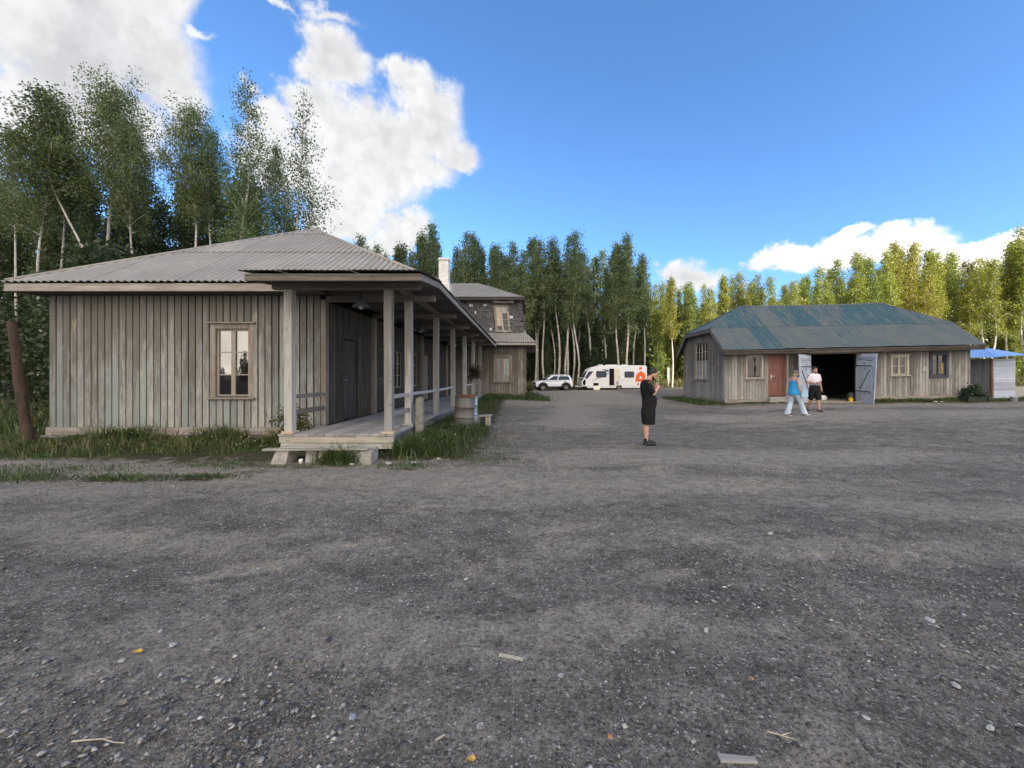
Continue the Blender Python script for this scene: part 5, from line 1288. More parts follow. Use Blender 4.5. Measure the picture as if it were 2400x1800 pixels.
# white concrete stub post
mb = MB(); px = (1566 - U0) / 20.; mb.box(px - .11, px + .11, 44.9, 45.1, 0, 2.5 + .0, fn=lambda x, y, z: (px + (x - px) * (1.05 - .06 * z), y, z))
tag(mb.build('white_post', plain('chipped whitewash', (.45, .44, .42), .9, 0, .3, 5, .2, .5), None, bevel=.02), 'pale concrete post right of the man in black, by the tall grass', 'post')
# ------------------------------------------------------------------ people
def ring_mesh(rings, cap=True):
    v = [p for r in rings for p in r]; n = len(rings[0]); f = []
    for i in range(len(rings) - 1):
        for k in range(n): f.append((i * n + k, i * n + (k + 1) % n, (i + 1) * n + (k + 1) % n, (i + 1) * n + k))
    f.append(tuple(range(n - 1, -1, -1))); f.append(tuple((len(rings) - 1) * n + k for k in range(n)))
    return v, f
def cone(p, q, r0, r1, n=14, sx=1., sy=1.):
    p = Vector(p); q = Vector(q); d = (q - p).normalized()
    a = d.cross(Vector((0, 1, 0)) if abs(d.y) < .9 else Vector((1, 0, 0))).normalized(); b = d.cross(a)
    rings = []
    for c, r, s0, s1 in ((p, r0, -90, 0), (q, r1, 0, 90)):
        for k in range(5):
            t = R(s0 + (s1 - s0) * k / 4); rr = max(r * math.cos(t), 1e-4)
            rings.append([c + d * (r * math.sin(t)) + (a * (math.cos(2 * math.pi * i / n) * sx) + b * (math.sin(2 * math.pi * i / n) * sy)) * rr for i in range(n)])
    return ring_mesh(rings)
def ell(c, r, ry=0., n=16):
    rings = []; m = Matrix.Rotation(ry, 3, 'Y')
    for k in range(11):
        t = R(-90 + 18 * k); rr = max(math.cos(t), 1e-4)
        rings.append([Vector(c) + m @ Vector((r[0] * rr * math.cos(2 * math.pi * i / n), r[1] * rr * math.sin(2 * math.pi * i / n), r[2] * math.sin(t))) for i in range(n)])
    return ring_mesh(rings)
def loft(rows, n=20):
    """rows: (z, cx, cy, rx, ry), bottom to top"""
    rings = [[Vector((cx + rx * math.cos(2 * math.pi * i / n), cy + ry * math.sin(2 * math.pi * i / n), z)) for i in range(n)] for z, cx, cy, rx, ry in rows]
    return ring_mesh(rings)
def fuse(name, shapes, mat, parent, voxel=.012, smooth=4):
    v = []; f = []
    for sv, sf in shapes:
        o = len(v); v += [tuple(p) for p in sv]; f += [tuple(i + o for i in q) for q in sf]
    me = bpy.data.meshes.new('tmp'); me.from_pydata(v, [], f)
    bm = bmesh.new(); bm.from_mesh(me); bmesh.ops.recalc_face_normals(bm, faces=bm.faces); bm.to_mesh(me); bm.free()
    t = bpy.data.objects.new('tmp', me); col.objects.link(t)
    md = t.modifiers.new('r', 'REMESH'); md.mode = 'VOXEL'; md.voxel_size = voxel
    md = t.modifiers.new('s', 'SMOOTH'); md.iterations = smooth; md.factor = .5
    dg = bpy.context.evaluated_depsgraph_get()
    m2 = bpy.data.meshes.new_from_object(t.evaluated_get(dg)); m2.name = name
    bpy.data.objects.remove(t); bpy.data.meshes.remove(me)
    return link(m2, name, mat, parent, True)
def hand(c, fwd, side, curl, r=.011):
    """palm, four fingers and a thumb; fwd: finger direction, side: thumb side"""
    c = Vector(c); fwd = Vector(fwd).normalized(); side = Vector(side); side = (side - fwd * side.dot(fwd)).normalized(); up = fwd.cross(side)
    s = [cone(c - fwd * .03, c + fwd * .035, .032, .036, 10)]
    for k, L in enumerate((.068, .076, .072, .056)):
        b = c + fwd * .045 + side * (.027 - .018 * k); m = b + fwd * L * .5 - up * curl * .02; e = m + (fwd * (1 - abs(curl)) - up * curl).normalized() * L * .5
        s += [cone(b, m, r * .95, r * .9, 8), cone(m, e, r * .9, r * .75, 8)]
    b = c + side * .03 - fwd * .01; m = b + side * .025 + fwd * .03; s += [cone(b, m, r * 1.15, r, 8), cone(m, m + fwd * .03 - up * curl * .01, r, r * .8, 8)]
    return s
def shoe(x, y, z, yaw, L=.28, pitch=0.):
    vs = []
    m = Matrix.Rotation(yaw, 3, 'Z') @ Matrix.Rotation(pitch, 3, 'Y'); o = Vector((x, y, z))
    parts = [loft([(.0, .03, 0, L * .50, .048), (.025, .03, 0, L * .51, .052), (.05, .025, 0, L * .48, .048), (.075, -.01, 0, L * .34, .042), (.105, -.055, 0, L * .2, .042)], 22)]
    return [([o + m @ p for p in v], f) for v, f in parts]
def skin(name, c):
    m, nt, b = newmat(name); co = objco(nt)
    n = maprange(nt, noise(nt, co, 14., 3, .5), .3, .7, .92, 1.08)
    nt.links.new(mix(nt, 1., c, nd(nt, 'ShaderNodeCombineColor', {0: n, 1: n, 2: n}).outputs[0], 'MULTIPLY'), b.inputs['Base Color'])
    b.inputs['Roughness'].default_value = .55; b.inputs['Specular IOR Level'].default_value = .3
    return m
M['skin'] = skin('light skin', (.50, .30, .22)); M['skin2'] = skin('tanned skin', (.43, .245, .18))
M['hairdark'] = plain('dark hair', (.018, .014, .013), .6, 0, .3, 60); M['hairblond'] = plain('greying blond hair', (.13, .11, .09), .6, 0, .35, 60)
M['blackcloth'] = plain('black cloth', (.014, .014, .016), .9, 0, .25, 2.2, .2, 1.); M['whiteshirt'] = plain('white shirt cloth', (.74, .70, .74), .9, 0, .05, 2., .2, 1.)
M['blueband'] = plain('pale blue shirt cloth', (.42, .47, .66), .9, 0, .05, 12, .2, .2); M['bluetop'] = plain('blue jersey', (.03, .30, .62), .85, 0, .08, 2., .2, 1.)
M['jeans'] = plain('washed pale jeans', (.44, .56, .66), .9, 0, .16, 2.4, .2, 1.); M['shoeblack'] = plain('black shoe', (.014, .014, .016), .6, 0, .2, 20)
M['shoebrown'] = plain('brown shoe', (.07, .055, .045), .7, 0, .2, 20); M['solewhite'] = plain('white sole', (.7, .7, .7), .6); M['scrunchie'] = plain('yellow cloth', (.42, .41, .16), .9)
M['phone'] = plain('phone shell', (.012, .012, .014), .2)
def head(c, tilt, yaw=0., r=(.100, .076, .122), beard=False):
    """head shapes around c, looking to +x, tilted down by tilt and turned by yaw"""
    m = Matrix.Rotation(yaw, 3, 'Z') @ Matrix.Rotation(tilt, 3, 'Y'); c = Vector(c)
    def T(sh): return ([c + m @ (p - Vector((0, 0, 0))) for p in sh[0]], sh[1])
    s = [T(ell((-.01, 0, .02), r)), T(cone((.03, 0, -.05), (.045, 0, -.095), .062, .036)), T(cone((.088, 0, .0), (.108, 0, -.028), .011, .016, 8)),
         T(ell((-.012, .078, -.015), (.022, .010, .034))), T(ell((-.012, -.078, -.015), (.022, .010, .034))), T(ell((.086, 0, -.062), (.012, .026, .011)))]
    eyes = [T(ell((.083, y, .008), (.010, .013, .007))) for y in (.031, -.031)]
    hair = [T(ell((-.034, 0, .052), (r[0] * .98, r[1] * 1.10, r[2] * .86)))]
    brd = [T(loft([(-.122, .055, 0, .028, .026), (-.10, .046, 0, .044, .044), (-.075, .03, 0, .058, .058), (-.055, .012, 0, .045, .070), (-.03, -.01, 0, .02, .074)]))]
    return s, eyes, hair, brd, T
# the man in black
def man_black():
    x, y = 2.80, 9.05; z = G(x, y)
    p = empty('person', (x, y, z), 'man in black T-shirt and black shorts standing in profile, looking down at his phone', 'person')
    hs, eyes, hair, brd, T = head((.165, 0, 1.645), R(28))
    hx = [(.02, -.02, -.2), (.02, -.02, .2)]
    arms = []
    for s, el_, wr, hd in ((-1, (.10, -.245, 1.215), (.205, -.145, 1.315), (.245, -.085, 1.345)), (1, (.11, .235, 1.215), (.225, .13, 1.32), (.265, .075, 1.35))):
        sh_ = (.0, s * .19, 1.45)
        arms += [cone(sh_, el_, .056, .046), cone(el_, wr, .045, .030), cone(wr, hd, .030, .03)]
        arms += hand(hd, (.75, -s * .55, .25), (0, 0, 1), .25)
    legs = []
    for s, ax, kx in ((-1, -.03, -.01), (1, .045, .035)):
        legs += [cone((.05, s * .09, .90), (kx, s * .105, .49), .088, .058), cone((kx, s * .105, .49), (kx - .025, s * .11, .34), .056, .062), cone((kx - .025, s * .11, .34), (ax, s * .115, .09), .058, .037), cone((ax, s * .115, .06), (ax + .12, s * .12, .035), .036, .028)]
    torso = [loft([(.84, .05, 0, .11, .15), (.95, .06, 0, .14, .17), (1.08, .07, 0, .145, .175), (1.25, .02, 0, .125, .18), (1.40, -.005, 0, .11, .19), (1.48, .0, 0, .085, .17), (1.52, .01, 0, .06, .08)]), cone((.02, 0, 1.48), (.10, 0, 1.60), .062, .058)]
    fuse('body', hs + arms + legs + torso, M['skin'], p, .009, 2)
    fuse('eyes', eyes, M['hairdark'], p, .006, 1); fuse('hair', hair + [T(ell((-.085, 0, .0), (.035, .07, .06)))], M['hairdark'], p, .009, 2); fuse('beard', brd, M['hairdark'], p, .009, 2)
    fuse('shirt', [loft([(.885, .07, 0, .150, .190), (.95, .075, 0, .165, .200), (1.08, .078, 0, .170, .205), (1.22, .03, 0, .152, .208), (1.38, -.003, 0, .134, .215), (1.46, -.003, 0, .112, .20), (1.51, .006, 0, .085, .13), (1.535, .02, 0, .072, .085)]),
                   *[cone((-.002, s * .175, 1.445), (.075, s * .238, 1.255), .072, .066) for s in (-1, 1)]], M['blackcloth'], p, .011, 3)
    fuse('shorts', [loft([(.70, .04, 0, .14, .19), (.82, .05, 0, .155, .20), (.93, .065, 0, .158, .195), (.97, .07, 0, .15, .19)]),
                    loft([(.49, .035, -.115, .138, .105), (.62, .035, -.11, .140, .105), (.78, .045, -.095, .145, .105), (.9, .05, -.08, .13, .1)]), loft([(.485, .065, .115, .135, .105), (.62, .06, .11, .138, .105), (.78, .05, .095, .145, .105), (.9, .05, .08, .13, .1)])], M['blackcloth'], p, .011, 3)
    for s, ax in ((-1, -.03), (1, .045)):
        fuse('sock', [cone((ax, s * .115, .07), (ax - .004, s * .115, .165), .036, .042)], M['blackcloth'], p, .01, 1)
        fuse('shoe', shoe(ax + .045, s * .117, .005, R(-4 * s) * -1, .30), M['shoeblack'], p, .01, 2)
    for o in p.children: pass
    mb = MB(); c = Vector((x + .325, y, z + 1.375)); mb.box(-.07, .07, -.036, .036, -.005, .005, fn=lambda a, b, d: tuple(c + Vector((a * .55 + d, b, a * .83 + d))))
    tag(mb.build('phone', M['phone'], None, bevel=.003), 'black phone held up in both hands by the man in black', 'phone')
man_black()
def man_white():
    x, y = (1908.5 - U0) / 58.5, 900 / 58.5; z = G(x, y)
    p = empty('person', (x, y, z), 'bearded man in a white T-shirt and black shorts walking out of the barn gateway', 'person', rot=R(-90))
    hs, eyes, hair, brd, T = head((.03, 0, 1.635), R(14), R(-4))
    k = 1.0
    arms = [cone((-.01, -.20, 1.45), (-.03, -.255, 1.19), .055, .044), cone((-.03, -.255, 1.19), (.17, -.10, 1.13), .043, .030), *hand((.20, -.055, 1.13), (.6, .75, 0), (.2, 0, 1), .2),
            cone((-.01, .20, 1.45), (-.045, .255, 1.17), .055, .044), cone((-.045, .255, 1.17), (.0, .275, .93), .043, .029), *hand((.012, .275, .885), (.1, 0, -1), (1, 0, 0), .25)]
    legs = [cone((0, -.09, .92), (-.04, -.105, .50), .088, .058), cone((-.04, -.105, .50), (-.10, -.11, .36), .057, .06), cone((-.10, -.11, .36), (-.26, -.115, .12), .056, .036), cone((-.26, -.115, .10), (-.16, -.12, .04), .036, .028),
            cone((0, .09, .92), (.13, .075, .50), .088, .058), cone((.13, .075, .5), (.12, .07, .36), .057, .06), cone((.12, .07, .36), (.17, .06, .09), .056, .037), cone((.17, .06, .07), (.29, .065, .04), .036, .028)]
    torso = [loft([(.86, 0, 0, .10, .15), (.98, 0, 0, .12, .16), (1.12, .01, 0, .115, .16), (1.28, .01, 0, .115, .175), (1.42, 0, 0, .105, .19), (1.49, 0, 0, .08, .17), (1.53, 0, 0, .06, .07)]), cone((0, 0, 1.49), (.015, 0, 1.58), .06, .056)]
    fuse('body', hs + arms + legs + torso, M['skin2'], p, .010, 2)
    fuse('eyes', eyes, M['hairdark'], p, .006, 1); fuse('hair', hair + [T(ell((-.03, 0, .11), (.085, .085, .05)))], M['hairdark'], p, .009, 2); fuse('beard', brd, plain('brown beard', (.05, .022, .015), .7, 0, .3, 60), p, .009, 2)
    fuse('shirt', [loft([(1.20, .01, 0, .140, .185), (1.30, .01, 0, .142, .198), (1.42, 0, 0, .13, .20), (1.48, 0, 0, .108, .175), (1.525, 0, 0, .082, .12), (1.545, 0, 0, .07, .08)]), *[cone((-.005, s * .175, 1.445), (-.016, s * .232, 1.26), .066, .064) for s in (-1, 1)]], M['whiteshirt'], p, .011, 3)
    fuse('shirt_band', [loft([(1.06, .0, 0, .136, .176), (1.14, .01, 0, .139, .180), (1.23, .01, 0, .139, .184)])], M['blueband'], p, .011, 2)
    fuse('shorts', [loft([(.78, .0, 0, .13, .19), (.92, .0, 0, .14, .19), (1.06, .0, 0, .132, .178), (1.08, 0, 0, .12, .17)]), cone((0, -.09, .88), (-.03, -.11, .56), .115, .105), cone((0, .09, .88), (.115, .085, .56), .115, .105), loft([(.50, -.035, -.11, .11, .098), (.6, -.03, -.108, .112, .1)]), loft([(.50, .125, .08, .11, .098), (.6, .115, .083, .112, .1)])], M['blackcloth'], p, .011, 3)
    fuse('shoe', shoe(-.22, -.118, .03, R(-5), .28, R(18)), M['shoebrown'], p, .01, 2); fuse('shoe', shoe(.20, .063, .003, R(4), .28), M['shoebrown'], p, .01, 2)
    mb = MB(); c = Vector((x - .02, y - .235, z + 1.165)); mb.box(-.07, .07, -.036, .036, -.005, .005, fn=lambda a, b, d: tuple(c + Vector((a * .9, b, d + a * .1))))
    tag(mb.build('phone', M['phone'], None, bevel=.003), 'dark phone held at the waist by the man in the white T-shirt', 'phone')
man_white()
def woman():
    x, y = (1861.5 - U0) / 62.5, 900 / 62.5; z = G(x, y)
    p = empty('person', (x, y, z), 'woman in a blue sleeveless top and pale flared jeans striding right past the gate', 'person', rot=R(6))
    hs, eyes, hair, brd, T = head((.045, 0, 1.56), R(4), R(38))
    arms = [cone((-.01, -.185, 1.37), (.0, -.215, 1.09), .055, .045), cone((.0, -.215, 1.09), (.085, -.215, .84), .042, .028), *hand((.10, -.215, .79), (.2, 0, -1), (1, 0, 0), .3),
            cone((-.01, .185, 1.37), (.03, .21, 1.10), .055, .045), cone((.03, .21, 1.1), (.22, .17, 1.04), .042, .028), *hand((.265, .16, 1.045), (1, -.2, .1), (0, 0, 1), .6)]
    legs = [cone((-.01, -.09, .88), (.20, -.09, .48), .1, .062), cone((.20, -.09, .48), (.33, -.09, .10), .06, .038), cone((.33, -.09, .08), (.43, -.09, .05), .036, .028), cone((-.01, .09, .88), (-.06, .09, .48), .1, .062), cone((-.06, .09, .48), (-.20, .09, .10), .06, .038), cone((-.2, .09, .08), (-.1, .09, .03), .036, .028)]
    torso = [loft([(.82, 0, 0, .12, .16), (.93, 0, 0, .14, .175), (1.05, .01, 0, .135, .165), (1.2, .02, 0, .13, .16), (1.33, 0, 0, .11, .165), (1.41, -.01, 0, .08, .15), (1.45, 0, 0, .055, .065)]), cone((0, 0, 1.42), (.02, 0, 1.51), .055, .05)]
    fuse('body', hs + arms + legs + torso, M['skin'], p, .010, 2)
    fuse('eyes', eyes, M['hairdark'], p, .006, 1)
    fuse('hair', hair + [T(ell((-.10, 0, .0), (.05, .06, .055)))], M['hairblond'], p, .009, 2)
    fuse('hair_band', [T(ell((-.145, 0, -.04), (.03, .042, .036)))], M['scrunchie'], p, .009, 2)
    fuse('top', [loft([(.79, .0, 0, .205, .225), (.9, .0, 0, .19, .212), (1.05, .01, 0, .158, .182), (1.2, .022, 0, .152, .175), (1.32, .01, 0, .128, .165)]), *[cone((.09, s * .09, 1.28), (.0, s * .105, 1.43), .035, .026) for s in (-1, 1)], *[cone((-.09, s * .07, 1.28), (.0, s * .105, 1.43), .035, .026) for s in (-1, 1)]], M['bluetop'], p, .011, 3)
    fuse('jeans', [loft([(.74, 0, 0, .14, .18), (.84, 0, 0, .15, .185), (.92, 0, 0, .145, .18)]), cone((-.01, -.09, .86), (.19, -.09, .48), .118, .085), cone((.19, -.09, .48), (.30, -.09, .20), .083, .098), loft([(.06, .345, -.09, .115, .105), (.2, .295, -.09, .10, .095)]),
                   cone((-.01, .09, .86), (-.065, .09, .48), .118, .085), cone((-.065, .09, .48), (-.17, .09, .20), .083, .098), loft([(.06, -.215, .09, .115, .105), (.2, -.165, .09, .10, .095)])], M['jeans'], p, .012, 3)
    for xx, yy, pt in ((.37, -.09, R(-12)), (-.18, .09, R(8))):
        fuse('shoe', shoe(xx, yy, .022, 0, .29, pt), M['shoeblack'], p, .01, 2); fuse('sole', [([Vector((xx, yy, .004)) + Matrix.Rotation(pt, 3, 'Y') @ q for q in v], f) for v, f in [loft([(.0, .03, 0, .15, .052), (.028, .03, 0, .152, .054)])]], M['solewhite'], p, .009, 1)
    mb = MB(); mb.prism([(x + .07, z + .72), (x + .31, z + .72), (x + .29, z + .98), (x + .09, z + .98)], y - .30, y - .235); mb.prism([(x + .08, z + .86), (x + .30, z + .86), (x + .288, z + .985), (x + .092, z + .985)], y - .308, y - .30)
    o = mb.build('shoulder_bag', plain('pale blue bag cloth', (.33, .5, .66), .9), None, bevel=.02)
    tag(o, 'small pale blue bag hanging at the hip of the woman in blue', 'bag')
    m = MB(); m.tube([(x + .17, y - .24, z + .97), (x + .05, y - .15, z + 1.22), (x - .02, y - .09, z + 1.44), (x - .06, y + .05, z + 1.40)], .012, 6); m.build('strap', M['bluetop'], o)
woman()

# ------------------------------------------------------------------ trees
def make_birch(seed, H=18., cb=.36, width=2.2, nleaf=7000, leaf=.17, lean=(0, 0), nl=34, r0=.13, sparse=0., top_sparse=0., stems=1, droop=.5, peak=.25, pw=.7):
    rg = np.random.default_rng(seed); mb = MB(); cen = []; wts = []
    for st in range(stems):
        lx, ly = lean[0] + (rg.normal(0, 1.1) if st else 0), lean[1] + (rg.normal(0, .8) if st else 0)
        h = H * (1 if st == 0 else rg.uniform(.8, .95))
        b0 = np.array([0, 0, -.25]) + (np.array([rg.uniform(-.5, .5), rg.uniform(-.4, .4), 0]) if st else 0)
        wob = rg.normal(0, .12, (4, 2))
        def tp(t):
            return b0 + np.array([lx * (t ** 1.15) + wob[0, 0] * math.sin(t * 5) + wob[1, 0] * math.sin(t * 11), ly * t + wob[0, 1] * math.sin(t * 6) + wob[1, 1] * math.sin(t * 9), (h + .25) * t])
        ts = np.linspace(0, 1, 13)
        mb.tube([tuple(tp(t)) for t in ts], [max(.012, r0 * (1.12 if t == 0 else 1) * (1 - t) ** .8) for t in ts], 8, cap=False)
        nb = nl if st == 0 else nl // 2
        for i in range(nb):
            u = (i + rg.uniform(0, .8)) / nb; t = cb + (.985 - cb) * u
            az = i * 2.4 + rg.uniform(-.5, .5); env = (1 - u) ** pw * (.45 + .55 * min(1, u / peak)) + .10
            L = width * env * rg.uniform(.65, 1.15); upa = R(rg.uniform(25, 55) + 15 * u)
            d = np.array([math.cos(az) * math.cos(upa), math.sin(az) * math.cos(upa), math.sin(upa)])
            p = tp(t); q1 = p + d * L * .5; q2 = p + d * L * .9 + np.array([0, 0, -.06 * L]); q3 = q2 + np.array([d[0] * .25, d[1] * .25, -.25]) * L
            rb = .035 * (1 - u) + .008
            mb.tube([tuple(p), tuple(q1), tuple(q2), tuple(q3)], [rb, rb * .6, rb * .35, .004], 5, cap=False)
            nc = max(3, int(5 + L * 4))
            keep = 1 - sparse - top_sparse * u ** 2
            for k in range(nc):
                if rg.random() > keep: continue
                s = rg.uniform(.25, 1.08); c = p + (q2 - p) * s + rg.normal(0, .16 * L + .05, 3) * np.array([1, 1, .6])
                cen.append(c); wts.append(rg.uniform(.4, 1.3) * (.6 + .4 * L))
        for k in range(6):
            cen.append(tp(rg.uniform(.93, 1.0)) + rg.normal(0, .12, 3)); wts.append(.35)
    cen = np.array(cen); wts = np.array(wts); wts /= wts.sum()
    idx = rg.choice(len(cen), nleaf, p=wts)
    spread = rg.uniform(.16, .36, len(cen))
    P = cen[idx] + np.clip(rg.normal(0, 1, (nleaf, 3)), -1.7, 1.7) * spread[idx][:, None] * np.array([1, 1, 1.15])
    P[:, 2] -= np.abs(rg.normal(0, droop, nleaf)) * spread[idx]
    tone = rg.uniform(0, 1, len(cen))
    a = rg.normal(0, 1, (nleaf, 3)); a[:, 2] -= .6; a /= np.linalg.norm(a, axis=1)[:, None]
    b = np.cross(a, rg.normal(0, 1, (nleaf, 3))); b /= np.linalg.norm(b, axis=1)[:, None]
    sz = leaf * rg.uniform(.6, 1.35, nleaf)[:, None]
    V = np.stack([P - a * sz * .6, P + b * sz * .42, P + a * sz * .6, P - b * sz * .42], 1)
    rn = np.clip(tone[idx] * .55 + rg.uniform(0, .45, nleaf), 0, 1)
    me = np_quads('crown', V, rn, M['leaf'])
    me2 = bpy.data.meshes.new('trunk'); me2.from_pydata(mb.v, [], mb.f); me2.materials.append(M['birch'])
    me2.polygons.foreach_set('use_smooth', [True] * len(me2.polygons))
    return me2, me, H
def leafmesh(mesh): return mesh
NEAR = [make_birch(1, 20, .60, 3.6, 19500, .098, (0, 0), 38, .15, 0, 0, 1, .8, .3, .5), make_birch(2, 20, .60, 3.3, 18500, .098, (-1.2, .3), 36, .14, 0, 0, 1, .8, .35, .5), make_birch(3, 20, .62, 2.5, 10500, .10, (.6, .2), 32, .13, .15),
        make_birch(4, 21, .28, 2.9, 16000, .098, (.2, 0), 46, .15, 0., .6, 1, .5, .35), make_birch(5, 20, .30, 3.1, 8000, .10, (.4, 0), 42, .13, .2, .6, 1, .9, .2), make_birch(6, 19, .66, 2.6, 9500, .105, (-2.8, .5), 30, .088, .1)]
MID = [make_birch(11, 18, .40, 2.2, 7200, .145, (0, 0), 34, .15), make_birch(12, 18, .44, 2.0, 6800, .145, (.5, 0), 36, .14), make_birch(13, 18, .50, 2.5, 7000, .145, (-.4, .3), 30, .155),
       make_birch(14, 18, .40, 1.8, 6000, .14, (.2, 0), 36, .13, .08), make_birch(15, 18, .50, 2.2, 5200, .14, (.9, 0), 30, .135, .15, .2), make_birch(16, 18, .46, 2.3, 7600, .145, (-.5, 0), 30, .145, 0, 0, 2),
       make_birch(17, 18, .38, 1.9, 7000, .145, (.1, .1), 38, .135), make_birch(18, 18, .46, 2.4, 6400, .145, (1.2, .2), 32, .14, .05, .3)]
BACK = [make_birch(31, 18, .06, 2.7, 10500, .19, (.3, 0), 44, .12, 0, 0, 1, .5, .5), make_birch(32, 18, .10, 2.5, 9500, .18, (-.3, 0), 44, .11, 0, 0, 1, .5, .6), make_birch(33, 18, .08, 2.9, 10000, .19, (0, .3), 40, .12, .05, 0, 1, .5, .4)]
HABIT = ['bushy', 'slender', 'round-headed', 'narrow', 'thin-crowned', 'twin-stemmed', 'densely leaved', 'slightly leaning']
def plant(var, X, Y, H, tint, label, group, rot=None, sxy=1.):
    tm, cm, h0 = var; s = H / h0
    r = bpy.data.objects.new('birch_tree', None); col.objects.link(r); r.empty_display_size = .3
    r.location = (X, Y, G(X, Y) - .02); r.scale = (s * sxy, s * sxy, s); r.rotation_euler = (0, 0, random.uniform(0, 6.28) if rot is None else rot)
    tag(r, label, 'tree', group)
    for nm, me in (('trunk', tm), ('crown', cm)):
        o = bpy.data.objects.new(nm, me); col.objects.link(o); o.parent = r
        k = random.uniform(.85, 1.15); o.color = (tint[0] * k * random.uniform(.94, 1.06), tint[1] * k, tint[2] * k, 1)
    return r
def at(u, Y): return (u - U0) * Y / F
def htop(v, Y, X): return CH + (V0 - v) * Y / F - G(X, Y)
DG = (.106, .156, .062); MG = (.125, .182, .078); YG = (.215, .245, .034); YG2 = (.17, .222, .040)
# tall birches behind the house on the left: u, v of the top, distance, variant, label
ORD = ['first', 'second', 'third', 'fourth', 'fifth', 'sixth', 'seventh', 'eighth', 'ninth', 'tenth', 'eleventh', 'twelfth', 'thirteenth', 'fourteenth', 'fifteenth', 'sixteenth', 'seventeenth', 'eighteenth', 'nineteenth', 'twentieth',
       'twenty-first', 'twenty-second', 'twenty-third', 'twenty-fourth', 'twenty-fifth', 'twenty-sixth', 'twenty-seventh', 'twenty-eighth', 'twenty-ninth', 'thirtieth', 'thirty-first', 'thirty-second', 'thirty-third', 'thirty-fourth', 'thirty-fifth', 'thirty-sixth']
g = 'tall birches behind the plank house'
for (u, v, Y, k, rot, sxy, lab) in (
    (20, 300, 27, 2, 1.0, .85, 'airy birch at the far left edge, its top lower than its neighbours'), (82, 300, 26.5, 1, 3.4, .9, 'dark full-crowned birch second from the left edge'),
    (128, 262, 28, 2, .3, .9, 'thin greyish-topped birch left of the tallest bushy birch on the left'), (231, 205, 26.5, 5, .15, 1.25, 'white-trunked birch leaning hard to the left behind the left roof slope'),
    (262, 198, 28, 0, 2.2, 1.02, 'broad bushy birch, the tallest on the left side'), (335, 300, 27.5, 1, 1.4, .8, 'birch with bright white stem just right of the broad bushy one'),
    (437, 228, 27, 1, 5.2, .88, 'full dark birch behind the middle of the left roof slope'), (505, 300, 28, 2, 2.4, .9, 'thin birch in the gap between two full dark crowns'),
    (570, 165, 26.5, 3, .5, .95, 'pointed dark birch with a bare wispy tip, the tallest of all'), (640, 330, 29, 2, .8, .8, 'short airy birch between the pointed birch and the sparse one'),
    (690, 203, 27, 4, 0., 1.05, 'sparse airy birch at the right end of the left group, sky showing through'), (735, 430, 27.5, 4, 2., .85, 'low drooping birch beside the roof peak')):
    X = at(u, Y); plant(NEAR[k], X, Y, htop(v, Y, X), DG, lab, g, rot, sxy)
for i in range(26):
    u = -40 + i * 30 + random.uniform(-14, 14); Y = random.uniform(31, 42); X = at(u, Y)
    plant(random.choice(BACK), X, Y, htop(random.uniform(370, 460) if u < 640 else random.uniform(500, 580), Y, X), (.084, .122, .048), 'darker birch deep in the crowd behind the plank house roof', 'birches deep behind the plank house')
# woods behind the far house, the car and the caravan
tops = [(790, 590), (848, 532), (880, 560), (942, 530), (975, 555), (1014, 520), (1060, 560), (1117, 530), (1155, 530), (1190, 575), (1226, 541), (1264, 552), (1300, 560), (1351, 536), (1400, 570), (1440, 560), (1465, 540), (1500, 566), (1530, 640)]
def topline(u, T):
    for (a, va), (b, vb) in zip(T[:-1], T[1:]):
        if a <= u <= b: return va + (vb - va) * (u - a) / (b - a)
    return T[0][1] if u < T[0][0] else T[-1][1]
g = 'front row of birches behind the car and caravan'
us = [848, 890, 942, 985, 1014, 1062, 1085, 1117, 1155, 1185, 1205, 1228, 1254, 1277, 1294, 1306, 1325, 1340, 1351, 1385, 1421, 1447, 1468, 1490, 1512]
for i, u in enumerate(us):
    Y = random.uniform(45, 48.5); X = at(u, Y); k = random.randrange(8)
    v = topline(u, tops) + random.uniform(-6, 22) + (40 if i % 3 == 2 else 0)
    plant(MID[k], X, Y, htop(v, Y, X), MG, f'{HABIT[k]} green birch, {ORD[i]} from the left in the middle front row', g)
for i in range(46):
    u = 770 + i * 16.5 + random.uniform(-10, 10); Y = random.uniform(50, 62); X = at(u, Y)
    v = topline(u, tops) + random.uniform(10, 90)
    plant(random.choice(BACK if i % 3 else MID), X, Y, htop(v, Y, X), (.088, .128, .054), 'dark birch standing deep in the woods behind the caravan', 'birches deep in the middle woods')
for i in range(24):
    u = 800 + i * 31 + random.uniform(-12, 12); Y = random.uniform(46, 51); X = at(u, Y)
    plant(random.choice(BACK), X, Y, random.uniform(4.5, 9.5), (.060, .090, .036), 'low young birch filling the gaps between trunks behind the caravan', 'young birches under the middle woods', None, 1.15)
for i in range(30):
    u = 1545 + i * 31 + random.uniform(-12, 12); Y = random.uniform(45, 50); X = at(u, Y)
    plant(random.choice(BACK), X, Y, random.uniform(4.5, 9.5), random.choice((YG2, (.15, .165, .035))), 'low young sunlit birch filling the gaps between trunks behind the barn', 'young birches under the right-hand woods', None, 1.15)
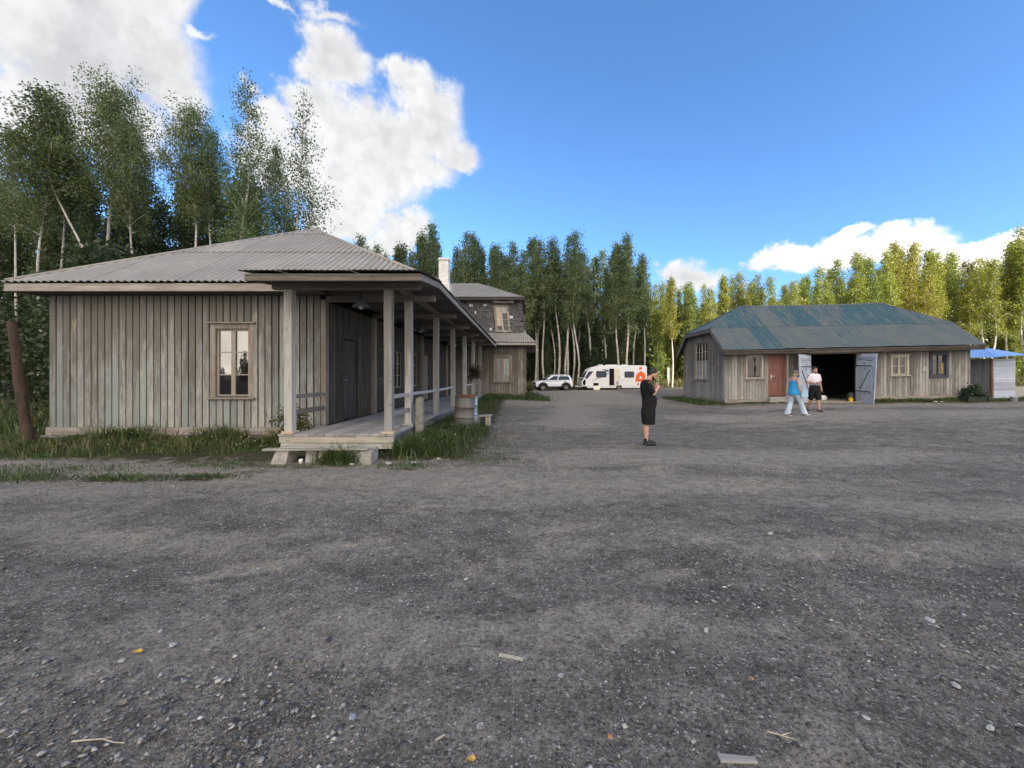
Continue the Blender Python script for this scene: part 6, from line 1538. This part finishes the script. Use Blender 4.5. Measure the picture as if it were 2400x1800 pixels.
# sunlit woods on the right
topsR = [(1530, 650), (1580, 650), (1640, 655), (1690, 640), (1714, 622), (1779, 648), (1823, 628), (1870, 635), (1931, 616), (1996, 584), (2029, 596), (2094, 562), (2159, 552), (2224, 584), (2278, 606), (2343, 584), (2400, 525), (2470, 500)]
g = 'front row of sunlit birches behind the barn'
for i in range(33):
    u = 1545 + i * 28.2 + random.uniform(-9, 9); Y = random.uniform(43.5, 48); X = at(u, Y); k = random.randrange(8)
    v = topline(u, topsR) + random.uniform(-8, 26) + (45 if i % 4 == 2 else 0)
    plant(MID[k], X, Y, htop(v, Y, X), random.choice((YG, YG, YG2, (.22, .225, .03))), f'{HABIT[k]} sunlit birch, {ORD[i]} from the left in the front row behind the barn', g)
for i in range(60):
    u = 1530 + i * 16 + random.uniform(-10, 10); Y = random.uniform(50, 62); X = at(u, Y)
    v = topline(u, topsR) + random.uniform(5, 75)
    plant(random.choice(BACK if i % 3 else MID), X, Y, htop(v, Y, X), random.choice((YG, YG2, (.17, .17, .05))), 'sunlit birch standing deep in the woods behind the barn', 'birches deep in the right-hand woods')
# dark woods behind the viewer, which the windows mirror
for i in range(22):
    a = -38 + 113 * i / 21; X = 34 * math.sin(R(a)) + random.uniform(-2, 2); Y = -34 * math.cos(R(a)) + random.uniform(-2, 2) - 4
    plant(random.choice(NEAR[:3]), X, Y, random.uniform(12, 18), (.05, .07, .03), 'birch in the row of trees behind the viewer across the yard', 'trees behind the viewer', None, 1.3)

for k, H in ((-60.5, 5.0), (-62.2, 5.4), (-63.6, 7.2), (-64.6, 5.6), (-66.0, 3.8), (-67.5, 3.4), (-69., 3.6), (-58.5, 4.4)):
    plant(BACK[0], k, -66. + random.uniform(-2, 2), H - .4, (.04, .06, .03), 'small dark tree far behind the viewer, mirrored in the window', 'far trees behind the viewer', None, 1.5)

# ------------------------------------------------------------------ shrubs and undergrowth
def clumps(n, cfn, spread, leaf, seed, nc):
    rg = np.random.default_rng(seed); C = np.array([cfn(rg) for _ in range(nc)])
    idx = rg.integers(0, nc, n); P = C[idx] + rg.normal(0, 1, (n, 3)) * spread * rg.uniform(.6, 1.3, nc)[idx][:, None]
    P[:, 2] = np.maximum(P[:, 2], gz(P[:, 0], P[:, 1]) + .02)
    a = rg.normal(0, 1, (n, 3)); a /= np.linalg.norm(a, axis=1)[:, None]; b = np.cross(a, rg.normal(0, 1, (n, 3))); b /= np.linalg.norm(b, axis=1)[:, None]
    sz = leaf * rg.uniform(.6, 1.4, n)[:, None]
    V = np.stack([P - a * sz * .6, P + b * sz * .42, P + a * sz * .6, P - b * sz * .42], 1)
    return V, np.clip(rg.uniform(0, 1, nc)[idx] * .6 + rg.uniform(0, .4, n), 0, 1)
def stuff(name, V, rn, mat, label, tint=None):
    o = link(np_quads(name, V, rn, mat), name, None); tag(o, label, None, None, 'stuff')
    if tint: o.color = (*tint, 1)
    return o
V, rn = clumps(40000, lambda r: (r.uniform(-60, -11.8), (y := r.uniform(33, 47)), abs(r.normal(0, 3.2)) + .3), .8, .25, 5, 480)
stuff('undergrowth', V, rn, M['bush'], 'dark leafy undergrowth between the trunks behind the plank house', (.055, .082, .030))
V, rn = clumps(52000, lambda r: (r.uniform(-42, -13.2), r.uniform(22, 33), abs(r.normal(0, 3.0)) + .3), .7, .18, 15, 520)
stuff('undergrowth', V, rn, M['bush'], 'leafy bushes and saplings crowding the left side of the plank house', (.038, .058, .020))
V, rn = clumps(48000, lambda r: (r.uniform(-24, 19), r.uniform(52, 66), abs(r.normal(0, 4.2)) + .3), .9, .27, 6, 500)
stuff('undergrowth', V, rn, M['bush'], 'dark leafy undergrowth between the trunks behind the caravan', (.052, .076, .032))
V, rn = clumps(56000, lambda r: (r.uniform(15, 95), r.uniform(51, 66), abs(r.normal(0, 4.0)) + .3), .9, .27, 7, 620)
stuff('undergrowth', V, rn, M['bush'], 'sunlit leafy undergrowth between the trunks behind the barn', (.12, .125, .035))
V, rn = clumps(70000, lambda r: ((x := r.uniform(-95, 130)), r.uniform(68, 80), 11. * r.random() ** 1.5), 1.3, .85, 8, 1100)
stuff('far_woods', V, rn, M['bush'], 'far dense woods closing the view behind all the birches', (.060, .082, .034))
def shrub(name, x, y, r, h, n, leaf, tint, lab, seed, cat='shrub', cone_=False):
    rg = np.random.default_rng(seed); z = G(x, y)
    root = empty(name, (x, y, z), lab, cat)
    nc = max(14, int(n / 60)); C = []
    for _ in range(nc):
        t = rg.random(); rad = r * (1 - t if cone_ else math.sqrt(max(0, 1 - (t * 1.0) ** 2.2))) * math.sqrt(rg.random()); a = rg.uniform(0, 6.28)
        C.append((x + rad * math.cos(a), y + rad * math.sin(a), z + .08 * h + t * h * .92))
    C = np.array(C); idx = rg.integers(0, nc, n); P = C[idx] + rg.normal(0, .11 * r + .05, (n, 3))
    P[:, 2] = np.maximum(P[:, 2], z + .03)
    a = rg.normal(0, 1, (n, 3)); a /= np.linalg.norm(a, axis=1)[:, None]; b = np.cross(a, rg.normal(0, 1, (n, 3))); b /= np.linalg.norm(b, axis=1)[:, None]
    sz = leaf * rg.uniform(.6, 1.4, n)[:, None]
    Vq = np.stack([P - a * sz * .6, P + b * sz * .42, P + a * sz * .6, P - b * sz * .42], 1)
    o = link(np_quads('foliage', Vq, np.clip(rg.uniform(0, 1, nc)[idx] * .6 + rg.uniform(0, .4, n), 0, 1), M['bush'], off=(x, y, z)), 'foliage', None, root); o.color = (*tint, 1)
    mb = MB()
    for c in C[::4]: mb.tube([(x + rg.normal(0, .05), y + rg.normal(0, .05), z - .05), tuple((np.array((x, y, z)) + c) / 2 + rg.normal(0, .05, 3)), tuple(c)], [.02 * min(1.5, r), .012 * min(1.5, r), .004], 5)
    mb.build('stem', M['greybark'], root)
    return root
shrub('leafy_shrub', -14.6, 13.2, 1.2, 4.8, 6500, .12, (.055, .088, .026), 'tall leafy green shrub at the left edge behind the log post', 21)
shrub('leafy_shrub', -17.4, 15.5, 1.9, 6.4, 8500, .13, (.040, .064, .022), 'dark bushy shrub at the far left rising to the eave', 22)
shrub('leafy_shrub', -15.9, 18.5, 1.6, 4.6, 6500, .13, (.050, .08, .025), 'leafy shrub peeping over the left eave of the plank house', 23)
shrub('leafy_shrub', -20.5, 19., 2.2, 8., 8000, .15, (.036, .056, .022), 'tall dark shrub behind the others at the left edge', 24)
shrub('leafy_shrub', -12.9, 24.5, 1.3, 6.0, 5000, .13, (.052, .082, .026), 'green sapling thicket behind the left roof slope', 25)
shrub('young_spruce', at(1392, 45), 45, 1.5, 4.4, 6000, .13, (.022, .05, .018), 'small dark young spruce behind the front of the caravan', 26, 'spruce', True)
shrub('young_spruce', at(1425, 45.5), 45.5, 1.2, 3.2, 4200, .13, (.024, .05, .02), 'lower dark young spruce just above the caravan door', 27, 'spruce', True)
shrub('weedy_bush', .12, 26.0, .26, .75, 700, .07, (.075, .08, .03), 'rough yellowish weeds at the corner of the two-storey house', 28, 'weeds')
shrub('weedy_bush', -5.35, 8.75, .42, .75, 1600, .05, (.11, .11, .035), 'yellow-green weeds against the wall left of the porch post', 29, 'weeds')
shrub('potted_plant', 22.35, 19.36, .30, .45, 1200, .09, (.035, .06, .03), 'dark leafy plant growing in the green planter box', 30, 'plant').location.z += .22
shrub('potted_plant', 22.75, 19.42, .22, .65, 900, .09, (.04, .065, .03), 'taller leafy plant at the right end of the green planter box', 31, 'plant').location.z += .15
# ------------------------------------------------------------------ grass
def blades(n, pfn, h, wdt, seed, lean=.35, hfun=None):
    rg = np.random.default_rng(seed); P = pfn(rg, n); n = len(P)
    P = np.column_stack([P, gz(P[:, 0], P[:, 1]) - .01]); pn = .5 + .5 * np.sin(P[:, 0] * 3.7 + 1.3 * np.sin(P[:, 1] * 4.1)) * np.sin(P[:, 1] * 5.3 + np.sin(P[:, 0] * 6.1))
    hh = h * (.55 + .6 * pn) * rg.uniform(.35, 1.25, n) * (hfun(P) if hfun is not None else 1); a = rg.uniform(0, 6.28, n)
    d = np.stack([np.cos(a), np.sin(a), 0 * a], 1); s = np.stack([-np.sin(a + rg.normal(0, .8, n)), np.cos(a), 0 * a], 1)
    ln = (lean * rg.uniform(.2, 1.6, n) * hh)[:, None]; w_ = (wdt * rg.uniform(.6, 1.4, n))[:, None]; z = np.array([0, 0, 1.])
    m1 = P + d * ln * .35 + z * (hh * .6)[:, None]; tp_ = P + d * ln + z * (hh * rg.uniform(.7, 1., n))[:, None]
    q1 = np.stack([P - s * w_, P + s * w_, m1 + s * w_ * .8, m1 - s * w_ * .8], 1); q2 = np.stack([m1 - s * w_ * .8, m1 + s * w_ * .8, tp_ + s * w_ * .15, tp_ - s * w_ * .15], 1)
    r = np.clip(.55 * pn + rg.uniform(0, .5, n), 0, 1)
    return np.concatenate([q1, q2]), np.concatenate([r, r])
def rect(x0, x1, y0, y1): return lambda rg, n: np.stack([rg.uniform(x0, x1, n), rg.uniform(y0, y1, n)], 1)
def tuft(cx, cy, rx, ry): return lambda rg, n: np.stack([rg.normal(cx, rx, n), rg.normal(cy, ry, n)], 1)
def front(rg, n):
    x = rg.uniform(-16, -4.9, n * 2); lo = 7.45 + .10 * np.sin(x * 2.1) + .14 * np.sin(x * .9 + 1) + .06 * (x + 10)
    y = lo + (9.38 - lo) * rg.random(n * 2) ** .8 ; k = rg.random(n * 2) < np.clip(.25 + (y - lo) / .7, 0, 1) * (.55 + .45 * np.sin(x * 3.3 + y * 2) ** 2); P = np.stack([x, y], 1)[k]; return P[:n]
A = [blades(42000, front, .17, .006, 41, .5, lambda P: .5 + .45 * sstep(7.5, 9.0, P[:, 1]) * (.7 + .5 * np.sin(P[:, 0] * 1.9) ** 2)),
     blades(700, tuft(-9.6, 9.15, .35, .12), .5, .008, 42, .7), blades(420, tuft(-3.55, 7.12, .17, .06), .36, .009, 43, .9), blades(500, tuft(-7.4, 9.2, .4, .1), .42, .007, 44, .6), blades(900, tuft(-5.3, 9.0, .25, .25), .42, .008, 45, .5),
     blades(9000, lambda rg, n: (lambda x, y: np.stack([x, y], 1))(*(lambda t: (-2.66 + np.abs(rg.normal(0, .45, n)) * (1 - .2 * t), 7.7 + t * 16))(rg.random(n) ** 1.6)), .26, .008, 46, .6, lambda P: np.clip(1.25 - .45 * (P[:, 0] + 2.66), .3, 1.3)),
     blades(2500, tuft(-2.15, 8.5, .35, .5), .30, .008, 47, .7), blades(1800, tuft(-1.9, 10.6, .4, .5), .34, .008, 62, .7), blades(3000, rect(-3.5, 1.4, 24.2, 25.8), .30, .012, 48, .6), blades(1400, tuft(.35, 26.0, .35, 1.0), .42, .014, 49, .6), blades(2200, tuft(-.7, 24.2, .9, .5), .22, .012, 63, .6),
     blades(2600, rect(8.9, 10.4, 19.6, 25.5), .20, .012, 50, .5), blades(3800, rect(17.4, 22.2, 19.3, 19.9), .22, .012, 51, .6), blades(2400, rect(10.5, 13.2, 19.5, 19.92), .09, .012, 52, .6), blades(2400, rect(23, 28, 19.3, 21), .16, .013, 53, .6),
     blades(16000, rect(-26, -11.9, 9.6, 24), .55, .014, 54, .6)]
for i, (gx, gy, rx, ry, n) in enumerate(((-10.2, 6.25, .5, .12, 700), (-8.9, 6.0, .6, .12, 1100), (-7.9, 6.2, .4, .12, 500), (-6.6, 6.1, .45, .1, 700), (-5.4, 6.2, .45, .07, 600), (-11.3, 6.6, .6, .15, 900), (-8.4, 6.7, .9, .2, 900), (-4.5, 6.75, .5, .1, 350), (-2.2, 6.9, .35, .1, 260), (-1., 7.5, .5, .25, 350), (-5.6, 7.0, .5, .1, 350), (-.9, 9.2, .35, .8, 500))):
    A.append(blades(n, tuft(gx, gy, rx, ry), .085, .005, 70 + i, .9))
V = np.concatenate([a[0] for a in A]); rn = np.concatenate([a[1] for a in A])
stuff('grass', V, rn, M['grass'], 'green grass and weeds along the walls of the houses and the porch')
A = [blades(30000, rect(-6, 75, 44.2, 51), .85, .03, 60, .35), blades(3200, front, .26, .006, 64, .6), blades(700, lambda rg, n: np.stack([-2.6 + np.abs(rg.normal(0, .5, n)), rg.uniform(7.8, 22, n)], 1), .3, .007, 65, .6), blades(6000, rect(-30, -12.2, 10, 24), .6, .012, 61, .6), blades(2500, rect(17.5, 24, 18.9, 19.5), .07, .013, 66, .8)]
V = np.concatenate([a[0] for a in A]); rn = np.concatenate([a[1] for a in A])
stuff('tall_dry_grass', V, rn, M['drygrass'], 'dry olive-brown grass along the woods and among the green verge')
rg = np.random.default_rng(9); n = 44; fx = np.concatenate([rg.uniform(-9, -5.2, n // 2), rg.normal(-2.0, .5, n // 2)]); fy_ = np.concatenate([rg.uniform(7.7, 9.1, n // 2), rg.uniform(7.9, 12, n // 2)]); fz_ = gz(fx, fy_) + rg.uniform(.12, .32, n)
P = np.stack([fx, fy_, fz_], 1); s = .007
V = np.stack([P + [-s, 0, -s * .5], P + [s, 0, -s * .5], P + [s, s, s * .7], P + [-s, s, s * .7]], 1)
stuff('wildflowers', V, rg.random(n), M['flower'], 'tiny white wildflowers scattered through the grass by the porch')

# ------------------------------------------------------------------ loose stones, sticks, scraps
bm = bmesh.new(); bmesh.ops.create_icosphere(bm, subdivisions=1, radius=1); ico_v = np.array([tuple(v.co) for v in bm.verts]); bm.faces.ensure_lookup_table(); ico_f = np.array([[v.index for v in f.verts] for f in bm.faces]); bm.free()
bm = bmesh.new(); bmesh.ops.create_icosphere(bm, subdivisions=2, radius=1); ico2_v = np.array([tuple(v.co) for v in bm.verts]); ico2_f = [[v.index for v in f.verts] for f in bm.faces]; bm.free()
octa_v = np.array([(1, 0, 0), (-1, 0, 0), (0, 1, 0), (0, -1, 0), (0, 0, 1), (0, 0, -1)], float); octa_f = np.array([(0, 2, 4), (2, 1, 4), (1, 3, 4), (3, 0, 4), (2, 0, 5), (1, 2, 5), (3, 1, 5), (0, 3, 5)])
def gravel(n, seed, pos, smin, smax, pw, ico_v=None, ico_f=None):
    ico_v = octa_v if ico_v is None else ico_v; ico_f = octa_f if ico_f is None else ico_f
    rg = np.random.default_rng(seed); P = pos(rg, n); n = len(P); nv = len(ico_v)
    S = smin + (smax - smin) * rg.random(n) ** pw
    sh_ = (ico_v[None] + rg.normal(0, .22, (n, nv, 3))) * rg.uniform(.72, 1.25, (n, nv, 1)) * np.stack([rg.uniform(.8, 1.35, n), rg.uniform(.7, 1.1, n), rg.uniform(.4, .75, n)], 1)[:, None, :]
    a = rg.uniform(0, 6.28, n); c, s = np.cos(a)[:, None], np.sin(a)[:, None]
    Q = np.stack([sh_[..., 0] * c - sh_[..., 1] * s, sh_[..., 0] * s + sh_[..., 1] * c, sh_[..., 2]], -1) * S[:, None, None]
    Q += np.column_stack([P, gz(P[:, 0], P[:, 1]) + S * .18])[:, None, :]
    me = bpy.data.meshes.new('gravel'); F_ = (ico_f[None] + (np.arange(n) * nv)[:, None, None]).reshape(-1, 3)
    me.vertices.add(n * nv); me.vertices.foreach_set('co', Q.astype(np.float32).ravel()); me.loops.add(F_.size); me.loops.foreach_set('vertex_index', F_.astype(np.int32).ravel())
    me.polygons.add(len(F_)); me.polygons.foreach_set('loop_start', np.arange(0, F_.size, 3, dtype=np.int32)); me.update(calc_edges=True)
    at_ = me.attributes.new('rnd', 'FLOAT', 'POINT'); at_.data.foreach_set('value', np.repeat(rg.random(n), nv).astype(np.float32))
    me.materials.append(M['stone']); return me
def gpos(rg, n):
    y = 1.1 + 20 * rg.random(n * 2) ** 2.1; x = rg.uniform(-1, 1, n * 2) * (y * 1.5 + 1.5)
    k = ((np.sin(x * 1.7 + y * 1.1) + np.sin(x * .7 - y * 2.3) + 1.4 * np.sin(y * 1.9 + .5 * x)) * .22 + .55) > rg.random(n * 2)
    k &= ~((x < -4.4) & (y > 7.3)) & ~((x < -1.6) & (y > 7.6)) & ~((x > 10) & (y > 19.4)); return np.stack([x, y], 1)[k][:n]
o = link(gravel(95000, 81, gpos, .0035, .0165, 4.5), 'gravel', None); tag(o, 'loose grey and white gravel stones scattered over the yard', None, None, 'stuff')
STN = plain('pale stone', (.40, .40, .385), .9, 0, .18, 30, .2, .3); STB = plain('bluish stone', (.27, .31, .36), .9, 0, .2, 30, .2, .3); STD = plain('dark stone', (.05, .053, .065), .85, 0, .3, 30, .2, .3); STO = plain('orange stone', (.42, .22, .12), .9, 0, .2, 30, .2, .3)
def gpt(u, v): Y = F * CH / (v - V0); return at(u, Y), Y
for i, (u, v, s, mat, lab) in enumerate(((770, 1502, .030, STD, 'dark angular stone lying beside a small pale one in the foreground'), (825, 1684, .028, STB, 'bluish-white flat stone near the bottom left of the yard'), (1010, 1622, .024, STB, 'pale blue angular stone left of the twig with a fork'),
    (925, 1668, .024, STD, 'dark blue-black stone between two pale blue stones'), (1092, 1358, .030, STN, 'rounded whitish stone in the middle foreground, larger than the gravel round it'), (405, 1512, .028, STN, 'pair-sized pale stone next to the tan bare patch at lower left'), (375, 1480, .022, STN, 'smooth white stone just above the tan bare patch'),
    (1430, 1728, .024, STO, 'small orange-brown stone near the bottom middle'), (1762, 1592, .026, STO, 'salmon coloured stone in the right foreground'), (1655, 1478, .036, STN, 'broad pale stone flush with the dirt right of centre'), (2240, 1608, .032, STN, 'pale flat stone in the right foreground'),
    (2322, 1708, .030, STN, 'grey-white stone near the bottom right corner'), (1420, 1600, .022, STN, 'small white stone in the gravel below centre'), (2180, 1455, .038, STN, 'tan-white slab of stone on the right side of the yard'), (2030, 1684, .024, STN, 'off-white pebble-like stone left of the bottom right stones'),
    (1805, 1252, .05, STN, 'white stone lying alone in the middle distance on the right'), (512, 1596, .026, STN, 'round grey stone at lower left'), (285, 1550, .028, STN, 'flat grey-white stone beside the left edge of the tan patch'))):
    rg = np.random.default_rng(500 + i); x, y = gpt(u, v); q = ico2_v * (1 + rg.normal(0, .09, (len(ico2_v), 1))) * np.array([rg.uniform(.9, 1.35), rg.uniform(.65, 1.), rg.uniform(.4, .65)]) * s * .62
    q = np.round(q / (s * .30)) * s * .30 * .45 + q * .55
    me = bpy.data.meshes.new('stone'); me.from_pydata([tuple(p) for p in q], [], ico2_f); o = link(me, 'stone', mat); o.location = (x, y, G(x, y) + s * .12); o.rotation_euler = (0, 0, rg.uniform(0, 6)); tag(o, lab, 'stone', 'larger stones lying on the yard')
twm = plain('dry twig', (.42, .38, .29), .9, 0, .2, 30, .2)
def twig(pts, r, lab, fork=None):
    m = MB(); P = []
    for (u, v) in pts: x, y = gpt(u, v); P.append((x, y, G(x, y) + r * 1.4 + .003))
    m.tube(P, [r * (1 - .5 * i / len(P)) for i in range(len(P))], 6)
    if fork: m.tube([P[fork[0]], *[(lambda xy: (xy[0], xy[1], G(*xy) + .012))(gpt(*q)) for q in fork[1]]], [r * .7] + [r * .4] * len(fork[1]), 6)
    tag(m.build('twig', twm, None), lab, 'twig')
twig([(168, 1742), (205, 1738), (240, 1736), (268, 1744), (292, 1745)], .0035, 'thin pale twig lying at the bottom left', (2, [(262, 1733)]))
twig([(1115, 1560), (1140, 1580), (1160, 1592), (1202, 1598)], .004, 'bent forked twig in the centre foreground', (1, [(1165, 1585)]))
twig([(1798, 1718), (1830, 1728), (1862, 1737)], .004, 'pale splintered twig at the lower right', (1, [(1855, 1722)]))
twig([(1020, 1742), (1042, 1728)], .006, 'short brown stick near the bottom middle')
sm = MB(); x0, y0 = gpt(1685, 1782); x1, y1 = gpt(1772, 1786)
sm.box(0, 1, 0, 1, 0, 1, fn=lambda a, b, c: (x0 + (x1 - x0) * a, y0 - .018 + (y1 - y0) * a + .036 * b * (1 - .35 * a * a) + .006 * math.sin(a * 9), G(x0, y0) + .004 + .012 * c))
tag(sm.build('wood_scrap', wood('scrap wood', (.30, .29, .275), (.38, .37, .35), axis=0), None, bevel=.002), 'weathered grey scrap of board at the bottom right', 'wood scrap')
sm = MB(); x0, y0 = gpt(1197, 1545); sm.box(-.07, .07, -.014, .014, 0, .012, fn=lambda a, b, c: (x0 + a, y0 + b - a * .25, G(x0, y0) + c + .003)); tag(sm.build('wood_scrap', twm, None, bevel=.002), 'small flat sliver of wood right of the forked twig', 'wood scrap')
def fleaf(u, v, s, c, lab):
    x, y = gpt(u, v); m = MB(); v_ = [(0, 0, .010)] + [(s * math.cos(t), s * .5 * math.sin(t) * abs(math.sin(t)) ** .4, .004 + .010 * abs(math.sin(t + .6))) for t in np.linspace(0, 2 * math.pi, 13)[:-1]]
    v_ += [(a, b, c_ - .002) for a, b, c_ in v_]
    m.add([(x + a, y + b, G(x, y) + c_ + .004) for a, b, c_ in v_], [(0, i, i % 12 + 1) for i in range(1, 13)] + [(13, 13 + i % 12 + 1, 13 + i) for i in range(1, 13)] + [(i, 13 + i, 13 + i % 12 + 1, i % 12 + 1) for i in range(1, 13)])
    tag(m.build('fallen_leaf', plain('leaf ' + lab[:8], c, .8, 0, .2, 30), None), lab, 'leaf')
fleaf(322, 1530, .030, (.52, .30, .06), 'yellow fallen leaf beside the tan bare patch at lower left'); fleaf(280, 1652, .035, (.17, .155, .12), 'dull brown fallen leaf at lower left'); fleaf(1103, 1784, .022, (.45, .30, .08), 'tiny yellow leaf at the bottom edge')
# rubble by the steps
RB = plain('pale rubble', (.36, .36, .35), .9, 0, .2, 12, .2, .3)
for i, (x, y, s, lab) in enumerate(((-2.55, 7.05, .06, 'white chunk of rubble right of the plank step'), (-2.1, 7.1, .07, 'flat white lump of rubble in the grass edge, right of the other'), (-1.72, 7.45, .05, 'small white rubble lump nearest the gravel'), (-3.2, 7.0, .05, 'grey rubble lump before the right end of the plank step'), (11.9, 19.3, .09, 'dark lump of rubble before the red door'), (12.6, 19.35, .07, 'pale lump of rubble before the red door step'), (20.3, 19.1, .12, 'pale broken lump against the barn foundation on the right'), (20.7, 19.2, .1, 'second broken lump against the barn foundation'), (18.6, 17.9, .09, 'white scrap lying on the gravel before the barn'))):
    rg = np.random.default_rng(700 + i); q = ico2_v * (1 + rg.normal(0, .13, (len(ico2_v), 1))) * np.array([1.3, .8, .55]) * s * .7; me = bpy.data.meshes.new('rubble'); me.from_pydata([tuple(p) for p in q], [], ico2_f)
    o = link(me, 'rubble', RB if i != 4 else STD); o.location = (x, y, G(x, y) + s * .3); tag(o, lab, 'rubble', 'lumps of rubble')
sc.cycles.max_bounces = 7; sc.cycles.diffuse_bounces = 3; sc.cycles.glossy_bounces = 3; sc.cycles.transmission_bounces = 4
sc.cycles.sample_clamp_indirect = 6
